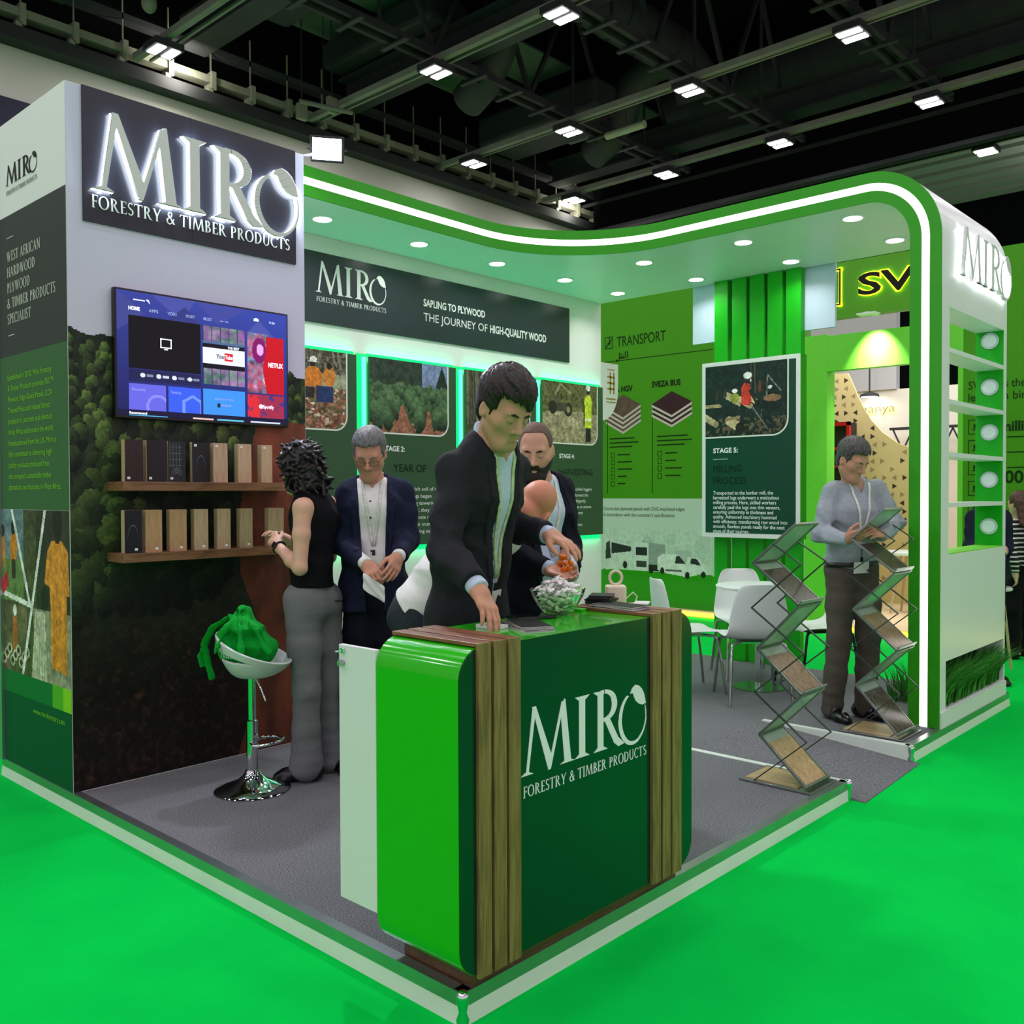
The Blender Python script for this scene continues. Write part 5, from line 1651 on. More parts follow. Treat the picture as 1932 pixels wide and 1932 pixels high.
JOINTS = {
    'main': {'head': (0.526, 0.319, 1.734), 'neck': (0.562, 0.423, 1.604), 'chest': (0.576, 0.492, 1.443), 'waist': (0.594, 0.553, 1.187), 'pelvis': (0.609, 0.591, 1.004), 'sR': (0.440, 0.465, 1.512), 'sL': (0.740, 0.493, 1.531), 'eR': (0.331, 0.427, 1.244), 'wR': (0.299, 0.237, 1.140), 'hR': (0.290, 0.171, 1.069), 'eL': (0.837, 0.618, 1.321), 'wL': (0.804, 0.358, 1.287), 'hL': (0.800, 0.273, 1.259), 'hipR': (0.526, 0.591, 0.983), 'hipL': (0.706, 0.603, 0.964), 'kR': (0.546, 0.620, 0.650), 'kL': (0.714, 0.613, 0.623), 'aR': (0.604, 0.690, 0.159), 'aL': (0.768, 0.689, 0.137)},
    'woman': {'head': (0.896, 2.097, 1.571), 'neck': (0.951, 2.063, 1.433), 'chest': (0.945, 2.037, 1.326), 'waist': (0.933, 2.042, 1.071), 'pelvis': (0.934, 2.036, 0.923), 'sL': (0.825, 1.961, 1.374), 'sR': (1.077, 2.101, 1.386), 'eL': (0.788, 1.934, 1.080), 'wL': (0.818, 2.170, 1.179), 'hL': (0.839, 2.267, 1.229), 'eR': (1.164, 2.205, 1.106), 'wR': (0.995, 2.333, 1.194), 'hR': (0.921, 2.355, 1.241), 'hipL': (0.862, 2.025, 0.890), 'hipR': (1.021, 2.059, 0.879), 'kL': (0.858, 1.988, 0.470), 'kR': (1.032, 2.064, 0.446), 'aL': (0.875, 2.018, 0.086), 'aR': (1.055, 2.087, 0.065)},
    'grey': {'head': (1.204, 1.912, 1.649), 'neck': (1.274, 1.979, 1.496), 'chest': (1.263, 1.958, 1.362), 'waist': (1.259, 1.955, 1.112), 'pelvis': (1.260, 1.949, 0.958), 'sR': (1.185, 2.045, 1.435), 'sL': (1.389, 1.883, 1.446), 'eR': (1.114, 2.026, 1.185), 'wR': (1.065, 1.781, 1.097), 'hR': (1.057, 1.701, 1.049), 'eL': (1.381, 1.825, 1.200), 'wL': (1.206, 1.688, 1.131), 'hL': (1.152, 1.657, 1.077), 'hipR': (1.222, 1.990, 0.931), 'hipL': (1.301, 1.904, 0.930), 'kR': (1.187, 1.986, 0.502), 'kL': (1.346, 1.887, 0.492), 'aR': (1.192, 2.041, 0.058), 'aL': (1.399, 1.890, 0.044)},
    'beard': {'head': (1.349, 0.898, 1.636), 'neck': (1.414, 0.942, 1.497), 'chest': (1.415, 0.937, 1.357), 'waist': (1.404, 0.942, 1.123), 'pelvis': (1.413, 0.957, 0.973), 'sR': (1.289, 0.988, 1.453), 'sL': (1.560, 0.930, 1.457), 'eR': (1.183, 0.917, 1.184), 'wR': (1.197, 0.694, 1.119), 'hR': (1.200, 0.631, 1.093), 'eL': (1.518, 0.850, 1.195), 'wL': (1.358, 0.696, 1.086), 'hL': (1.275, 0.652, 1.075), 'hipR': (1.350, 0.966, 0.953), 'hipL': (1.480, 0.943, 0.944), 'kR': (1.358, 0.975, 0.558), 'kL': (1.492, 0.948, 0.541), 'aR': (1.362, 0.988, 0.109), 'aL': (1.500, 0.956, 0.097)},
    'bald': {'head': (1.034, 0.643, 1.381), 'neck': (1.015, 0.749, 1.287), 'chest': (0.927, 0.887, 1.193), 'waist': (0.843, 0.974, 1.090), 'pelvis': (0.793, 1.054, 0.958), 'sR': (0.862, 0.736, 1.211), 'sL': (1.058, 0.937, 1.235), 'eR': (0.859, 0.734, 1.030), 'wR': (0.891, 0.754, 0.886), 'hR': (0.910, 0.761, 0.840), 'eL': (1.045, 0.915, 1.025), 'wL': (1.020, 0.879, 0.869), 'hL': (1.011, 0.858, 0.827), 'hipR': (0.720, 0.999, 0.908), 'hipL': (0.856, 1.117, 0.892), 'kR': (0.705, 0.977, 0.613), 'kL': (0.836, 1.070, 0.579), 'aR': (0.727, 1.073, 0.169), 'aL': (0.857, 1.152, 0.132)},
    'right': {'head': (3.862, 0.474, 1.641), 'neck': (3.964, 0.506, 1.470), 'chest': (3.957, 0.509, 1.320), 'waist': (3.963, 0.525, 1.084), 'pelvis': (3.962, 0.524, 0.983), 'sR': (3.851, 0.598, 1.444), 'sL': (4.075, 0.415, 1.457), 'eR': (3.735, 0.628, 1.190), 'wR': (3.668, 0.434, 1.155), 'hR': (3.661, 0.353, 1.183), 'eL': (4.072, 0.293, 1.253), 'wL': (3.816, 0.274, 1.186), 'hL': (3.722, 0.288, 1.202), 'hipR': (3.915, 0.573, 0.939), 'hipL': (4.011, 0.469, 0.939), 'kR': (3.865, 0.556, 0.535), 'kL': (4.012, 0.427, 0.538), 'aR': (3.884, 0.612, 0.087), 'aL': (4.046, 0.466, 0.088)},
    'striped': {'head': (7.618, 0.492, 1.333), 'neck': (7.673, 0.500, 1.161), 'chest': (7.678, 0.492, 1.038), 'waist': (7.669, 0.497, 0.867), 'pelvis': (7.667, 0.496, 0.764), 'sR': (7.870, 0.433, 1.083), 'sL': (7.503, 0.536, 1.092), 'eR': (7.889, 0.405, 0.835), 'wR': (7.797, 0.426, 0.666), 'hR': (7.786, 0.436, 0.592), 'eL': (7.457, 0.505, 0.853), 'wL': (7.478, 0.478, 0.708), 'hL': (7.486, 0.467, 0.636), 'hipR': (7.761, 0.466, 0.730), 'hipL': (7.578, 0.518, 0.739), 'kR': (7.748, 0.469, 0.346), 'kL': (7.510, 0.507, 0.365), 'aR': (7.790, 0.486, -0.047), 'aL': (7.552, 0.524, -0.021)},
    'seated': {'head': (6.789, 0.508, 1.396), 'neck': (6.787, 0.507, 1.287), 'chest': (6.785, 0.506, 1.160), 'waist': (6.834, 0.518, 0.885), 'pelvis': (6.832, 0.516, 0.748), 'sR': (6.706, 0.593, 1.215), 'sL': (6.914, 0.441, 1.213), 'eR': (6.571, 0.585, 0.985), 'wR': (6.459, 0.482, 0.870), 'hR': (6.426, 0.444, 0.865), 'eL': (6.828, 0.379, 0.981), 'wL': (6.563, 0.369, 0.870), 'hL': (6.479, 0.386, 0.865), 'hipR': (6.741, 0.541, 0.730), 'hipL': (6.814, 0.461, 0.729), 'kR': (6.251, 0.409, 0.748), 'kL': (6.332, 0.321, 0.748), 'aR': (6.191, 0.390, 0.413), 'aL': (6.272, 0.302, 0.413)},
}

# ------------------------------------------------------------------ people: bodies grown as one smooth surface from a distance field


def V3(p):
    return np.array(p, float)


def unit(v):
    v = V3(v)
    return v / np.linalg.norm(v)


class Field:
    def __init__(self, lo, hi, h):
        self.lo = V3(lo)
        self.h = h
        self.n = np.maximum(np.ceil((V3(hi) - self.lo) / h).astype(int) + 1, 4)
        self.F = np.full(self.n, 1.0, np.float32)

    def _sub(self, lo, hi, pad):
        i0 = np.clip(np.floor((np.minimum(lo, hi) - pad - self.lo) / self.h).astype(int), 0, self.n - 1)
        i1 = np.clip(np.ceil((np.maximum(lo, hi) + pad - self.lo) / self.h).astype(int) + 1, 1, self.n)
        if np.any(i1 - i0 < 1):
            return None
        sl = tuple(slice(a, b) for a, b in zip(i0, i1))
        g = [self.lo[k] + self.h * np.arange(i0[k], i1[k], dtype=np.float32) for k in range(3)]
        P = np.stack(np.meshgrid(*g, indexing='ij'), -1)
        return sl, P

    def _mix(self, sl, d, k, sub=False):
        f = self.F[sl]
        if sub:
            d = -d
            hh = np.maximum(k - np.abs(f - d), 0) / k if k > 0 else 0
            self.F[sl] = np.maximum(f, d) + hh * hh * k / 4
        else:
            hh = np.maximum(k - np.abs(f - d), 0) / k if k > 0 else 0
            self.F[sl] = np.minimum(f, d) - hh * hh * k / 4

    def cap(self, a, b, ra, rb=None, k=0.02, sub=False):
        a, b = V3(a), V3(b)
        rb = ra if rb is None else rb
        q = self._sub(np.minimum(a, b), np.maximum(a, b), max(ra, rb) + k + 3 * self.h)
        if q is None:
            return self
        sl, P = q
        ab = b - a
        t = np.clip(((P - a) @ ab) / max(ab @ ab, 1e-9), 0, 1)
        d = np.linalg.norm(P - a - t[..., None] * ab, axis=-1) - (ra + (rb - ra) * t)
        self._mix(sl, d, k, sub)
        return self

    def chain(self, pts, rs, k=0.02):
        for i in range(len(pts) - 1):
            self.cap(pts[i], pts[i + 1], rs[i], rs[i + 1], k)
        return self

    def flatcap(self, a, b, s, ra, rb, k=0.03, sub=False):
        """tube of elliptical section: ra, rb = (half width along s, half depth) at a and b"""
        a, b = V3(a), V3(b)
        ab = b - a
        L = np.linalg.norm(ab) + 1e-9
        w = ab / L
        s = V3(s) - w * (V3(s) @ w)
        s = s / np.linalg.norm(s)
        f = np.cross(w, s)
        R = max(max(ra), max(rb))
        q = self._sub(np.minimum(a, b), np.maximum(a, b), R + k + 3 * self.h)
        if q is None:
            return self
        sl, P = q
        t = np.clip(((P - a) @ w) / L, 0, 1)
        Q = P - a - (t * L)[..., None] * w
        rs, rf = ra[0] + (rb[0] - ra[0]) * t, ra[1] + (rb[1] - ra[1]) * t
        m = np.minimum(rs, rf)
        x, y, z = (Q @ s) / rs, (Q @ f) / rf, (Q @ w) / m
        k0 = np.sqrt(x * x + y * y + z * z) + 1e-9
        k1 = np.sqrt((x / rs) ** 2 + (y / rf) ** 2 + (z / m) ** 2) + 1e-9
        d = k0 * (k0 - 1) / k1
        self._mix(sl, d, k, sub)
        return self

    def ell(self, c, r, ax=None, k=0.02, sub=False):
        c, r = V3(c), V3(r)
        A = np.eye(3) if ax is None else np.array(ax)
        R = r.max()
        q = self._sub(c, c, R + k + 3 * self.h)
        if q is None:
            return self
        sl, P = q
        Q = (P - c) @ A.T
        k0 = np.linalg.norm(Q / r, axis=-1) + 1e-9
        k1 = np.linalg.norm(Q / (r * r), axis=-1) + 1e-9
        self._mix(sl, k0 * (k0 - 1) / k1, k, sub)
        return self

    def cut(self, p, n, k=0.004):
        """removes what lies beyond p along n"""
        hi = self.lo + self.h * (self.n - 1)
        sl, P = self._sub(self.lo, hi, 0)
        d = ((P - V3(p)) @ unit(n)).astype(np.float32)
        f = self.F
        hh = np.maximum(k - np.abs(f - d), 0) / k
        self.F = (np.maximum(f, d) + hh * hh * k / 4).astype(np.float32)
        return self

    def wedge(self, planes, k=0.003):
        """removes what lies inside all the planes (p, n): inside means (x - p).n < 0"""
        hi = self.lo + self.h * (self.n - 1)
        sl, P = self._sub(self.lo, hi, 0)
        d = None
        for p, n in planes:
            e = ((P - V3(p)) @ unit(n)).astype(np.float32)
            d = e if d is None else np.maximum(d, e)
        self.F = np.maximum(self.F, -d)
        return self

    def folds(self, amp, freq=22.0, seed=0, ax=(0, 0, 1), centres=()):
        hi = self.lo + self.h * (self.n - 1)
        sl, P = self._sub(self.lo, hi, 0)
        near = np.abs(self.F) < 0.05
        Q = P[near]
        r_ = np.random.RandomState(seed)
        n = 0
        for i in range(4):
            d = unit(r_.normal(size=3) * 0.8 + np.array(ax) * 0.8)
            e = unit(r_.normal(size=3))
            n = n + (1.25 * np.abs(np.sin(Q @ d * freq * (0.5 + 0.25 * i) + 1.6 * np.sin(Q @ e * freq * 0.45 + i) + i * 2)) - 0.8) / (1.1 + 0.35 * i)
        w = 0.55
        for c, rad, g in centres:
            w = w + g * np.exp(-((np.linalg.norm(Q - V3(c), axis=-1) / rad) ** 2))
        self.F[near] += np.clip(amp * w * n, -1.3 * amp, 0.0035).astype(np.float32)
        return self

    def at(self, p):
        g = (V3(p) - self.lo) / self.h
        i = np.clip(np.floor(g).astype(int), 0, self.n - 2)
        t = np.clip(g - i, 0, 1)
        v = 0
        for dx in (0, 1):
            for dy in (0, 1):
                for dz in (0, 1):
                    w = (t[0] if dx else 1 - t[0]) * (t[1] if dy else 1 - t[1]) * (t[2] if dz else 1 - t[2])
                    v += w * self.F[i[0] + dx, i[1] + dy, i[2] + dz]
        return v

    def hit(self, p, d, reach=0.5):
        """first surface point met from p along d"""
        p, d = V3(p), unit(d)
        t = 0
        while t < reach:
            if self.at(p + d * t) < 0:
                return p + d * t
            t += self.h * 0.5
        return p + d * reach * 0.5

    def mesh(self, name, m, parent, relax=2):
        F = self.F
        F[0], F[-1] = np.maximum(F[0], 0.01), np.maximum(F[-1], 0.01)
        F[:, 0], F[:, -1] = np.maximum(F[:, 0], 0.01), np.maximum(F[:, -1], 0.01)
        F[:, :, 0], F[:, :, -1] = np.maximum(F[:, :, 0], 0.01), np.maximum(F[:, :, -1], 0.01)
        S = F < 0
        nx, ny, nz = F.shape
        cnt = np.zeros((nx - 1, ny - 1, nz - 1), np.int8)
        for dx in (0, 1):
            for dy in (0, 1):
                for dz in (0, 1):
                    cnt += S[dx:nx - 1 + dx, dy:ny - 1 + dy, dz:nz - 1 + dz]
        act = (cnt > 0) & (cnt < 8)
        I = np.argwhere(act)
        idx = np.full(act.shape, -1, np.int32)
        idx[act] = np.arange(len(I))
        cor = np.array([(0, 0, 0), (1, 0, 0), (0, 1, 0), (1, 1, 0), (0, 0, 1), (1, 0, 1), (0, 1, 1), (1, 1, 1)])
        val = np.stack([F[I[:, 0] + c[0], I[:, 1] + c[1], I[:, 2] + c[2]] for c in cor], 1)
        acc = np.zeros((len(I), 3))
        num = np.zeros(len(I))
        for a, b in ((0, 1), (2, 3), (4, 5), (6, 7), (0, 2), (1, 3), (4, 6), (5, 7), (0, 4), (1, 5), (2, 6), (3, 7)):
            va, vb = val[:, a], val[:, b]
            mk = (va < 0) != (vb < 0)
            t = np.where(mk, va / np.where(mk, va - vb, 1), 0)
            acc += np.where(mk[:, None], cor[a] + t[:, None] * (cor[b] - cor[a]), 0)
            num += mk
        Vt = self.lo + self.h * (I + acc / num[:, None])
        Qs = []
        for ax in range(3):
            o1, o2 = [(1, 2), (2, 0), (0, 1)][ax]
            sh = [slice(1, -1)] * 3
            s0, s1 = list(sh), list(sh)
            s0[ax], s1[ax] = slice(0, -1), slice(1, None)
            A, Bm = S[tuple(s0)], S[tuple(s1)]
            E = np.argwhere(A != Bm)
            flip = A[A != Bm]
            off = np.ones(3, int)
            off[ax] = 0
            E = E + off
            e1, e2 = np.zeros(3, int), np.zeros(3, int)
            e1[o1], e2[o2] = 1, 1
            c = [E - e1 - e2, E - e2, E, E - e1]
            q = np.stack([idx[k[:, 0], k[:, 1], k[:, 2]] for k in c], 1)
            q[~flip] = q[~flip][:, ::-1]
            Qs.append(q)
        Q = np.concatenate(Qs)
        Q = Q[(Q >= 0).all(1)]
        for _ in range(relax):
            s = np.zeros_like(Vt)
            w = np.zeros(len(Vt))
            for a, b in ((0, 1), (1, 2), (2, 3), (3, 0)):
                for p_, q_ in ((a, b), (b, a)):
                    for c_ in range(3):
                        s[:, c_] += np.bincount(Q[:, p_], Vt[Q[:, q_], c_], len(Vt))
                    w += np.bincount(Q[:, p_], None, len(Vt))
            Vt = Vt + 0.5 * (s / np.maximum(w, 1)[:, None] - Vt)
        o = grid_mesh(name, Vt, Q, None, m, parent, 180)
        return o


# ------------------------------------------------------------------ the figure
SK = {}


def skin(name, rgb):
    if name not in SK:
        m = mat('skin_' + name, rgb, 0.5, var=0.05, vscale=25, bump=0.05, bscale=300, spec=0.35)
        b = m.node_tree.nodes['Principled BSDF']
        b.inputs['Subsurface Weight'].default_value = 0.0
        SK[name] = m
    return SK[name]


m_eye = mat('eye_white', (170, 164, 158), 0.2, spec=0.5)
m_iris = mat('eye_iris', (42, 30, 24), 0.15, spec=0.6)
m_lip = mat('lip', (168, 104, 94), 0.45, spec=0.35)


class Person:
    def __init__(self, key, label, sk, fwd, h=0.005, up=None, hs=1.0, loc_z=None, build=1.0, look=None):
        J = {k: V3(v) for k, v in JOINTS[key].items()}
        self.J = J
        self.h = h
        self.b = build
        base = (J['aR'] + J['aL']) / 2
        self.root = thing('person', label, 'person', (float(base[0]), float(base[1]), 0.0 if loc_z is None else loc_z))
        pts = np.array(list(J.values()))
        self.lo, self.hi = pts.min(0) - 0.24, pts.max(0) + 0.24
        if loc_z is None:
            self.lo[2] = -0.01
        else:
            self.lo[2] = loc_z - 0.01
        self.s = unit(J['sL'] - J['sR'])
        self.u = unit(J['neck'] - J['pelvis'])
        self.f = unit(np.cross(self.s, self.u))
        self.hf = unit(fwd)
        u0 = V3(up if up is not None else (0, 0, 1))
        self.hu = unit(u0 - self.hf * (u0 @ self.hf))
        self.hr = np.cross(self.hf, self.hu)        # the head's own right
        self.hs = hs
        self.skin = sk

    def hp(self, x, y, z):
        """point in the head's frame: x to its right, y forward, z up"""
        k = self.hs
        return self.J['head'] + self.hr * (x * k) + self.hf * (y * k) + self.hu * (z * k)

    def field(self, h=None, box=None):
        lo, hi = (self.lo, self.hi) if box is None else box
        return Field(lo, hi, h or self.h)

    def headbox(self, pad=0.19):
        c = self.J['head']
        return c - pad, c + pad

    def head(self, B, ears=True, jaw=1.0):
        hp, k = self.hp, self.hs
        ax = [self.hr, self.hf, self.hu]
        B.ell(hp(0, -0.014, 0.036), V3((0.074, 0.094, 0.084)) * k, ax, 0.01)
        B.ell(hp(0, 0.022, -0.03), V3((0.060, 0.068, 0.086)) * k, ax, 0.03)
        B.cap(hp(-0.014 * jaw, 0.064, -0.100), hp(0.014 * jaw, 0.064, -0.100), 0.021 * k, None, 0.03)
        for sx in (-1, 1):
            B.cap(hp(sx * 0.050 * jaw, 0.004, -0.055), hp(sx * 0.018, 0.060, -0.098), 0.019 * k, 0.017 * k, 0.03)
            B.cap(hp(sx * 0.046, 0.048, -0.024), hp(sx * 0.056, 0.012, -0.014), 0.018 * k, 0.016 * k, 0.025)
        B.cap(hp(-0.036, 0.070, 0.022), hp(0.036, 0.070, 0.022), 0.0135 * k, None, 0.02)
        for sx in (-1, 1):
            B.ell(hp(sx * 0.031, 0.093, 0.000), V3((0.019, 0.016, 0.0115)) * k, ax, 0.010, True)
            B.ell(hp(sx * 0.030, 0.0755, 0.001), V3((0.0145, 0.012, 0.0115)) * k, ax, 0.003)
        B.cap(hp(0, 0.083, 0.012), hp(0, 0.106, -0.030), 0.0085 * k, 0.0115 * k, 0.010)
        for sx in (-1, 1):
            B.cap(hp(sx * 0.012, 0.092, -0.037), hp(sx * 0.013, 0.084, -0.036), 0.0075 * k, None, 0.006)
        B.cap(hp(-0.018, 0.079, -0.064), hp(0.018, 0.079, -0.064), 0.0065 * k, None, 0.007)
        B.cap(hp(-0.015, 0.080, -0.0765), hp(0.015, 0.080, -0.0765), 0.0075 * k, None, 0.007)
        B.cap(hp(-0.022, 0.090, -0.070), hp(0.022, 0.090, -0.070), 0.0025 * k, None, 0.004, True)
        if ears:
            for sx in (-1, 1):
                B.ell(hp(sx * 0.077, -0.012, -0.008), V3((0.010, 0.019, 0.031)) * k, ax, 0.008)
                B.ell(hp(sx * 0.086, -0.006, -0.006), V3((0.006, 0.010, 0.018)) * k, ax, 0.004, True)

    def hand(self, B, wrist, hand, palm, thumb, curl=(0.5, 0.5, 0.5, 0.5), size=1.0, spread=0.16, thumb_in=0.5, length=1.0):
        """wrist to the middle of the knuckles; palm = where the palm looks, thumb = towards the thumb"""
        w, kn = V3(wrist), V3(hand)
        d = unit(kn - w)
        n = V3(palm)
        n = unit(n - d * (n @ d))
        t = unit(np.cross(d, n))
        if t @ V3(thumb) < 0:
            t = -t
        sz = size
        kn = w + d * (0.088 * sz)
        off = (0.031, 0.0105, -0.0105, -0.030)
        lens = (0.074, 0.083, 0.077, 0.060)
        adv = (0.0, 0.004, 0.0, -0.008)
        kp = []
        for i in range(4):
            p = kn + t * (off[i] * sz) + d * (adv[i] * sz)
            kp.append(p)
            B.cap(w + d * 0.012 + t * (off[i] * 0.55 * sz), p, 0.0145 * sz, 0.0115 * sz, 0.012)
        B.cap(w - d * 0.03, w + d * 0.03, 0.025 * sz, 0.026 * sz, 0.02)
        B.cap(w + d * 0.02 + t * 0.02 * sz + n * 0.006, w + d * 0.055 + t * 0.03 * sz + n * 0.01, 0.016 * sz, 0.013 * sz, 0.012)
        for i in range(4):
            a = kp[i]
            L = lens[i] * sz * length
            dd = unit(d + t * (spread * (1.5 - i) / 1.5 * 0.5))
            ang = 0.0
            r = (0.0098, 0.0098, 0.0095, 0.0085)[i] * sz
            for j, fr_ in enumerate((0.46, 0.30, 0.24)):
                ang += curl[i] * (0.8, 1.0, 0.8)[j]
                v = dd * math.cos(ang) + n * math.sin(ang)
                b2 = a + v * L * fr_
                B.cap(a, b2, r, r * 0.9, 0.005)
                a, r = b2, r * 0.9
        a = w + d * 0.028 + t * 0.024 * sz
        v = unit(d * 0.75 + t * (0.9 - 0.7 * thumb_in) + n * (0.2 + 0.55 * thumb_in))
        b2 = a + v * 0.042 * sz
        B.cap(a, b2, 0.0145 * sz, 0.0118 * sz, 0.010)
        v = unit(v * 0.8 + d * 0.5 - t * 0.35 * thumb_in)
        c_ = b2 + v * 0.032 * sz
        B.cap(b2, c_, 0.0118 * sz, 0.0105 * sz, 0.004)
        v = unit(v + d * 0.2 - t * 0.3 * thumb_in)
        B.cap(c_, c_ + v * 0.026 * sz, 0.0105 * sz, 0.0088 * sz, 0.004)

    def body(self, hands=None, arm=1.0, jaw=1.0, female=False, neck_r=0.056, bare_arm=()):
        J, b = self.J, self.b
        B = self.field()
        self.head(B, jaw=jaw)
        nk = neck_r * b
        B.cap(self.hp(0, -0.02, -0.055), J['neck'], nk * 0.95, nk * 1.05, 0.02)
        B.flatcap(J['neck'] - self.u * 0.03, J['chest'], self.s, (0.11 * b, 0.07 * b), (0.15 * b, 0.095 * b), 0.05)
        B.flatcap(J['chest'], J['waist'], self.s, (0.15 * b, 0.095 * b), (0.125 * b, 0.085 * b), 0.05)
        B.flatcap(J['waist'], J['pelvis'], self.s, (0.125 * b, 0.085 * b), (0.145 * b, 0.095 * b), 0.05)
        for q in 'RL':
            ba = q in bare_arm
            B.cap(J['chest'] * 0.4 + J['s' + q] * 0.6 + self.u * 0.02, J['s' + q], 0.06 * b, 0.052 * b, 0.04)
            B.chain([J['s' + q], J['s' + q] * 0.55 + J['e' + q] * 0.45, J['e' + q]], [0.052 * b, 0.047 * b, 0.039 * b] if ba else [0.045 * b, 0.042 * b, 0.036 * b], 0.02)
            B.chain([J['e' + q], J['e' + q] * 0.65 + J['w' + q] * 0.35, J['w' + q]], [0.038 * b, 0.040 * b, 0.025 * b] if ba else [0.035 * b, 0.036 * b, 0.025 * b], 0.02)
            B.chain([J['hip' + q], J['k' + q], J['a' + q]], [0.075 * b, 0.05 * b, 0.036 * b], 0.03)
            B.cap(J['a' + q], J['a' + q] - V3((0, 0, 0.03)), 0.034 * b, 0.034 * b, 0.02)
        for q, kw in (hands or {}).items():
            kw = dict(kw)
            B_ = kw.pop('to', J['h' + q])
            self.hand(B, J['w' + q], B_, **kw)
        self.B = B
        self.bodyobj = B.mesh('body', self.skin, self.root)
        return B

    def eyes(self, closed=0.4):
        for sx in (-1, 1):
            ax = Matrix(((*self.hr, 0), (*self.hf, 0), (*self.hu, 0), (0, 0, 0, 1))).transposed().to_3x3().to_4x4()
            M = Matrix.Translation(self.hp(sx * 0.030, 0.0765, -0.0035)) @ ax
            e = MB().sphere((0, 0, 0), (0.0115 * self.hs, 0.0118 * self.hs, 0.0062 * self.hs * (1 - closed)), 16, 10, M).build('eye', m_eye, self.root, smooth=180)
            M2 = Matrix.Translation(self.hp(sx * 0.030, 0.0815, -0.005)) @ ax
            MB().sphere((0, 0, 0), (0.0056 * self.hs, 0.0078 * self.hs, 0.0052 * self.hs * (1 - closed)), 12, 8, M2).build('iris', m_iris, e, smooth=180)

    def brows(self, m, r=0.0042):
        for sx in (-1, 1):
            E = Field(*[V3(q) for q in self.headbox(0.13)], 0.003)
            E.chain([self.hp(sx * 0.013, 0.0875, 0.018), self.hp(sx * 0.030, 0.0865, 0.023), self.hp(sx * 0.048, 0.0755, 0.018)], [r, r * 1.05, r * 0.6], 0.004)
            E.mesh('eyebrow', m, self.root, 1)

    def lips(self, m=None):
        E = Field(*[V3(q) for q in self.headbox(0.13)], 0.003)
        E.cap(self.hp(-0.017, 0.0800, -0.0645), self.hp(0.017, 0.0800, -0.0645), 0.0062 * self.hs, None, 0.003)
        E.cap(self.hp(-0.014, 0.0815, -0.0765), self.hp(0.014, 0.0815, -0.0765), 0.007 * self.hs, None, 0.003)
        E.cap(self.hp(-0.022, 0.091, -0.070), self.hp(0.022, 0.091, -0.070), 0.0025 * self.hs, None, 0.003, True)
        E.mesh('lips', m or m_lip, self.root, 1)

    def hair(self, m, style, h=0.004):
        hp, k = self.hp, self.hs
        ax = [self.hr, self.hf, self.hu]
        E = Field(*[V3(q) for q in self.headbox(0.21)], h)
        r_ = np.random.RandomState(len(style) + 3)
        if style in ('short', 'grey', 'wavy', 'buzz'):
            g = {'short': 0.008, 'grey': 0.006, 'wavy': 0.010, 'buzz': 0.003}[style]
            E.ell(hp(0, -0.016, 0.038), (V3((0.074, 0.094, 0.084)) + g) * k, ax, 0.01)
            E.ell(hp(0, -0.05, -0.01), (V3((0.066, 0.05, 0.07)) + g * 0.6) * k, ax, 0.02)
            fl = {'short': 0.072, 'grey': 0.078, 'wavy': 0.068, 'buzz': 0.084}[style]
            # cleared away: the face, the ears and the neck
            E.wedge([(hp(0, 0.035, 0.0), -self.hf), (hp(0, 0, fl + (0.012 if style != 'buzz' else 0)), self.hu - self.hf * 0.25)])
            E.wedge([(hp(0, 0.012, 0), -self.hf), (hp(0, 0, 0.012), self.hu)])
            E.wedge([(hp(0, -0.042, -0.012), -self.hf), (hp(0, 0, 0.004), self.hu)])
            E.cut(hp(0, 0, -0.075), -self.hu)
            if style != 'buzz':
                for sx in (-1, 1):   # sideburns
                    E.cap(hp(sx * 0.073, 0.020, 0.03), hp(sx * 0.072, 0.020, -0.012), 0.006 * k, 0.004 * k, 0.006)
                # locks combed from the crown to the hairline
                n_ = {'short': 150, 'grey': 190, 'wavy': 150}[style]
                lift = {'short': 0.010, 'grey': 0.006, 'wavy': 0.013}[style]
                pole = unit((0.12 if style == 'wavy' else 0.05, -0.45, 0.88))
                e1 = unit(np.cross(pole, (1, 0, 0)))
                e1 = e1 if e1[1] > 0 else -e1
                e2 = np.cross(pole, e1)
                rad = V3((0.074, 0.094, 0.084)) + g
                for i in range(n_):
                    phi = r_.uniform(-PI, PI)
                    th0 = r_.uniform(0.05, 1.1)
                    lf = r_.uniform(0.45, 1.25)
                    tk = r_.uniform(0.0042, 0.0078)
                    pts = []
                    for s in range(9):
                        th = th0 + s * 0.16
                        ph = phi - 0.10 * s * (1 if style == 'wavy' else 0.4) * (1 if math.sin(phi) > -0.2 else -1) + 0.05 * math.sin(s * 1.3 + i)
                        d = pole * math.cos(th) + (e1 * math.cos(ph) + e2 * math.sin(ph)) * math.sin(th)
                        topness = max(0.0, d[2]) ** 0.7
                        q = np.array([0, -0.016, 0.038]) + d * (rad + lift * topness * lf)
                        low = fl - 0.004 - (0.042 * np.clip((0.03 - q[0]) / 0.07, 0, 1) if style == 'wavy' else 0.0)
                        if (q[1] > 0.03 and q[2] < low + 0.25 * (q[1] - 0.085)) or (-0.045 < q[1] <= 0.03 and q[2] < 0.006) or q[2] < -0.075:
                            break
                        pts.append(hp(*q))
                    if len(pts) > 2:
                        m_ = len(pts)
                        E.chain(pts, [tk * k * (1 - 0.6 * (z_ / (m_ - 1)) ** 2) for z_ in range(m_)], 0.0025)
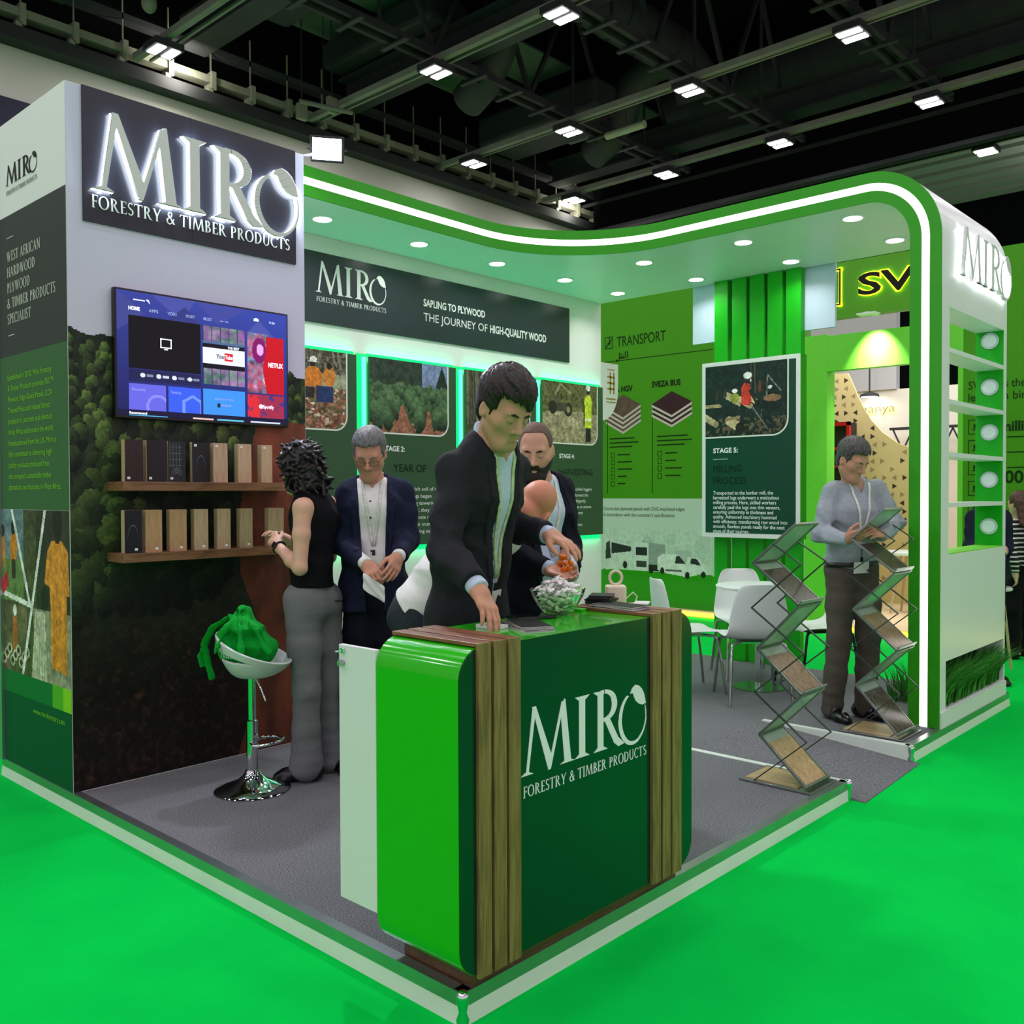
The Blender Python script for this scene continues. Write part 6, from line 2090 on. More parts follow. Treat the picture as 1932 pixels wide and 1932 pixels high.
        if style == 'curly':
            E.ell(hp(0, -0.03, 0.03), V3((0.096, 0.108, 0.10)) * k, ax, 0.02)
            E.ell(hp(0, -0.06, -0.05), V3((0.092, 0.07, 0.08)) * k, ax, 0.03)
            for i in range(420):
                v = r_.normal(size=3)
                v /= np.linalg.norm(v)
                if v[1] > 0.72 and v[2] < 0.4:
                    continue
                c = np.array([v[0] * 0.098, -0.032 + v[1] * 0.110, 0.022 + v[2] * 0.104 - 0.05 * max(0, 0.5 - v[2]) * 0.6])
                d = r_.normal(size=3) * 0.013
                E.cap(hp(*(c - d)), hp(*(c + d)), r_.uniform(0.006, 0.011) * k, None, 0.003)
            for i in range(110):      # locks down the nape
                x, y, z = r_.uniform(-0.09, 0.09), r_.uniform(-0.12, 0.0), r_.uniform(-0.14, -0.05)
                d = r_.normal(size=3) * 0.014
                E.cap(hp(x - d[0], y - d[1], z - d[2]), hp(x + d[0], y + d[1], z + d[2]), r_.uniform(0.006, 0.011) * k, None, 0.003)
            E.wedge([(hp(0, 0.062, 0), -self.hf), (hp(0, 0, 0.05), self.hu)])
        if style == 'long':
            E.ell(hp(0, -0.02, 0.03), V3((0.086, 0.104, 0.096)) * k, ax, 0.02)
            E.flatcap(hp(0, -0.06, 0.0), hp(0, -0.08, -0.2), self.hr, (0.085 * k, 0.05 * k), (0.075 * k, 0.035 * k), 0.03)
            E.folds(0.010, 90, 6, self.hr, ())
            E.wedge([(hp(0, 0.04, 0), -self.hf), (hp(0, 0, 0.06), self.hu)])
        if style == 'beard':
            E.ell(hp(0, 0.024, -0.03), V3((0.067, 0.076, 0.095)) * k, ax, 0.02)
            E.cap(hp(-0.018, 0.068, -0.102), hp(0.018, 0.068, -0.102), 0.030 * k, None, 0.02)
            for sx in (-1, 1):
                E.cap(hp(sx * 0.055, 0.010, -0.045), hp(sx * 0.022, 0.064, -0.1), 0.021 * k, 0.022 * k, 0.02)
                E.cap(hp(sx * 0.006, 0.088, -0.050), hp(sx * 0.03, 0.076, -0.066), 0.0075 * k, 0.0085 * k, 0.006)
            E.wedge([(hp(0, 0, -0.040), -self.hu), (hp(0.2, 0, 0), self.hr), (hp(-0.2, 0, 0), -self.hr)])
            for sx in (-1, 1):
                E.ell(hp(sx * 0.043, 0.075, -0.042), V3((0.024, 0.035, 0.016)) * k, ax, 0.006, True)
            E.ell(hp(0, 0.100, -0.0705), V3((0.017, 0.022, 0.007)) * k, ax, 0.004, True)
            E.wedge([(hp(0, -0.012, 0), self.hf), (hp(0, 0.3, 0), self.hf)])
        return E.mesh('beard' if style == 'beard' else 'hair', m, self.root, 0 if style in ('short', 'grey', 'wavy') else 1)

    # clothes
    def torso(self, T, g=0.0, waist=1.0, hem=None, female=False):
        J, b = self.J, self.b
        nb = J['neck'] - self.u * 0.035
        T.flatcap(nb, J['chest'], self.s, (0.115 * b + g, 0.075 * b + g), (0.165 * b + g, 0.108 * b + g), 0.05)
        T.flatcap(J['chest'], J['waist'], self.s, (0.165 * b + g, 0.108 * b + g), (0.142 * b * waist + g, 0.100 * b * waist + g), 0.05)
        T.flatcap(J['waist'], J['pelvis'], self.s, (0.142 * b * waist + g, 0.100 * b * waist + g), (0.158 * b + g, 0.108 * b + g), 0.05)
        for q in 'RL':
            T.cap(J['neck'] - self.u * 0.02 + (J['s' + q] - J['neck']) * 0.35 + self.u * 0.012, J['s' + q], 0.046 * b + g, 0.056 * b + g, 0.05)

    def sleeves(self, T, g=0.0, cuff=0.03, sides='RL', loose=1.0):
        J, b = self.J, self.b
        for q in sides:
            w = unit(J['w' + q] - J['e' + q])
            end = J['w' + q] - w * cuff
            T.chain([J['s' + q], J['s' + q] * 0.5 + J['e' + q] * 0.5, J['e' + q]], [0.056 * b + g, 0.052 * b * loose + g, 0.046 * b * loose + g], 0.025)
            T.chain([J['e' + q], J['e' + q] * 0.6 + end * 0.4, end], [0.046 * b * loose + g, 0.045 * b * loose + g, 0.035 * b + g], 0.02)

    def cuffs(self, T, cuff):
        """open, flat sleeve ends"""
        for q in 'RL':
            w = unit(self.J['w' + q] - self.J['e' + q])
            p = self.J['w' + q] - w * (cuff - 0.012)
            hi = T.lo + T.h * (T.n - 1)
            sl, P = T._sub(p - 0.09, p + 0.09, 0)
            d = (P - p) @ w
            m_ = np.linalg.norm(P - p, axis=-1) < 0.085
            T.F[sl] = np.where(m_, np.maximum(T.F[sl], d), T.F[sl])

    def trousers(self, m, r=(0.098, 0.072, 0.060), flare=None, wr=1.0, top=0.04, hemz=None, amp=0.006, name='trousers'):
        J, b = self.J, self.b
        T = self.field(0.006 if self.h <= 0.006 else self.h)
        T.flatcap(J['pelvis'] + self.u * top, J['pelvis'] - self.u * 0.04, self.s, (0.150 * b * wr, 0.104 * b * wr), (0.165 * b, 0.112 * b), 0.04)
        for q in 'RL':
            k_, a_ = J['k' + q], J['a' + q]
            end = a_ + V3((0, 0, 0.005)) if hemz is None else a_ + V3((0, 0, hemz))
            T.chain([J['hip' + q] + self.u * 0.02, J['hip' + q] * 0.5 + k_ * 0.5, k_], [r[0] * b, (r[0] + r[1]) / 2 * b, r[1] * b], 0.035)
            T.chain([k_, k_ * 0.5 + end * 0.5, end], [r[1] * b, (r[1] + r[2]) / 2 * b, (flare or r[2]) * b], 0.025)
        # seat
        T.cap(J['hipR'] * 0.7 + J['hipL'] * 0.3 - self.f * 0.035, J['hipL'] * 0.7 + J['hipR'] * 0.3 - self.f * 0.035, 0.088 * b, None, 0.04)
        T.folds(amp, 26, 11, (0.2, 0.1, 1), [(J['kR'], 0.16, 0.9), (J['kL'], 0.16, 0.9), (J['pelvis'] - self.u * 0.1, 0.13, 0.9), (J['aR'], 0.13, 1.0), (J['aL'], 0.13, 1.0)])
        T.cut(J['pelvis'] + self.u * (top + 0.01), self.u)
        zmin = min(J['aR'][2], J['aL'][2])
        self.T = T
        return T.mesh(name, m, self.root)

    def shoe(self, m, q, fwd, L=0.27, w=0.045, name='shoe'):
        J = self.J
        a = J['a' + q].copy()
        z0 = max(0.0, self.root.location.z) if self.root.location.z >= 0 else self.root.location.z
        f = unit((fwd[0], fwd[1], 0))
        s = np.array([-f[1], f[0], 0])
        c = np.array([a[0], a[1], z0])
        T = Field(c - 0.3, c + 0.3 + V3((0, 0, 0.1)), 0.004 if self.h < 0.008 else 0.007)
        T.flatcap(c - f * 0.05 + V3((0, 0, 0.045)), c + f * 0.10 + V3((0, 0, 0.034)), s, (0.038, 0.04), (w, 0.034), 0.03)
        T.flatcap(c + f * 0.09 + V3((0, 0, 0.030)), c + f * (L - 0.11) + V3((0, 0, 0.024)), s, (w, 0.032), (w * 0.72, 0.024), 0.03)
        T.cap(c - f * 0.03 + V3((0, 0, 0.055)), c + f * 0.02 + V3((0, 0, 0.085)), 0.042, 0.044, 0.03)
        T.cut(c + V3((0, 0, 0.001)), (0, 0, -1))
        o = T.mesh(name, m, self.root, 1)
        return o

    def strap(self, pts, w, m, name, field=None, off=0.004, up=None):
        """a flat ribbon lying on the clothes through pts (points in front of the chest, pushed onto the surface)"""
        P = []
        for p in pts:
            p = V3(p)
            if field is not None:
                h_ = field.hit(p + self.f * 0.25, -self.f, 0.6)
                p = h_ + self.f * off
            P.append(p)
        L_, R_ = [], []
        for i, p in enumerate(P):
            d = unit(P[min(i + 1, len(P) - 1)] - P[max(i - 1, 0)])
            sd = unit(np.cross(d, self.f))
            L_.append(tuple(p - sd * w / 2))
            R_.append(tuple(p + sd * w / 2))
        return MB().sheet([L_, R_]).build(name, m, self.root, smooth=60, solid=0.002), P

    def jacket(self, m, g=0.014, hem=0.10, vtop=0.055, vbot=None, cuff=0.02, amp=0.006, opening=0.02, name='jacket', lap=0.030, seed=2, vskew=0.0):
        """tailored jacket with a V front: hem below the pelvis, V from the collar to vbot along the spine"""
        J, b = self.J, self.b
        T = self.field(0.0055 if self.h <= 0.006 else self.h)
        self.torso(T, g)
        T.flatcap(J['pelvis'], J['pelvis'] - self.u * hem, self.s, (0.162 * b + g, 0.112 * b + g), (0.172 * b + g, 0.118 * b + g), 0.04)
        for q in 'RL':
            T.ell(J['s' + q], V3((0.055, 0.055, 0.054)) * b + g * 0.6, None, 0.03)
        self.sleeves(T, g * 0.7, cuff)
        # collar behind the neck
        T.flatcap(J['neck'] - self.u * 0.02 - self.f * 0.012, J['neck'] + self.u * 0.006 - self.f * 0.02, self.s, (0.082 * b, 0.075 * b), (0.074 * b, 0.070 * b), 0.03)
        T.folds(amp, 24, seed, (0.3, 0.2, 1), [(J['eR'], 0.12, 1.4), (J['eL'], 0.12, 1.4), (J['waist'], 0.14, 0.7), (J['sR'], 0.1, 0.5), (J['sL'], 0.1, 0.5)])
        T.cut(J['pelvis'] - self.u * hem, -self.u)
        self.cuffs(T, cuff)
        # the V: two planes meeting at the button, opening upwards, only in front
        bot = J['pelvis'] * (1 - vbot) + J['neck'] * vbot
        top = J['neck'] + self.u * 0.02
        hL = np.linalg.norm(top - bot)
        pl = []
        for sx in (-1, 1):
            edge = (top + self.s * (sx * vtop + vskew)) - (bot + self.s * (sx * opening + vskew))
            n = np.cross(edge, self.f)
            n = unit(n)
            if n @ (self.s * sx) < 0:
                n = -n
            pl.append((bot + self.s * (sx * opening + vskew), n))
        T.wedge(pl + [(J['chest'] + self.f * 0.02, -self.f)])
        # neck hole
        T.cap(J['neck'] - self.u * 0.03, J['neck'] + self.u * 0.12, 0.058 * b, 0.066 * b, 0.006, True)
        o = T.mesh(name, m, self.root)
        self.Jk = T
        # lapels laid along the V
        for sx in (-1, 1):
            E = self.field(0.005 if self.h <= 0.006 else self.h)
            e0 = bot + self.s * (sx * (opening + 0.012) + vskew)
            e1 = top - self.u * 0.05 + self.s * (sx * (vtop + 0.010) + vskew)
            pts = []
            for i in range(9):
                t = i / 8
                p = e0 * (1 - t) + e1 * t
                wv = lap * math.sin(PI * min(t * 0.75 + 0.08, 0.9)) ** 0.8
                p = p + self.s * sx * wv * 0.5
                q = T.hit(p + self.f * 0.25, -self.f, 0.6)
                pts.append((q, wv))
            for i in range(8):
                (a, wa), (b2, wb) = pts[i], pts[i + 1]
                E.flatcap(a - self.f * 0.001, b2 - self.f * 0.001, self.s, (max(wa * 0.5, 0.006), 0.0075), (max(wb * 0.5, 0.006), 0.0075), 0.006)
            E.mesh('lapel', m, o, 1)
        return o

    def shirt(self, m, g=0.004, hem=0.02, sleeves=True, cuff=0.0, amp=0.004, collar=0.05, name='shirt', armholes=False, seed=5, loose=1.0, tuck=True, waist=1.0):
        J, b = self.J, self.b
        T = self.field(0.0055 if self.h <= 0.006 else self.h)
        self.torso(T, g, waist)
        if hem > 0.02:
            T.flatcap(J['pelvis'], J['pelvis'] - self.u * hem, self.s, (0.158 * b + g, 0.108 * b + g), (0.164 * b + g, 0.112 * b + g), 0.04)
        if sleeves == 'cuff':
            for q in 'RL':
                w = unit(J['w' + q] - J['e' + q])
                end = J['w' + q] - w * cuff
                T.cap(end - w * 0.11, end, 0.034 * b, 0.0345 * b, 0.01)
        elif sleeves:
            self.sleeves(T, g * 0.6, cuff, loose=loose)
        if amp:
            T.folds(amp, 26, seed, (0.3, 0.2, 1), [(J['eR'], 0.12, 1.3), (J['eL'], 0.12, 1.3), (J['waist'], 0.14, 1.0)])
        T.cut(J['pelvis'] - self.u * hem, -self.u)
        if sleeves:
            self.cuffs(T, cuff)
        if armholes:
            for q in 'RL':
                sd = unit(J['s' + q] - J['chest'])
                out = self.s if q == 'L' else -self.s
                T.wedge([(J['s' + q] - out * armholes, -unit(out + self.u * 0.25)), (J['s' + q] - self.u * 0.115, -self.u)])
        if collar:
            T.cap(J['neck'] - self.u * 0.02, J['neck'] + self.u * collar * 1.1 - self.f * 0.004, 0.070 * b, 0.066 * b, 0.012)
            T.cut(J['neck'] + self.u * collar, self.u + self.f * 0.5)
            # open front of the collar
            T.wedge([(J['neck'] - self.u * 0.035, -self.s - self.u * 0.45), (J['neck'] - self.u * 0.035, self.s - self.u * 0.45), (J['neck'] + self.f * 0.03, -self.f)])
        o = T.mesh(name, m, self.root)
        self.S = T
        return o

    def lanyard(self, field, m, m_badge, drop=0.36, w=0.014, badge=(0.085, 0.11), gap=0.062, badge_off=0.02):
        J = self.J
        low = J['neck'] - self.u * drop
        for sx in (-1, 1):
            pts = [J['neck'] + self.s * sx * gap * (1 - t) + self.s * sx * 0.004 - self.u * (drop * t - 0.03 * (1 - t)) for t in [i / 10 for i in range(11)]]
            self.strap(pts, w, m, 'lanyard', field, 0.006)
        p = field.hit(low - self.u * 0.03 + self.f * 0.25, -self.f, 0.6) + self.f * 0.012
        bw, bh = badge
        o, u_, v_ = p - self.s * 0 , self.s, self.u
        fr = Fr(p - self.u * (badge_off + bh), unit(-self.s), unit(self.u))
        bo = MB().rect(fr, -bw / 2, 0, bw / 2, bh, -0.001, 0.0015).build('badge', m_badge, self.root)
        MB().rect(fr, -0.008, bh, 0.008, bh + 0.03, -0.001, 0.002).build('clip', m_black_plastic, bo)
        return fr, bo


def cloth(name, rgb, rough=0.85, var=0.10, vscale=60, bump=0.35, bscale=420, spec=0.2, stretch=None):
    return mat(name, rgb, rough, var=var, vscale=vscale, bump=bump, bscale=bscale, spec=spec, stretch=stretch, bdist=0.0012)


m_suit_charcoal = cloth('suit_charcoal', (36, 38, 42))
m_suit_navy = cloth('suit_navy', (24, 30, 52))
m_suit_midnight = cloth('suit_midnight', (17, 20, 32))
m_shirt_blue = cloth('shirt_pale_blue', (186, 204, 222), 0.7, 0.04)
m_shirt_white = cloth('shirt_white', (222, 222, 218), 0.7, 0.03)
m_knit_black = cloth('knit_black', (13, 14, 18), 0.9)
m_trouser_grey = cloth('trousers_grey', (112, 114, 116), 0.9, 0.16, 300)
m_trouser_brown = cloth('trousers_grey_brown', (84, 78, 70), 0.9, 0.14, 200)
m_trouser_black = cloth('trousers_black', (14, 15, 18), 0.9)
m_jeans = cloth('jeans_dark_grey', (44, 50, 56), 0.9, 0.25, 120)
m_leather = mat('shoe_leather_black', (14, 12, 12), 0.25, spec=0.6, bump=0.05, bscale=80)
m_hair_dark = mat('hair_dark_brown', (34, 26, 22), 0.45, var=0.4, vscale=50, bump=0.5, bscale=160, spec=0.4, stretch=(4, 0.6, 1))
m_hair_grey = mat('hair_salt_pepper', (104, 104, 104), 0.5, var=0.5, vscale=60, bump=0.5, bscale=160, spec=0.4, stretch=(4, 0.6, 1))
m_hair_black = mat('hair_black_brown', (26, 22, 22), 0.42, var=0.4, vscale=60, bump=0.4, bscale=160, spec=0.45)
m_hair_mixed = mat('hair_dark_grey', (72, 70, 68), 0.45, var=0.6, vscale=60, bump=0.5, bscale=160, spec=0.4, stretch=(4, 0.6, 1))
m_buzz = mat('hair_buzzed', (96, 78, 66), 0.8, var=0.2, vscale=90)
m_beard = mat('beard_black', (28, 24, 22), 0.7, var=0.4, vscale=80, bump=0.5, bscale=300)
m_lany_white = mat('lanyard_white', (206, 212, 200), 0.6, var=0.2, vscale=60)
m_lany_green = mat('lanyard_pale_green', (176, 200, 150), 0.6, var=0.25, vscale=60)
m_badge = mat('badge_card', (226, 228, 222), 0.4)
m_badge_brown = mat('badge_band', (120, 84, 60), 0.5)

CAMDIR = V3((-0.735, -0.677, 0))      # from the booth towards where the photographer stands
RIGHT = V3((0.677, -0.736, 0))

# --- the man in charcoal at the counter
p = Person('main', 'person in charcoal suit and pale blue shirt reaching down to the leaflets on the counter', skin('a', (196, 146, 118)), (-0.10, -0.83, -0.54), 0.0048, hs=1.06, build=1.01)
p.body(hands={'R': dict(palm=(-0.15, 0.55, -0.75), thumb=(0.9, -0.1, 0.1), curl=(0.34, 0.26, 0.26, 0.32), size=1.06, thumb_in=0.55, spread=0.08),
              'L': dict(palm=(-0.1, 0.3, -0.9), thumb=(-0.4, -0.75, -0.1), curl=(0.36, 0.28, 0.24, 0.22), size=1.06, thumb_in=0.5, spread=0.12)}, jaw=0.92)
p.eyes(0.72); p.brows(m_hair_dark); p.lips(mat('lip_a', (158, 100, 86), 0.5)); p.hair(m_hair_dark, 'wavy', 0.0035)
p.shirt(m_shirt_blue, 0.005, 0.06, 'cuff', -0.012, 0.003, 0.056)
p.trousers(m_trouser_black, top=0.0)
p.jacket(m_suit_charcoal, 0.016, 0.14, 0.062, 0.20, 0.022, 0.010, 0.018)
p.shoe(m_leather, 'R', (0, -1)); p.shoe(m_leather, 'L', (0, -1))
p.lanyard(p.S, m_lany_green, m_badge, 0.46, 0.016, (0.075, 0.12), 0.052)

# --- the woman at the samples
p = Person('woman', 'person with dark curly hair in black sleeveless top and grey trousers facing the samples', skin('b', (214, 168, 142)), (-0.16, 0.95, -0.25), 0.0048, hs=0.98, build=0.88)
p.body(hands={'L': dict(palm=(0.75, 0.1, -0.4), thumb=(0.1, 0.4, 0.8), curl=(0.5, 0.55, 0.6, 0.6), size=0.9), 'R': dict(palm=(-0.7, 0.2, -0.2), thumb=(0, 0.3, 0.9), curl=(0.5, 0.5, 0.5, 0.5), size=0.9)}, bare_arm='LR', neck_r=0.052, jaw=0.92)
p.eyes(0.3); p.brows(m_hair_black); p.lips(); p.hair(m_hair_black, 'curly', 0.0035)
p.shirt(m_knit_black, 0.008, -0.045, False, amp=0.003, collar=0.03, name='sleeveless_top', armholes=0.02, waist=0.92)
p.trousers(m_trouser_grey, (0.108, 0.076, 0.072), flare=0.098, wr=0.90, top=0.055, hemz=-0.005, amp=0.0028)
p.shoe(m_leather, 'L', (-0.72, 0.62), 0.25, 0.04, 'ballet_flat'); p.shoe(m_leather, 'R', (-0.1, 1.0), 0.235, 0.04, 'ballet_flat')
w, e = p.J['wL'], p.J['eL']
d = unit(w - e)
c0 = w - d * 0.02
m_wb = mat('watch_strap', (16, 16, 18), 0.5)
t0 = [Vector(c0 + 0.031 * (math.cos(a) * unit(np.cross(d, (0, 0, 1))) + math.sin(a) * np.cross(d, unit(np.cross(d, (0, 0, 1)))))) for a in [2 * PI * k / 20 for k in range(21)]]
wb = MB().tube(t0, 0.006, 8, False).build('watch', m_wb, p.root, smooth=60)
o_ = c0 + unit(CAMDIR - d * (CAMDIR @ d)) * 0.033
fr = Fr(o_, unit(np.cross(d, CAMDIR)), d)
MB().rect(fr, -0.016, -0.019, 0.016, 0.019, -0.004, 0.005).build('watch_face', mat('watch_glass', (30, 32, 36), 0.1, spec=0.6), wb, bevel=0.004)
# back pocket of the trousers
q = p.T.hit(p.J['hipR'] * 0.75 + p.J['hipL'] * 0.25 - p.f * 0.3 + p.u * 0.01, p.f, 0.5)
fr = Fr(q - p.f * 0.002, p.s * -1 if False else unit(RIGHT - p.f * (RIGHT @ p.f)), unit(p.u))
MB().rect(fr, -0.05, 0.0, 0.05, 0.004, -0.004, 0.003).build('back_pocket', m_trouser_black, p.root)
# hair clip seen at the side of her head
MB().sphere(tuple(p.hp(-0.095, 0.0, 0.075)), 0.010, 12, 8).build('hair_clip', m_chrome, p.root, smooth=180)
# lanyard ribbon round her nape and a white strap from the hand
nb = [p.J['neck'] + p.u * 0.028 - p.f * 0.062 * math.cos(t) + p.s * 0.066 * math.sin(t) for t in [(-80 + 16 * i) * PI / 180 for i in range(11)]]
L_, R_ = [tuple(q - p.u * 0.008) for q in nb], [tuple(q + p.u * 0.008) for q in nb]
MB().sheet([L_, R_]).build('lanyard', m_lany_white, p.root, smooth=60, solid=0.002)

# --- the grey-haired man
p = Person('grey', 'grey-haired person with glasses in navy suit and white shirt, head bowed over his hands', skin('c', (196, 140, 116)), (-0.62, -0.60, -0.50), 0.0048, hs=1.03, build=1.0)
p.body(hands={'R': dict(palm=(0.5, 0.3, -0.6), thumb=(0.4, -0.6, 0.3), curl=(0.7, 0.7, 0.7, 0.7)), 'L': dict(palm=(-0.3, 0.5, -0.4), thumb=(-0.6, -0.1, -0.2), curl=(0.3, 0.3, 0.3, 0.35))})
p.eyes(0.7); p.brows(m_hair_grey); p.lips(mat('lip_c', (160, 104, 90), 0.5)); p.hair(m_hair_grey, 'grey', 0.0035)
# glasses
g_ = MB()
for sx in (-1, 1):
    c_ = [p.hp(sx * 0.033 + 0.022 * math.cos(a), 0.099 - abs(sx * 0.033 + 0.022 * math.cos(a)) * 0.15, -0.006 + 0.015 * math.sin(a)) for a in [2 * PI * k / 18 for k in range(19)]]
    g_.tube([Vector(q) for q in c_], 0.0014, 6, False)
    g_.tube([Vector(p.hp(sx * 0.055, 0.09, 0.0)), Vector(p.hp(sx * 0.08, 0.0, 0.002))], 0.0014, 6)
g_.tube([Vector(p.hp(-0.011, 0.098, 0.0)), Vector(p.hp(0.011, 0.098, 0.0))], 0.0014, 6)
g_.build('glasses', m_black_plastic, p.root, smooth=60)
p.shirt(m_shirt_white, 0.006, -0.01, 'cuff', -0.012, 0.003, 0.05)
p.trousers(m_suit_midnight, (0.102, 0.08, 0.066), top=0.01)
p.jacket(m_suit_navy, 0.016, 0.13, 0.078, 0.0, 0.02, 0.009, 0.050, seed=4)
p.shoe(m_leather, 'R', (-0.8, -0.5)); p.shoe(m_leather, 'L', (-0.6, -0.8))
fr, bo = p.lanyard(p.S, m_lany_white, m_badge, 0.33, 0.014, (0.095, 0.12), 0.05)
MB().rect(fr, -0.0475, 0.03, 0.0475, 0.055, 0.0015, 0.003).build('badge_band', m_badge_brown, bo)
q = MB()
for i in range(5):
    z = p.J['neck'] - p.u * (0.10 + 0.085 * i)
    h_ = p.S.hit(z + p.f * 0.25 - p.s * 0.012, -p.f, 0.6) + p.f * 0.001
    q.sphere(tuple(h_), 0.0055, 10, 6)
q.build('button', m_black_plastic, p.root, smooth=180)
# a white napkin in his right hand
hc = p.J['hR'] + V3((0, 0, -0.045)) + CAMDIR * 0.02
rows = []
for i in range(7):
    rows.append([tuple(hc + RIGHT * (-0.05 + 0.018 * j) + V3((0, 0, -0.012 * j + 0.014 * i - 0.03)) + CAMDIR * (0.012 * math.sin(i * 1.7 + j * 1.1))) for j in range(7)])
solo(MB().sheet(rows), 'napkin', m_shirt_white, 'crumpled white napkin held by the grey-haired man', 'napkin', smooth=180, solid=0.002, subsurf=1)

# --- the bearded man
p = Person('beard', 'person with dark beard in navy jacket and blue shirt holding orange sweets', skin('d', (200, 150, 128)), (-0.76, -0.55, -0.34), 0.0048, hs=1.02, build=0.98)
p.body(hands={'R': dict(palm=(-0.2, -0.2, 0.9), thumb=(-0.5, -0.5, 0.3), curl=(0.35, 0.35, 0.35, 0.4)), 'L': dict(palm=(-0.5, 0.2, 0.6), thumb=(0.0, -0.6, 0.5), curl=(0.45, 0.45, 0.45, 0.45))}, jaw=1.05)
p.eyes(0.45); p.brows(m_beard); p.lips(mat('lip_d', (160, 100, 92), 0.5)); p.hair(m_buzz, 'buzz', 0.0035); p.hair(m_beard, 'beard', 0.0035)
p.shirt(m_shirt_blue, 0.005, 0.0, 'cuff', -0.01, 0.003, 0.05)
p.trousers(m_suit_midnight, top=0.01)
p.jacket(m_suit_midnight, 0.015, 0.12, 0.078, 0.05, 0.02, 0.009, 0.045, seed=7)
p.shoe(m_leather, 'R', (-0.7, -0.7)); p.shoe(m_leather, 'L', (-0.7, -0.7))
p.lanyard(p.S, m_lany_white, m_badge, 0.34, 0.014, (0.07, 0.10), 0.05)
m_orange = mat('sweet_orange', (232, 120, 26), 0.35, spec=0.4)
hc = (p.J['hR'] + p.J['hL']) / 2 + V3((0, 0, 0.035)) + CAMDIR * 0.02
for i in range(8):
    o = MB().sphere((0, 0, 0), (0.012, 0.012, 0.017), 14, 10).build('orange_sweet', m_orange, None, smooth=180)
    o.location = tuple(hc + RIGHT * (0.022 * (i % 3 - 1) + 0.008 * (i // 3)) + V3((0, 0, 0.024 * (i // 3))) + CAMDIR * (0.012 * ((i * 2) % 3 - 1)))
    o.rotation_euler = (0.6 * i, 0.4 * i, 0)
    tag(o, 'orange wrapped sweet held in the hands of the bearded man', 'sweet', 'orange sweets in his hands')

# --- the bald man bending down behind them
p = Person('bald', 'bald person in white shirt and dark jeans bending down behind the man in charcoal', skin('e', (206, 138, 108)), (0.43, 0.66, -0.62), 0.0055, up=(0.15, -0.55, 0.8), hs=1.02, build=1.0)
p.body(hands={'R': dict(palm=(0, 0, -1), thumb=(0, -1, 0)), 'L': dict(palm=(0, 0, -1), thumb=(0, 1, 0))})
p.eyes(0.4); p.lips()
p.shirt(m_shirt_white, 0.010, 0.03, True, 0.0, 0.007, 0.04)
p.trousers(m_jeans, top=0.015)
J = p.J
ring = [tuple(J['pelvis'] + p.u * 0.012 + p.s * (0.168 * math.cos(a)) + p.f * (0.122 * math.sin(a))) for a in [2 * PI * k / 32 for k in range(33)]]
up_ = p.u * 0.02
MB().sheet([[tuple(V3(q) - up_) for q in ring], [tuple(V3(q) + up_) for q in ring]]).build('belt', m_leather, p.root, smooth=60, solid=0.005)
p.shoe(m_leather, 'R', (0.7, -0.5)); p.shoe(m_leather, 'L', (0.7, -0.5))

# --- the man in the grey shirt at the right
p = Person('right', 'person in grey-blue shirt and grey-brown trousers leaning over the brochure rack', skin('f', (190, 138, 112)), (-0.26, -0.84, -0.48), 0.0052, hs=1.02, build=1.0)
p.body(hands={'R': dict(palm=(0.2, 0.9, -0.2), thumb=(0.0, 0.1, 1), curl=(0.25, 0.25, 0.25, 0.25)), 'L': dict(palm=(-0.2, 0.6, -0.5), thumb=(-0.6, 0.0, 0.6), curl=(0.4, 0.4, 0.4, 0.4))})
p.eyes(0.6); p.brows(m_hair_mixed); p.lips(mat('lip_f', (150, 98, 84), 0.5)); p.hair(m_hair_mixed, 'short', 0.004)
m_shirt_grey = cloth('shirt_grey_blue', (150, 158, 166), 0.8, 0.08, 40)
p.shirt(m_shirt_grey, 0.008, 0.02, True, -0.008, 0.010, 0.075, loose=1.06)
p.trousers(m_trouser_brown, (0.096, 0.074, 0.062), top=0.02, hemz=-0.025, amp=0.0055)
MB().sheet([[tuple(p.J['pelvis'] + p.u * (0.012 + s_) + p.s * (0.172 * math.cos(a)) + p.f * (0.126 * math.sin(a))) for a in [2 * PI * k / 32 for k in range(33)]] for s_ in (-0.015, 0.015)]).build('belt', m_leather, p.root, smooth=60, solid=0.004)
p.shoe(m_leather, 'R', (-0.55, -0.83), 0.28, 0.046); p.shoe(m_leather, 'L', (-0.1, -1.0), 0.28, 0.046)
fr, bo = p.lanyard(p.S, m_lany_white, m_badge, 0.30, 0.016, (0.10, 0.07), 0.06, 0.13)
MB().rect(fr, -0.002, 0.06, 0.002, 0.20, 0.0, 0.002).build('badge_cord', m_black_plastic, bo)
MB().rect(fr, -0.012, 0.012, 0.012, 0.045, 0.0015, 0.003).build('badge_band', m_badge_brown, bo)

# --- visitors beyond the booth
m_pink = mat('backpack_pink', (216, 170, 160), 0.6, spec=0.3)
p = Person('striped', 'person with brown hair in striped black and white top and black trousers, right edge', skin('g', (214, 170, 148)), (0.5, 0.85, -0.1), 0.008, hs=0.95, loc_z=FZ, build=0.9)
p.body(hands={'R': dict(palm=(0, 0.5, -0.5), thumb=(0, 1, 0)), 'L': dict(palm=(0, 0.5, -0.5), thumb=(0, 1, 0))})
p.hair(mat('hair_brown', (84, 56, 46), 0.45, var=0.3, vscale=50, spec=0.4), 'long', 0.005)
m_stripe = mat('striped_knit', (16, 16, 18), 0.9)
nt = m_stripe.node_tree
wv = nt.nodes.new('ShaderNodeTexWave'); wv.wave_type = 'BANDS'; wv.bands_direction = 'Z'; wv.inputs['Scale'].default_value = 7.5
tc = nt.nodes.new('ShaderNodeTexCoord'); nt.links.new(tc.outputs['Object'], wv.inputs['Vector'])
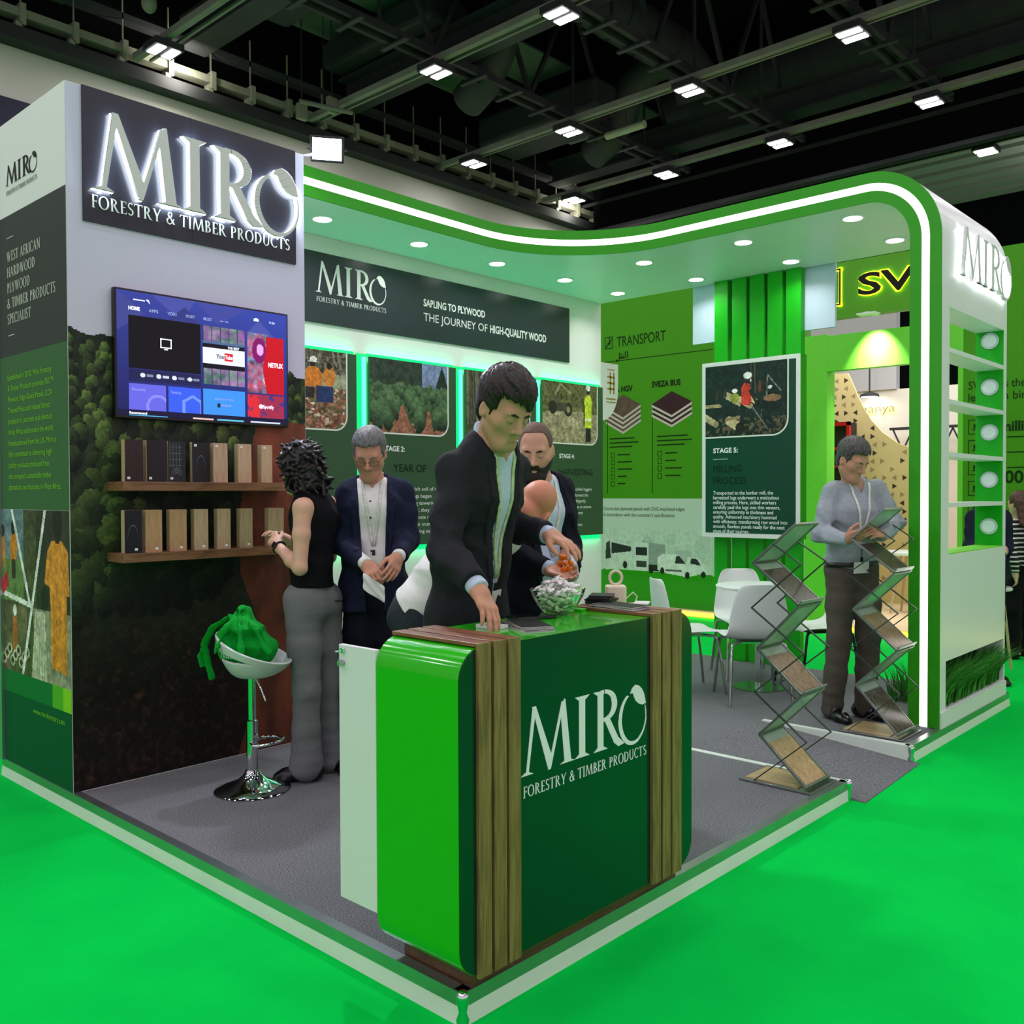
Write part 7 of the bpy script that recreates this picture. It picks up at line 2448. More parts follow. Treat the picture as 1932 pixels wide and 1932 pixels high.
rp = nt.nodes.new('ShaderNodeValToRGB'); rp.color_ramp.interpolation = 'CONSTANT'; rp.color_ramp.elements[1].position = 0.72
rp.color_ramp.elements[0].color = (0.008, 0.008, 0.009, 1); rp.color_ramp.elements[1].color = (0.7, 0.7, 0.68, 1)
nt.links.new(wv.outputs['Fac'], rp.inputs['Fac']); nt.links.new(rp.outputs['Color'], nt.nodes['Principled BSDF'].inputs['Base Color'])
p.shirt(m_stripe, 0.012, 0.06, True, 0.0, 0.004, 0.0, 'striped_top')
p.trousers(m_trouser_black, (0.10, 0.085, 0.085), top=0.0, hemz=-0.02)
p.shoe(m_leather, 'R', (0.5, 0.85), 0.24); p.shoe(m_leather, 'L', (0.5, 0.85), 0.24)
bc = p.J['chest'] - p.f * 0.20 - p.u * 0.06
bk = thing('backpack', 'pale pink backpack on the back of the person in the striped top', 'backpack', tuple(bc - p.u * 0.2))
T = Field(bc - 0.35, bc + 0.35, 0.008)
T.flatcap(bc - p.u * 0.12, bc + p.u * 0.12, p.s, (0.15, 0.085), (0.13, 0.075), 0.02)
T.mesh('bag', m_pink, bk)
T = Field(bc - 0.35, bc + 0.35, 0.008)
T.flatcap(bc - p.u * 0.13 - p.f * 0.06, bc - p.u * 0.04 - p.f * 0.06, p.s, (0.11, 0.05), (0.10, 0.045), 0.02)
T.mesh('pocket', m_pink, bk)
p = Person('seated', 'person in dark navy jacket sitting beyond the shelf pillar, seen through its niche', skin('h', (206, 160, 138)), (-0.7, -0.6, -0.3), 0.008, hs=0.98, loc_z=FZ, build=1.0)
p.body(hands={'R': dict(palm=(0, 0, -1), thumb=(0, 1, 0)), 'L': dict(palm=(0, 0, -1), thumb=(0, 1, 0))})
p.hair(m_hair_dark, 'short', 0.006)
p.shirt(m_shirt_white, 0.005, 0.03, 'cuff', -0.01, 0.003, 0.05)
p.trousers(m_suit_midnight, top=0.01)
p.jacket(m_suit_navy, 0.018, 0.06, 0.06, 0.2, 0.02, 0.005, 0.03)
p.shoe(m_leather, 'R', (-0.7, -0.7)); p.shoe(m_leather, 'L', (-0.7, -0.7))
sp = p.J['pelvis']
sl_ = thing('stool', 'pale high stool under the sitting person beyond the shelf pillar', 'stool', (float(sp[0]), float(sp[1]), FZ))
MB().lathe([(0.0, 0.60), (0.18, 0.60), (0.185, 0.615), (0.17, 0.63), (0.0, 0.63)], (float(sp[0]), float(sp[1]), 0), 24).build('seat', m_plastic_w, sl_, smooth=40)
for a in range(4):
    t = PI / 4 + a * PI / 2
    MB().tube([(sp[0] + 0.12 * math.cos(t), sp[1] + 0.12 * math.sin(t), 0.60), (sp[0] + 0.2 * math.cos(t), sp[1] + 0.2 * math.sin(t), FZ)], 0.012, 8).build('leg', m_pale, sl_, smooth=60)

# ------------------------------------------------------------------ the neighbouring green stand across the aisle
m_sv_green = mat('stand_green', (72, 150, 16), 0.5, var=0.03, vscale=1.0, spec=0.25)
m_sv_lime = mat('stand_lime', (112, 214, 60), 0.45, var=0.02, spec=0.3)
m_sv_fascia = mat('stand_fascia_green', (84, 156, 26), 0.45, spec=0.3)
m_ink = mat('ink_dark_green', (20, 52, 14), 0.5, spec=0.2)
m_ink_black = mat('ink_black', (20, 26, 16), 0.5, spec=0.2)
m_sv_floor = mat('stand_floor_beige', (226, 198, 160), 0.5, var=0.03, vscale=2)
m_yellow_glow = mat('yellow_led', (255, 240, 80), 0.5, emit=2.2, ecol=(255, 225, 60))
SX = 8.2
A = side(SX, 0, 0)            # a = -y


def ya(y):
    return -y


wall = thing('exhibition_wall', 'big green exhibition wall across the aisle with plywood stacks and vehicles printed on it', 'wall', (SX + 0.1, 5.2, FZ))
MB().box(SX, SX + 0.15, 2.84, 8.5, FZ, 4.4).build('panel', m_sv_green, wall)
MB().box(SX - 0.002, SX + 0.2, 2.58, 2.84, FZ, 3.2).build('end_post', m_sv_lime, wall)
MB().rect(A, ya(8.5), 0.34, ya(2.84), 1.37, 0.001, 0.003).build('pale_field', mat('stand_pale_print', (196, 212, 200), 0.5), wall)
MB().rect(A, ya(8.5), FZ, ya(2.84), 0.42, 0.003, 0.004).build('ground_field', mat('stand_ground_green', (44, 150, 12), 0.5), wall)
mb = MB()
text(mb, A, 'TRANSPORT', ya(5.46), 3.37, 0.14, 0.76, 0.0, 0.004)
for a0, b0, a1, b1 in ((-5.66, 3.36, -5.53, 3.368), (-5.66, 3.51, -5.53, 3.518), (-5.66, 3.36, -5.652, 3.518), (-5.538, 3.36, -5.53, 3.518), (-5.59, 3.40, -5.58, 3.518), (-5.62, 3.43, -5.56, 3.44)):
    mb.rect(A, a0, b0, a1, b1, 0.002, 0.004)
mb.prism([(-5.65, 3.38), (-5.64, 3.37), (-5.54, 3.48), (-5.55, 3.49)], A, 0.002, 0.004)
# the Arabic word below, drawn as strokes, right to left
S_ = lambda pts, w=0.014: [mb.prism([(pts[i][0] - w / 2, pts[i][1] - w / 2), (pts[i + 1][0] - w / 2, pts[i + 1][1] - w / 2), (pts[i + 1][0] + w / 2, pts[i + 1][1] + w / 2), (pts[i][0] + w / 2, pts[i][1] + w / 2)], A, 0.002, 0.004) for i in range(len(pts) - 1)]
ax_ = -5.29
S_([(ax_, 3.21), (ax_, 3.30)]); S_([(ax_ - 0.035, 3.30), (ax_ - 0.035, 3.22), (ax_ - 0.06, 3.215), (ax_ - 0.07, 3.235), (ax_ - 0.075, 3.215), (ax_ - 0.10, 3.215), (ax_ - 0.105, 3.24), (ax_ - 0.085, 3.245), (ax_ - 0.11, 3.215), (ax_ - 0.13, 3.22), (ax_ - 0.13, 3.29)])
S_([(ax_ - 0.13, 3.22), (ax_ - 0.135, 3.19), (ax_ - 0.17, 3.18), (ax_ - 0.18, 3.205)])
mb.rect(A, ax_ - 0.075, 3.255, ax_ - 0.065, 3.265, 0.002, 0.004); mb.rect(A, ax_ - 0.10, 3.265, ax_ - 0.09, 3.275, 0.002, 0.004); mb.rect(A, ax_ - 0.115, 3.265, ax_ - 0.105, 3.275, 0.002, 0.004)
mb.rect(A, -5.68, 3.184, -4.02, 3.192, 0.002, 0.004)
mb.rect(A, -4.906, 1.44, -4.898, 2.40, 0.002, 0.004)
mb.rect(A, -5.62, 1.44, -5.612, 2.40, 0.002, 0.004)
mb.build('heading_lettering', m_ink, wall)
mb = MB()
text(mb, A, 'SVEZA HGV', ya(5.67), 2.775, 0.075, 0.46, 0.03, 0.004)
text(mb, A, 'SVEZA BUS', ya(4.91), 2.795, 0.075, 0.43, 0.03, 0.004)
mb.build('product_lettering', m_ink_black, wall)
mb = MB()
r_ = random.Random(12)
for x0_, x1_ in ((-5.58, -5.12), (-4.83, -4.32)):
    for k in range(3):
        mb.rect(A, x0_, 2.155 - 0.055 * k, x1_ - 0.1 * (k == 2) - 0.06 * (k == 0), 2.17 - 0.055 * k, 0.002, 0.004)
for x0_, n_ in ((-5.56, 5), (-4.82, 4)):
    for k in range(n_):
        z = 1.91 - 0.095 * k
        for q in ((x0_, z, x0_ + 0.06, z + 0.006), (x0_, z + 0.06, x0_ + 0.06, z + 0.066), (x0_, z, x0_ + 0.006, z + 0.066), (x0_ + 0.054, z, x0_ + 0.06, z + 0.066)):
            mb.rect(A, q[0], q[1], q[2], q[3], 0.002, 0.004)
        mb.rect(A, x0_ + 0.11, z + 0.03, x0_ + 0.11 + r_.uniform(0.12, 0.28), z + 0.046, 0.002, 0.004)
mb.build('small_print', m_ink, wall)
mb = MB()
text(mb, A, 'Cut-to-size plywood panels with CNC-machined edges', ya(5.68), 1.215, 0.05, 1.26, 0.0, 0.005)
text(mb, A, "in accordance with the customer's specifications", ya(5.68), 1.135, 0.05, 1.11, 0.0, 0.005)
mb.build('caption_lettering', m_ink_black, wall)


def ply_stack(cx_, cz_, w, h, n_, topc, edge, name):
    """isometric stack of sheets, printed"""
    o = None
    for k in range(n_):
        z = cz_ - (n_ - 1) * 0.03 + k * 0.062 - 0.06
        hh = h / 2
        mb = MB()
        mb.prism([(cx_ - w / 2, z), (cx_, z - hh), (cx_ + w / 2, z), (cx_ + w / 2, z + 0.03), (cx_, z + 0.03 - hh), (cx_ - w / 2, z + 0.03)], A, 0.002 + 0.001 * k, 0.0035 + 0.001 * k)
        mb.build('sheet_edge', edge, wall)
        mb = MB().prism([(cx_ - w / 2, z + 0.03), (cx_, z + 0.03 - hh), (cx_ + w / 2, z + 0.03), (cx_, z + 0.03 + hh)], A, 0.0025 + 0.001 * k, 0.004 + 0.001 * k)
        mb.build('sheet_top', topc, wall)


ply_stack(-5.36, 2.52, 0.56, 0.30, 4, mat('print_ply_brown', (96, 74, 60), 0.5, var=0.3, vscale=12), mat('print_ply_edge_pale', (206, 190, 186), 0.5), 'stack')
ply_stack(-4.61, 2.54, 0.60, 0.30, 3, mat('print_ply_maroon', (52, 10, 22), 0.4), mat('print_ply_edge_pink', (214, 196, 190), 0.5), 'stack')
# vehicles printed along the lower field
P = Pic(1.66, 0.62, 0.008)
X, Y = P.X, P.Y
P.C[:] = (196, 212, 200)
r_ = random.Random(4)
for k in range(12):
    x = r_.uniform(0, 1.6)
    P.rect(x, 0.2, x + r_.uniform(0.05, 0.16), r_.uniform(0.36, 0.6), (184, 202, 190))
P.poly([(0.62, 0.2), (0.62, 0.46), (0.70, 0.56), (0.78, 0.46), (0.78, 0.2)], (178, 196, 184))
P.rect(0, 0, 1.66, 0.07, (44, 150, 12))
P.poly([(0.0, 0.14), (0.02, 0.42), (0.10, 0.47), (0.46, 0.40), (0.47, 0.20), (0.30, 0.10), (0.04, 0.06)], (206, 214, 208)); P.poly([(0.03, 0.2), (0.04, 0.42), (0.10, 0.45), (0.12, 0.22)], (52, 60, 58)); P.poly([(0.13, 0.28), (0.13, 0.43), (0.45, 0.38), (0.45, 0.32)], (44, 52, 50)); P.ell(0.35, 0.14, 0.035, 0.05, (36, 38, 38))
P.poly([(0.60, 0.12), (0.62, 0.46), (0.98, 0.42), (0.98, 0.12)], (150, 160, 156)); P.rect(0.5, 0.08, 0.72, 0.44, (214, 222, 218)); P.rect(0.52, 0.27, 0.70, 0.38, (40, 46, 46)); P.rect(0.53, 0.12, 0.69, 0.2, (60, 66, 64)); P.rect(0.72, 0.08, 0.9, 0.16, (40, 44, 42)); P.ell(0.76, 0.09, 0.035, 0.045, (30, 32, 32))
P.rect(1.10, 0.22, 1.36, 0.36, (180, 192, 186)); P.poly([(1.28, 0.06), (1.30, 0.28), (1.44, 0.28), (1.56, 0.18), (1.60, 0.08)], (216, 222, 218)); P.poly([(1.34, 0.2), (1.36, 0.27), (1.44, 0.26), (1.50, 0.18)], (44, 52, 52)); P.ell(1.53, 0.07, 0.035, 0.04, (34, 36, 36))
P.poly([(0.86, 0.10), (0.86, 0.26), (0.94, 0.31), (1.16, 0.31), (1.28, 0.19), (1.42, 0.15), (1.44, 0.06), (1.3, 0.03), (1.0, 0.06)], (222, 228, 224)); P.poly([(1.12, 0.19), (1.14, 0.29), (1.18, 0.29), (1.28, 0.19)], (44, 52, 52)); P.ell(1.30, 0.05, 0.035, 0.045, (34, 36, 36)); P.ell(0.93, 0.09, 0.03, 0.045, (34, 36, 36)); P.rect(0.98, 0.09, 1.22, 0.11, (90, 96, 94))
P.mesh('vehicle_print', Fr((SX, 5.68, 0.36), (0, -1, 0), (0, 0, 1)), m_print, wall, 0.006, None, 0.15)

sg = thing('fascia_sign', 'green fascia sign with dark back-lit letters SV across the aisle', 'sign', (SX + 0.1, 1.5, 3.35))
MB().box(SX, SX + 0.12, 0.92, 2.80, 3.36, 3.97).build('panel', m_sv_fascia, sg)
m_glow_y = mat('letter_glow_yellow', (255, 240, 70), 0.5, emit=3.0, ecol=(240, 230, 20))
mb = MB(); mb2 = MB()
text(mb, A, 'SV', ya(2.22), 3.575, 0.235, 0.62, 0.02, 0.030); text(mb, A, 'EZA', ya(1.56), 3.575, 0.235, 0.60, 0.02, 0.030)
letters = mb.build('lettering', m_ink_black, sg, solid=0.012)
mb = MB()
text(mb, A, 'SV', ya(2.224), 3.572, 0.24, 0.63, 0.045, 0.022); text(mb, A, 'EZA', ya(1.564), 3.572, 0.24, 0.61, 0.045, 0.022)
mb.build('letter_glow', m_glow_y, sg)
mb = MB()
for q in ((-2.62, 3.50, -2.605, 3.90), (-2.435, 3.50, -2.42, 3.90), (-2.62, 3.50, -2.42, 3.515), (-2.62, 3.885, -2.42, 3.90), (-2.49, 3.7, -2.48, 3.9)):
    mb.rect(A, q[0], q[1], q[2], q[3], 0.012, 0.03)
mb.build('emblem', m_ink_black, sg)
mb = MB()
for q in ((-2.63, 3.49, -2.595, 3.91), (-2.445, 3.49, -2.41, 3.91), (-2.63, 3.49, -2.41, 3.525), (-2.63, 3.875, -2.41, 3.91)):
    mb.rect(A, q[0], q[1], q[2], q[3], 0.004, 0.010)
mb.build('emblem_glow', m_glow_y, sg)
ln = thing('lintel', 'bright lime green lintel over the doorway across the aisle, lit by a spot', 'lintel', (SX + 0.1, 1.9, 2.79))
MB().box(SX, SX + 0.12, 1.2, 2.58, 2.79, 3.18).build('panel', m_sv_lime, ln)
area_light('stand_spot', (SX - 0.25, 2.02, 3.3), 0.06, 9, (1, 1, 0.95), (0.55, 0, -1), spread=1.2)
sl_ = thing('spot_lamp', 'small white spot lamp above the lime lintel', 'lamp', (SX - 0.1, 2.02, 3.2))
MB().box(SX - 0.3, SX, 2.0, 2.04, 3.325, 3.335).build('arm', m_white, sl_)
MB().box(SX - 0.32, SX - 0.18, 1.92, 2.12, 3.31, 3.326).build('head', m_white, sl_)
rw = thing('exhibition_wall', 'green exhibition wall with large dark text beyond the shelf pillar, right edge', 'wall', (SX + 0.1, -1.0, FZ))
MB().box(SX, SX + 0.15, -4.5, 1.15, FZ, 3.85).build('panel', m_sv_green, rw)
MB().box(SX - 0.004, SX + 0.2, 1.15, 1.2, FZ, 3.36).build('end_post', m_sv_lime, rw)
mb = MB()
text(mb, A, 'SVEZA is the world', ya(1.10), 2.47, 0.085, 0.78, 0.0, 0.004)
text(mb, A, 'leader in birch ply', ya(1.10), 2.35, 0.085, 0.78, 0.0, 0.004)
text(mb, A, 'or wood', ya(1.10), 2.23, 0.085, 0.30, 0.0, 0.004)
text(mb, A, 'million', ya(0.80), 2.04, 0.10, 0.34, 0.03, 0.004)
text(mb, A, '00+', ya(0.76), 1.53, 0.125, 0.26, 0.02, 0.004)
for k in range(3):
    mb.rect(A, ya(0.74), 1.975 - 0.05 * k * 3, ya(0.5), 1.985 - 0.05 * k * 3, 0.002, 0.004)
for k in range(5):
    z = 2.02 - 0.205 * k
    for q in ((-1.10, z, -0.98, z + 0.006), (-1.10, z + 0.14, -0.98, z + 0.146), (-1.10, z, -1.094, z + 0.146)):
        mb.rect(A, q[0], q[1], q[2], q[3], 0.002, 0.004)
    mb.rect(A, -1.06, z + 0.04, -1.02, z + 0.05, 0.002, 0.004); mb.rect(A, -1.05, z + 0.06, -1.03, z + 0.10, 0.002, 0.004)
mb.build('wall_lettering', m_ink, rw)
fl_ = MB().box(SX - 0.1, 14.5, -6, 8.5, FZ + 0.001, -0.01)
structure('floor_stand', fl_, m_sv_floor)
mb = MB().box(SX - 0.125, SX - 0.1, -6, 8.5, FZ + 0.02, FZ + 0.06)
solo(mb, 'light_strip', m_yellow_glow, 'glowing yellow light strip along the foot of the stand across the aisle', 'light')
area_light('yellow_strip_glow', (SX - 0.16, 2.0, FZ + 0.04), 8.0, 3.0, (1, 0.85, 0.15), (-1, 0, -0.4), 0.03)
area_light('stand_ceiling_light', (10.6, 2.6, 3.7), 3.0, 55, (1, 0.97, 0.9))

# what shows through the doorway
pw_ = thing('perforated_screen', 'curved pale wooden screen with triangular holes beyond the lime doorway', 'screen', (10.5, 3.0, FZ))
Q = side(10.5, 0, 0)
pf = [(-4.3, FZ), (-4.3, 3.07), (-3.32, 3.05), (-3.27, 2.95), (-3.20, 2.78), (-3.12, 2.60), (-3.0, 2.40), (-2.85, 2.23), (-2.65, 2.08), (-2.40, 1.98), (-2.1, 1.94), (-2.1, FZ)]
MB().prism(pf, Q, -0.03, 0.0).build('panel', mat('screen_birch', (238, 206, 156), 0.5, var=0.05, vscale=3), pw_)
for mm, nm, frac in ((mat('hole_dark', (70, 56, 46), 0.8), 'hole', 0), (mat('hole_pale', (176, 146, 112), 0.8), 'hole', 1)):
    mb = MB()
    r_ = random.Random(8)
    for i in range(17):
        for j in range(27):
            y = 4.25 - i * 0.13 + 0.03 * ((j // 2) % 2)
            z = 0.2 + j * 0.11
            top_z = np.interp(-y, [p_[0] for p_ in pf[2:11]], [p_[1] for p_ in pf[2:11]]) if -y > -3.32 else 3.05
            keep_ = r_.random()
            if z > top_z - 0.07 or keep_ < 0.35:
                continue
            if (keep_ > 0.72) == (frac == 1):
                continue
            sgn = 1 if (i + j) % 2 else -1
            mb.prism([(-y - 0.034 * sgn, z), (-y + 0.026 * sgn, z + 0.036), (-y + 0.026 * sgn, z - 0.036)], Q, 0.0005, 0.0012)
    mb.build(nm + '_pattern', mm, pw_)
gw = thing('exhibition_wall', 'grey-white stand wall with glowing yellow lettering far beyond the doorway', 'wall', (12.5, 3.0, FZ))
m_far_grey = mat('far_wall_grey', (176, 176, 180), 0.6)
MB().box(12.5, 12.6, 0, 6.5, FZ, 3.0).build('panel', mat('far_wall_white', (214, 210, 200), 0.6), gw)
MB().box(12.46, 12.6, 3.4, 6.5, 3.0, 4.6).build('header', m_far_grey, gw)
G = side(12.5, 0, 0)
mb = MB(); text(mb, G, 'manya', ya(4.0), 2.66, 0.14, 0.58, 0.0, 0.03); mb.build('lettering', mat('far_letters', (120, 110, 60), 0.5), gw)
mb = MB(); text(mb, G, 'manya', ya(4.01), 2.65, 0.15, 0.60, 0.03, 0.015); mb.build('letter_glow', mat('far_letter_glow', (255, 240, 150), 0.5, emit=4.0, ecol=(255, 220, 90)), gw)
pl_ = thing('pendant_lamp', 'small pendant lamp hanging before the grey-white far wall', 'lamp', (12.2, 3.7, 2.9))
MB().cyl((12.2, 3.7, 2.95), (12.2, 3.7, 3.6), 0.012, n=8).bar((12.19, 3.7, 3.6), (12.46, 3.7, 3.6), 0.02, 0.02).build('cord', m_steel_dark, pl_)
MB().lathe([(0.14, 2.88), (0.13, 2.92), (0.05, 2.95), (0.0, 2.96)], (12.2, 3.7, 0), 20).build('shade', m_steel_dark, pl_, smooth=60)
MB().lathe([(0.0, 2.875), (0.12, 2.88)], (12.2, 3.7, 0), 20).build('bulb', m_lamp, pl_)
area_light('pendant_glow', (12.35, 3.7, 2.86), 0.1, 0.8, (1, 0.98, 0.95), (0.4, 0, -1))
mb = MB().box(12.2, 12.24, 2.2, 3.4, 2.36, 2.40).box(12.2, 12.24, 2.2, 2.24, -0.01, 2.36)
tr_ = solo(mb, 'truss_rail', m_steel_dark, 'thin dark rail with cross braces at the far end of the doorway', 'rail')
mb = MB()
for k in range(4):
    mb.bar((12.22, 3.35 - 0.28 * k, 2.36), (12.22, 3.21 - 0.28 * k, 2.05), 0.02, 0.02); mb.bar((12.22, 3.21 - 0.28 * k, 2.05), (12.22, 3.07 - 0.28 * k, 2.36), 0.02, 0.02)
mb.build('brace', m_steel_dark, tr_)
m_red = mat('cabinet_red', (206, 16, 32), 0.4)
rc = thing('shelf_unit', 'red-framed shelf unit with dark compartments beyond the doorway', 'shelf', (10.2, 3.4, 1.0))
R_ = side(10.2, 0, 0)
MB().box(10.21, 10.4, 3.15, 3.9, FZ, 2.36).build('back', mat('cabinet_dark', (38, 32, 30), 0.6), rc)
mb = MB()
for a0, b0, a1, b1 in ((-3.9, 2.32, -3.15, 2.37), (-3.19, 2.0, -3.15, 2.37), (-3.9, 2.0, -3.15, 2.04), (-3.47, 2.02, -3.43, 2.34), (-3.9, 1.77, -3.2, 1.80), (-3.9, FZ, -3.86, 2.37)):
    mb.rect(R_, a0, b0, a1, b1, -0.01, 0.04)
mb.build('frame', m_red, rc)
MB().box(10.21, 10.38, 3.15, 3.2, FZ, 2.0).build('side_panel', m_red, rc)
# a white table with sticks and stools beyond the doorway
tb_ = thing('cafe_table', 'white round table with spread wooden legs seen low through the doorway', 'table', (9.6, 2.2, -0.01))
MB().lathe([(0.0, 0.70), (0.38, 0.70), (0.38, 0.73), (0.0, 0.73)], (9.6, 2.15, 0), 28).build('table_top', m_plastic_w, tb_, smooth=40)
for a in range(4):
    t = PI / 4 + a * PI / 2
    MB().tube([(9.6 + 0.12 * math.cos(t), 2.15 + 0.12 * math.sin(t), 0.70), (9.6 + 0.26 * math.cos(t), 2.15 + 0.26 * math.sin(t), -0.01)], [0.02, 0.012], 8).build('leg', m_pale, tb_, smooth=60)

# white drop-shaped banner at the end of the back wall
bn = thing('banner', 'white round-bottomed banner with a gold emblem at the right end of the back wall', 'banner', (5.9, 3.85, FZ))
BNF = front(5.75, 3.86, 0)
pts = [(0.0, 2.77), (0.285, 2.77), (0.285, 2.52)] + [(0.285 * math.cos(math.radians(a)) * 1.0, 2.52 - 0.34 * math.sin(math.radians(a))) for a in range(10, 91, 10)]
pts = [(-0.285, 2.77)] + pts[1:3] + pts[3:] + [(-p_[0], p_[1]) for p_ in reversed(pts[3:-1])] + [(-0.285, 2.52)]
MB().prism(pts, BNF, -0.02, 0.0).build('cloth', m_white, bn)
mb = MB()
m_gold = mat('emblem_gold', (176, 146, 74), 0.4, 0.3)
for q in ((0.10, 2.62, 0.22, 2.64), (0.10, 2.56, 0.22, 2.58), (0.10, 2.50, 0.22, 2.52), (0.2, 2.46, 0.22, 2.68), (0.14, 2.46, 0.16, 2.68), (0.10, 2.70, 0.22, 2.71), (0.08, 2.40, 0.24, 2.415), (0.08, 2.37, 0.24, 2.38)):
    mb.rect(BNF, q[0], q[1], q[2], q[3], 0.0, 0.003)
mb.build('emblem', m_gold, bn)
MB().cyl((5.75, 3.9, FZ), (5.75, 3.9, 2.78), 0.015, n=10).build('pole', m_alu, bn)

# ------------------------------------------------------------------ the hall roof
m_hall_lens = mat('hall_lamp_lens', (255, 255, 255), 0.5, emit=12.0, ecol=(255, 255, 250))
names = {4.9: 'above the tower', 8.1: 'second bay', 11.35: 'third bay', 14.5: 'fourth bay', 17.6: 'farthest bay'}
vis = [(4.9, 11.25), (8.1, 8.83), (8.1, 6.32), (11.35, 11.25), (11.35, 8.83), (11.35, 6.32), (11.35, 3.63), (14.5, 11.25), (14.5, 8.83), (14.5, 6.32), (14.5, 3.63), (17.6, 3.63)]
wh = ['over the tower, leftmost of all', 'beside the wide beam over the header', 'at the top edge by the round duct', 'left of the canopy bend', 'left of the long tube lamp', 'under the elbow of the big round duct', 'on the truss nearest the corner', 'lowest, by the tray end',
      'second up from the canopy bend', 'third in the row above the canopy arm', 'highest in the row above the canopy arm', 'beyond the dark bulkhead, rightmost']
for (x, y), w_ in zip(vis, wh):
    t_ = thing('hall_lamp', 'twin bright hall lamp in the dark roof, ' + w_, 'lamp', (x, y, 8.0), 'twin hall lamps')
    MB().box(x - 0.22, x + 0.22, y - 0.2, y + 0.2, 7.96, 8.06).build('housing', m_steel_dark, t_)
    for s in (-1, 1):
        MB().box(x + s * 0.11 - 0.07, x + s * 0.11 + 0.07, y - 0.17, y + 0.17, 7.945, 7.96).build('lens', m_hall_lens, t_, bevel=0.02)
for x in (4.9, 8.1, 11.35, 14.5, 17.6):
    o = MB().box(x - 0.05, x + 0.05, -2.0, 12.15, 8.1, 8.2).box(x + 0.22, x + 0.26, -2, 12.15, 8.16, 8.2)
    solo(o, 'lamp_rail', m_rail, 'long grey lamp rail in the roof, the one ' + {4.9: 'over the tower', 8.1: 'over the header sign', 11.35: 'crossing the big round duct', 14.5: 'above the canopy arm', 17.6: 'beyond the dark bulkhead'}[x], 'rail', 'lamp rails in the roof')
for y, w_ in ((3.75, 'nearest the upper right corner'), (6.5, 'that ends above the canopy arm'), (9.1, 'that passes the tube lamp'), (0.9, 'at the right edge')):
    t_ = thing('roof_truss', 'long dark roof truss with cable brackets, the one ' + w_, 'truss', (9.0, y, 8.3), 'roof trusses')
    mb = MB().box(2.0, 15.6, y - 0.16, y - 0.08, 8.3, 8.42).box(2.0, 15.6, y + 0.08, y + 0.16, 8.3, 8.42).box(2.0, 15.6, y - 0.04, y + 0.04, 8.42, 8.46)
    mb.build('chord', m_steel_dark, t_)
    for k in range(16):
        x = 2.4 + k * 0.85
        MB().bar((x, y - 0.3, 8.27), (x, y + 0.3, 8.27), 0.08, 0.03).build('bracket', m_duct, t_)
    for k in range(6):
        mb = MB()
        x = 2.6 + k * 2.3
        mb.cyl((x, y, 8.4), (x, y, 11.0), 0.03, n=8); mb.bar((x, y, 10.6), (x + 1.1, y, 8.45), 0.07, 0.07); mb.bar((x + 2.2, y, 10.6), (x + 1.1, y, 8.45), 0.07, 0.07)
        mb.build('hanger', m_steel_dark, t_)
# big ducts
t_ = thing('air_duct', 'big round dark air duct with drooping elbows across the roof', 'duct', (9, 7.6, 9.2))
mb = MB().tube([(4.0, 7.7, 9.6), (8.0, 7.7, 9.6), (13.2, 7.7, 9.6), (13.7, 7.7, 9.4), (13.9, 7.7, 9.0)], 0.42, 24)
mb.build('main_pipe', m_duct, t_, smooth=60)
for x in (9.75, 13.3):
    MB().tube([(x, 7.7, 9.6), (x - 0.1, 8.3, 9.55), (x - 0.15, 8.75, 9.3), (x - 0.15, 8.95, 8.8), (x - 0.1, 9.3, 8.45), (x, 9.8, 8.3)], 0.30, 20).build('elbow', m_duct, t_, smooth=60)
for k in range(12):
    MB().tube([(4.4 + 0.75 * k, 7.7, 9.6), (4.44 + 0.75 * k, 7.7, 9.6)], 0.435, 24).build('joint_ring', m_steel_dark, t_, smooth=40)
solo(MB().tube([(15.7, 9.5, 9.9), (15.7, -4, 9.9)], 0.45, 24), 'air_duct', m_duct, 'long dark round duct behind the trusses, upper right', 'duct', smooth=60)
solo(MB().box(12.2, 13.4, 8.9, 12.0, 8.7, 9.3), 'air_duct', m_duct, 'boxy dark duct section under the tube lamp', 'duct', bevel=0.08)
solo(MB().box(8.4, 9.3, 9.3, 12.2, 9.12, 9.6), 'air_duct', m_duct, 'boxy dark duct section high above the header sign', 'duct', bevel=0.08)
solo(MB().box(6.3, 7.0, 9.2, 11.2, 9.0, 9.5), 'air_duct', m_duct, 'boxy dark duct section above the flood lamp', 'duct', bevel=0.08)
for x, w_ in ((3.6, 'over the tower'), (5.85, 'left of the flood lamp'), (8.95, 'across the middle, over the header'), (14.85, 'near the end of the hall wall')):
    mb = MB().box(x - 0.22, x + 0.22, 2.0, 12.15, 8.55, 8.6).box(x - 0.03, x + 0.03, 2.0, 12.15, 8.6, 9.0).box(x - 0.22, x + 0.22, 2.0, 12.15, 9.0, 9.05)
    solo(mb, 'roof_beam', m_duct, 'wide dark steel roof beam, the one ' + w_, 'beam', 'steel roof beams')
# roof deck panels over the hall wall side
m_deck = mat('deck_panel', (84, 98, 90), 0.8, var=0.15, vscale=0.8)
k = 0
for x, w_ in ((5.0, 'over the tower'), (8.2, 'over the flood lamp'), (11.5, 'over the header sign'), (14.6, 'over the canopy bend')):
    t_ = thing('roof_panel', 'dim green-grey roof panels between the beams, ' + w_, 'panel', (x, 10.8, 9.8), 'roof panels by the hall wall')
    for yy in (9.8, 11.2):
        MB().box(x - 1.15, x + 1.15, yy, yy + 1.15, 9.8, 9.84).build('panel', m_deck, t_)
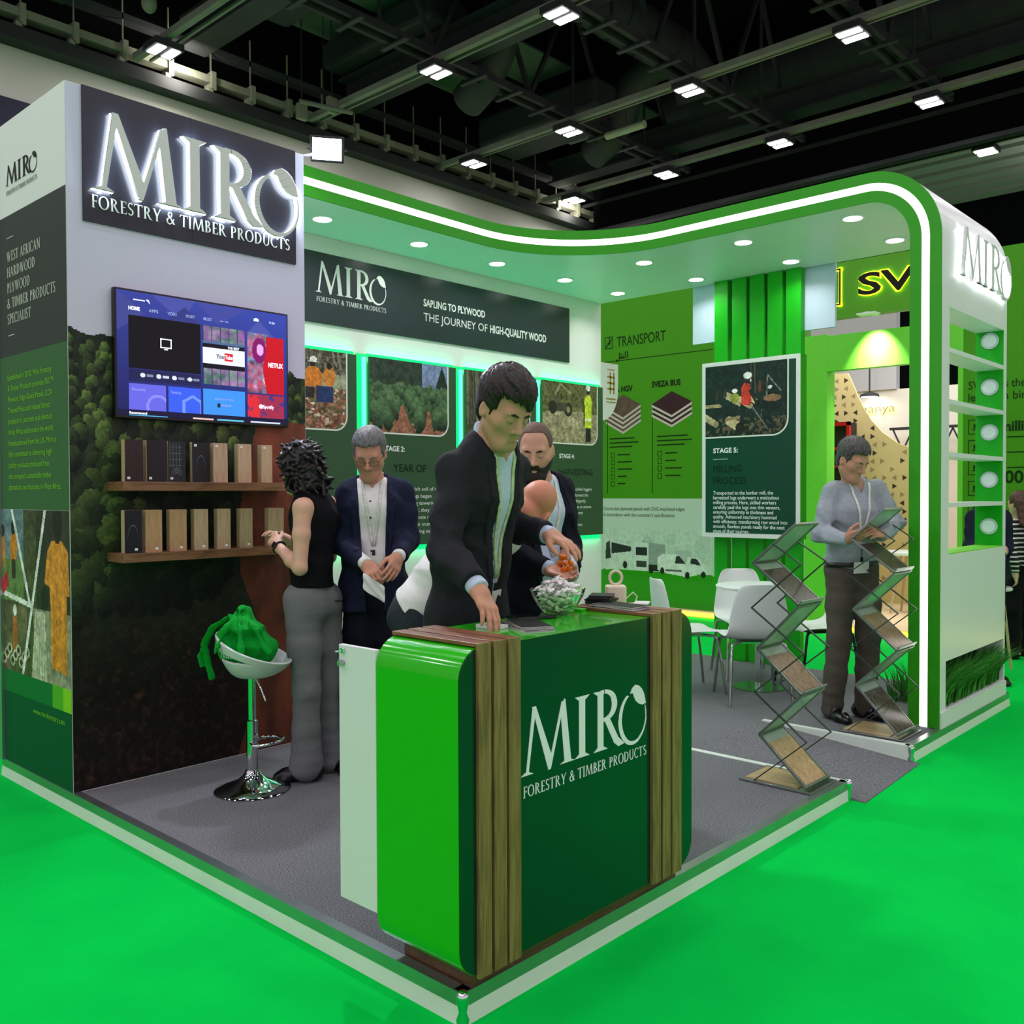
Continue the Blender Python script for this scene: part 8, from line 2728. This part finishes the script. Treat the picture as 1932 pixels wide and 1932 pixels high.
# bulkhead and the roof bay beyond it
structure('wall_bulkhead', MB().box(16.3, 16.6, -14, 12.1, 7.75, 11.0), m_black)
MB_ = MB().box(16.1, 16.3, -14, 14, 7.68, 7.76)
structure('trim_9', MB_, m_duct)
structure('trim_10', MB().box(16.1, 16.16, -14, 14, 8.35, 8.42), m_steel_dark)
m_bay = mat('roof_bay_grey', (150, 150, 146), 0.8, var=0.1, vscale=0.5)
for i in range(8):
    o = MB().box(17.5 + 0.7 * i, 17.95 + 0.7 * i, -8, 8, 8.6, 8.75)
    solo(o, 'roof_panel', m_bay, 'long grey roof slat beyond the bulkhead, %s of eight from the bulkhead' % ['first', 'second', 'third', 'fourth', 'fifth', 'sixth', 'seventh', 'eighth'][i], 'panel', 'grey roof slats beyond the bulkhead')
area_light('bay_fill_light', (19.8, 2.0, 7.4), 2.0, 20, (1, 0.96, 1), (0.2, 0, 1))  # added upward fill without a fixture, brightens the grey slats
# tray along the top of the hall wall
t_ = thing('cable_tray', 'long pale cable tray with clamps along the top of the hall wall', 'tray', (9.0, 12.35, 8.1))
MB().box(-2, 17.2, 12.25, 12.45, 8.22, 8.34).build('tray', m_tray, t_)
MB().box(-2, 17.2, 12.3, 12.5, 8.75, 8.85).build('upper_pipe', m_duct, t_)
for k in range(24):
    x = -0.4 + 0.74 * k
    mb = MB().box(x - 0.04, x + 0.04, 12.2, 12.45, 8.1, 8.4).box(x - 0.01, x + 0.01, 12.3, 12.32, 8.4, 9.2).box(x - 0.1, x - 0.02, 12.2, 12.3, 8.06, 8.12)
    mb.build('clamp', m_tray, t_)
structure('trim_11', MB().box(-14, 17.2, 12.2, 12.5, 7.86, 8.06), m_steel_dark)
area_light('tray_lamp', (5.6, 11.9, 8.1), 0.3, 14, (1, 0.98, 0.8), (0, 1, 0.4))
area_light('tray_lamp', (15.4, 11.9, 8.1), 0.3, 14, (1, 0.98, 0.8), (0, 1, 0.4))
# hanging odds and ends
o = thing('tube_lamp', 'long pale unlit tube lamp hanging in the roof above the canopy bend', 'lamp', (12.5, 8.4, 8.2))
MB().cyl((12.5, 7.98, 8.2), (12.5, 8.85, 8.2), 0.07, n=16).build('tube', mat('tube_pale', (168, 172, 150), 0.5), o, smooth=50)
MB().cyl((12.5, 8.4, 8.2), (12.5, 8.4, 8.75), 0.01, n=8).build('hanger', m_steel_dark, o)
o = thing('tube_lamp', 'long pale unlit tube lamp hanging above the flood lamp', 'lamp', (7.7, 11.2, 8.2))
MB().cyl((7.3, 11.3, 7.98), (8.2, 11.05, 7.98), 0.04, n=14).build('tube', mat('tube_grey', (110, 112, 104), 0.5), o, smooth=50)
MB().cyl((7.7, 11.19, 7.98), (7.7, 11.19, 11.0), 0.008, n=8).build('hanger', m_steel_dark, o)
for (x, y, z, w_) in ((7.76, 11.9, 8.1, 'left of the pair above the flood lamp'), (7.96, 11.3, 8.1, 'right of the pair above the flood lamp')):
    o = thing('wireless_box', 'small pale box hanging from the roof, ' + w_, 'box', (x, y, z))
    MB().box(x - 0.1, x + 0.1, y - 0.05, y + 0.05, z - 0.14, z + 0.14).build('case', m_tray, o, bevel=0.02)
    MB().cyl((x, y, z + 0.14), (x, y, 11.0), 0.012, n=8).build('cord', m_steel_dark, o)
o = thing('speaker', 'small pale dome speaker hanging at the top edge over the tower', 'speaker', (4.6, 11.3, 8.6))
MB().sphere((4.66, 11.2, 8.55), (0.11, 0.11, 0.14), 20, 12).build('dome', m_tray, o, smooth=180)
MB().cyl((4.66, 11.2, 8.68), (4.66, 11.2, 9.4), 0.015, n=8).build('hanger', m_steel_dark, o)
solo(MB().box(3.0, 4.6, 12.44, 12.49, 6.2, 7.1), 'banner', mat('banner_navy', (10, 16, 44), 0.6), 'dark navy banner on the hall wall, half hidden behind the tower', 'banner')
# backpack on the carpet by the back wall
bpk = thing('backpack', 'black backpack standing on the carpet behind the open counter door', 'backpack', (2.05, 3.2, 0.0))
m_bp = cloth('backpack_black', (20, 24, 24), 0.7, 0.2, 30)
c_ = V3((2.05, 3.2, 0.0))
T = Field(c_ - 0.35, c_ + V3((0.35, 0.35, 0.65)), 0.008)
T.flatcap(c_ + V3((0, 0, 0.11)), c_ + V3((0, 0, 0.37)), (0.7, -0.7, 0), (0.16, 0.10), (0.13, 0.09), 0.03)
T.cut(c_, (0, 0, -1))
T.mesh('bag', m_bp, bpk)
T = Field(c_ - 0.35, c_ + V3((0.35, 0.35, 0.65)), 0.008)
T.flatcap(c_ + V3((-0.06, -0.06, 0.10)), c_ + V3((-0.06, -0.06, 0.22)), (0.7, -0.7, 0), (0.12, 0.06), (0.11, 0.055), 0.03)
T.mesh('pocket', m_bp, bpk)
MB().tube([tuple(c_ + V3((0.04 * math.cos(a) * 0.7, -0.04 * math.cos(a) * 0.7, 0.455 + 0.045 * math.sin(a)))) for a in [PI * k / 10 for k in range(11)]], 0.008, 8).build('handle', m_bp, bpk, smooth=60)
# green tote bag on the stool
m_tote = cloth('tote_green', (0, 150, 44), 0.85, 0.08, 30)
tc_ = V3(SXY)
fx_, fy_ = V3(fx), V3(fy)
tote = thing('tote_bag', 'crumpled green cloth tote bag lying in the white bar stool', 'bag', tuple(tc_ + V3((0, 0, 0.60))))
T = Field(tc_ + V3((-0.4, -0.4, 0.5)), tc_ + V3((0.4, 0.4, 1.0)), 0.005)
T.ell(tc_ - fx_ * 0.02 + V3((0, 0, 0.68)), (0.13, 0.13, 0.085), None, 0.03)
T.flatcap(tc_ - fx_ * 0.09 + V3((0, 0, 0.74)), tc_ - fx_ * 0.035 + V3((0, 0, 0.85)), fy_, (0.115, 0.075), (0.07, 0.035), 0.05)
T.flatcap(tc_ - fx_ * 0.04 + V3((0, 0, 0.835)), tc_ + fx_ * 0.065 + V3((0, 0, 0.69)), fy_, (0.10, 0.04), (0.12, 0.045), 0.04)
T.chain([tc_ - fx_ * 0.05 + fy_ * -0.03 + V3((0, 0, 0.875)), tc_ + fx_ * 0.04 - fy_ * 0.08 + V3((0, 0, 0.80)), tc_ + fx_ * 0.11 - fy_ * 0.07 + V3((0, 0, 0.69))], [0.014, 0.016, 0.012], 0.02)
T.chain([tc_ - fx_ * 0.09 - fy_ * 0.05 + V3((0, 0, 0.86)), tc_ - fx_ * 0.02 - fy_ * 0.11 + V3((0, 0, 0.78)), tc_ + fx_ * 0.02 - fy_ * 0.12 + V3((0, 0, 0.70))], [0.012, 0.014, 0.012], 0.02)
for k_ in range(7):
    a_ = -1.2 + 0.42 * k_
    p0 = tc_ - fx_ * 0.04 - fy_ * 0.02 + V3((0, 0, 0.885))
    p1 = tc_ + fx_ * (0.17 * math.sin(a_) - 0.01) - fy_ * (0.10 + 0.07 * math.cos(a_)) + V3((0, 0, 0.715 - 0.02 * (k_ % 2)))
    pm = (p0 + p1) / 2 - fy_ * 0.035 + V3((0, 0, 0.028))
    T.chain([p0, pm, p1], [0.006, 0.010, 0.010], 0.012) if k_ % 2 else [T.cap(p0 - fy_ * 0.01, pm, 0.008, 0.010, 0.014, True), T.cap(pm, p1, 0.010, 0.010, 0.014, True)]
T.folds(0.010, 34, 5, (0.5, 0.3, 1), [(tc_ + V3((0, 0, 0.8)), 0.2, 0.5)])
T.mesh('cloth', m_tote, tote)
for off, dz in ((0.0, 0.0), (0.035, -0.09)):
    T = Field(tc_ + V3((-0.45, -0.45, 0.4)), tc_ + V3((0.4, 0.4, 1.0)), 0.004)
    pts = [tc_ - fx_ * 0.10 - fy_ * (0.02 + off) + V3((0, 0, 0.845)), tc_ - fx_ * 0.17 - fy_ * (0.04 + off) + V3((0, 0, 0.80)), tc_ - fx_ * 0.212 - fy_ * (0.035 + off * 0.6) + V3((0, 0, 0.72)), tc_ - fx_ * (0.235 - off) - fy_ * 0.03 + V3((0, 0, 0.66 + dz * 0.5)), tc_ - fx_ * (0.225 - off * 1.2) - fy_ * 0.025 + V3((0, 0, 0.61 + dz * 0.7))]
    for i in range(len(pts) - 1):
        T.flatcap(pts[i], pts[i + 1], fx_ * 0.6 + fy_ * 0.5, (0.017, 0.0048), (0.019, 0.0048), 0.006)
    T.folds(0.003, 60, 2, (0, 0, 1))
    T.mesh('strap', m_tote, tote)
bf = Fr(tc_ - fx_ * 0.118 - fy_ * 0.098 + V3((0, 0, 0.664)), fx_ * 0.87 - fy_ * 0.49, (0, 0, 1))
mb = MB()
for kk in LOGO:
    logo_piece(mb, kk, bf, 0.0, 0.0, 0.034, 0.115, 0.0, 0.002)
mb.build('logo_lettering', mat('bag_lettering', (190, 220, 196), 0.7), tote)
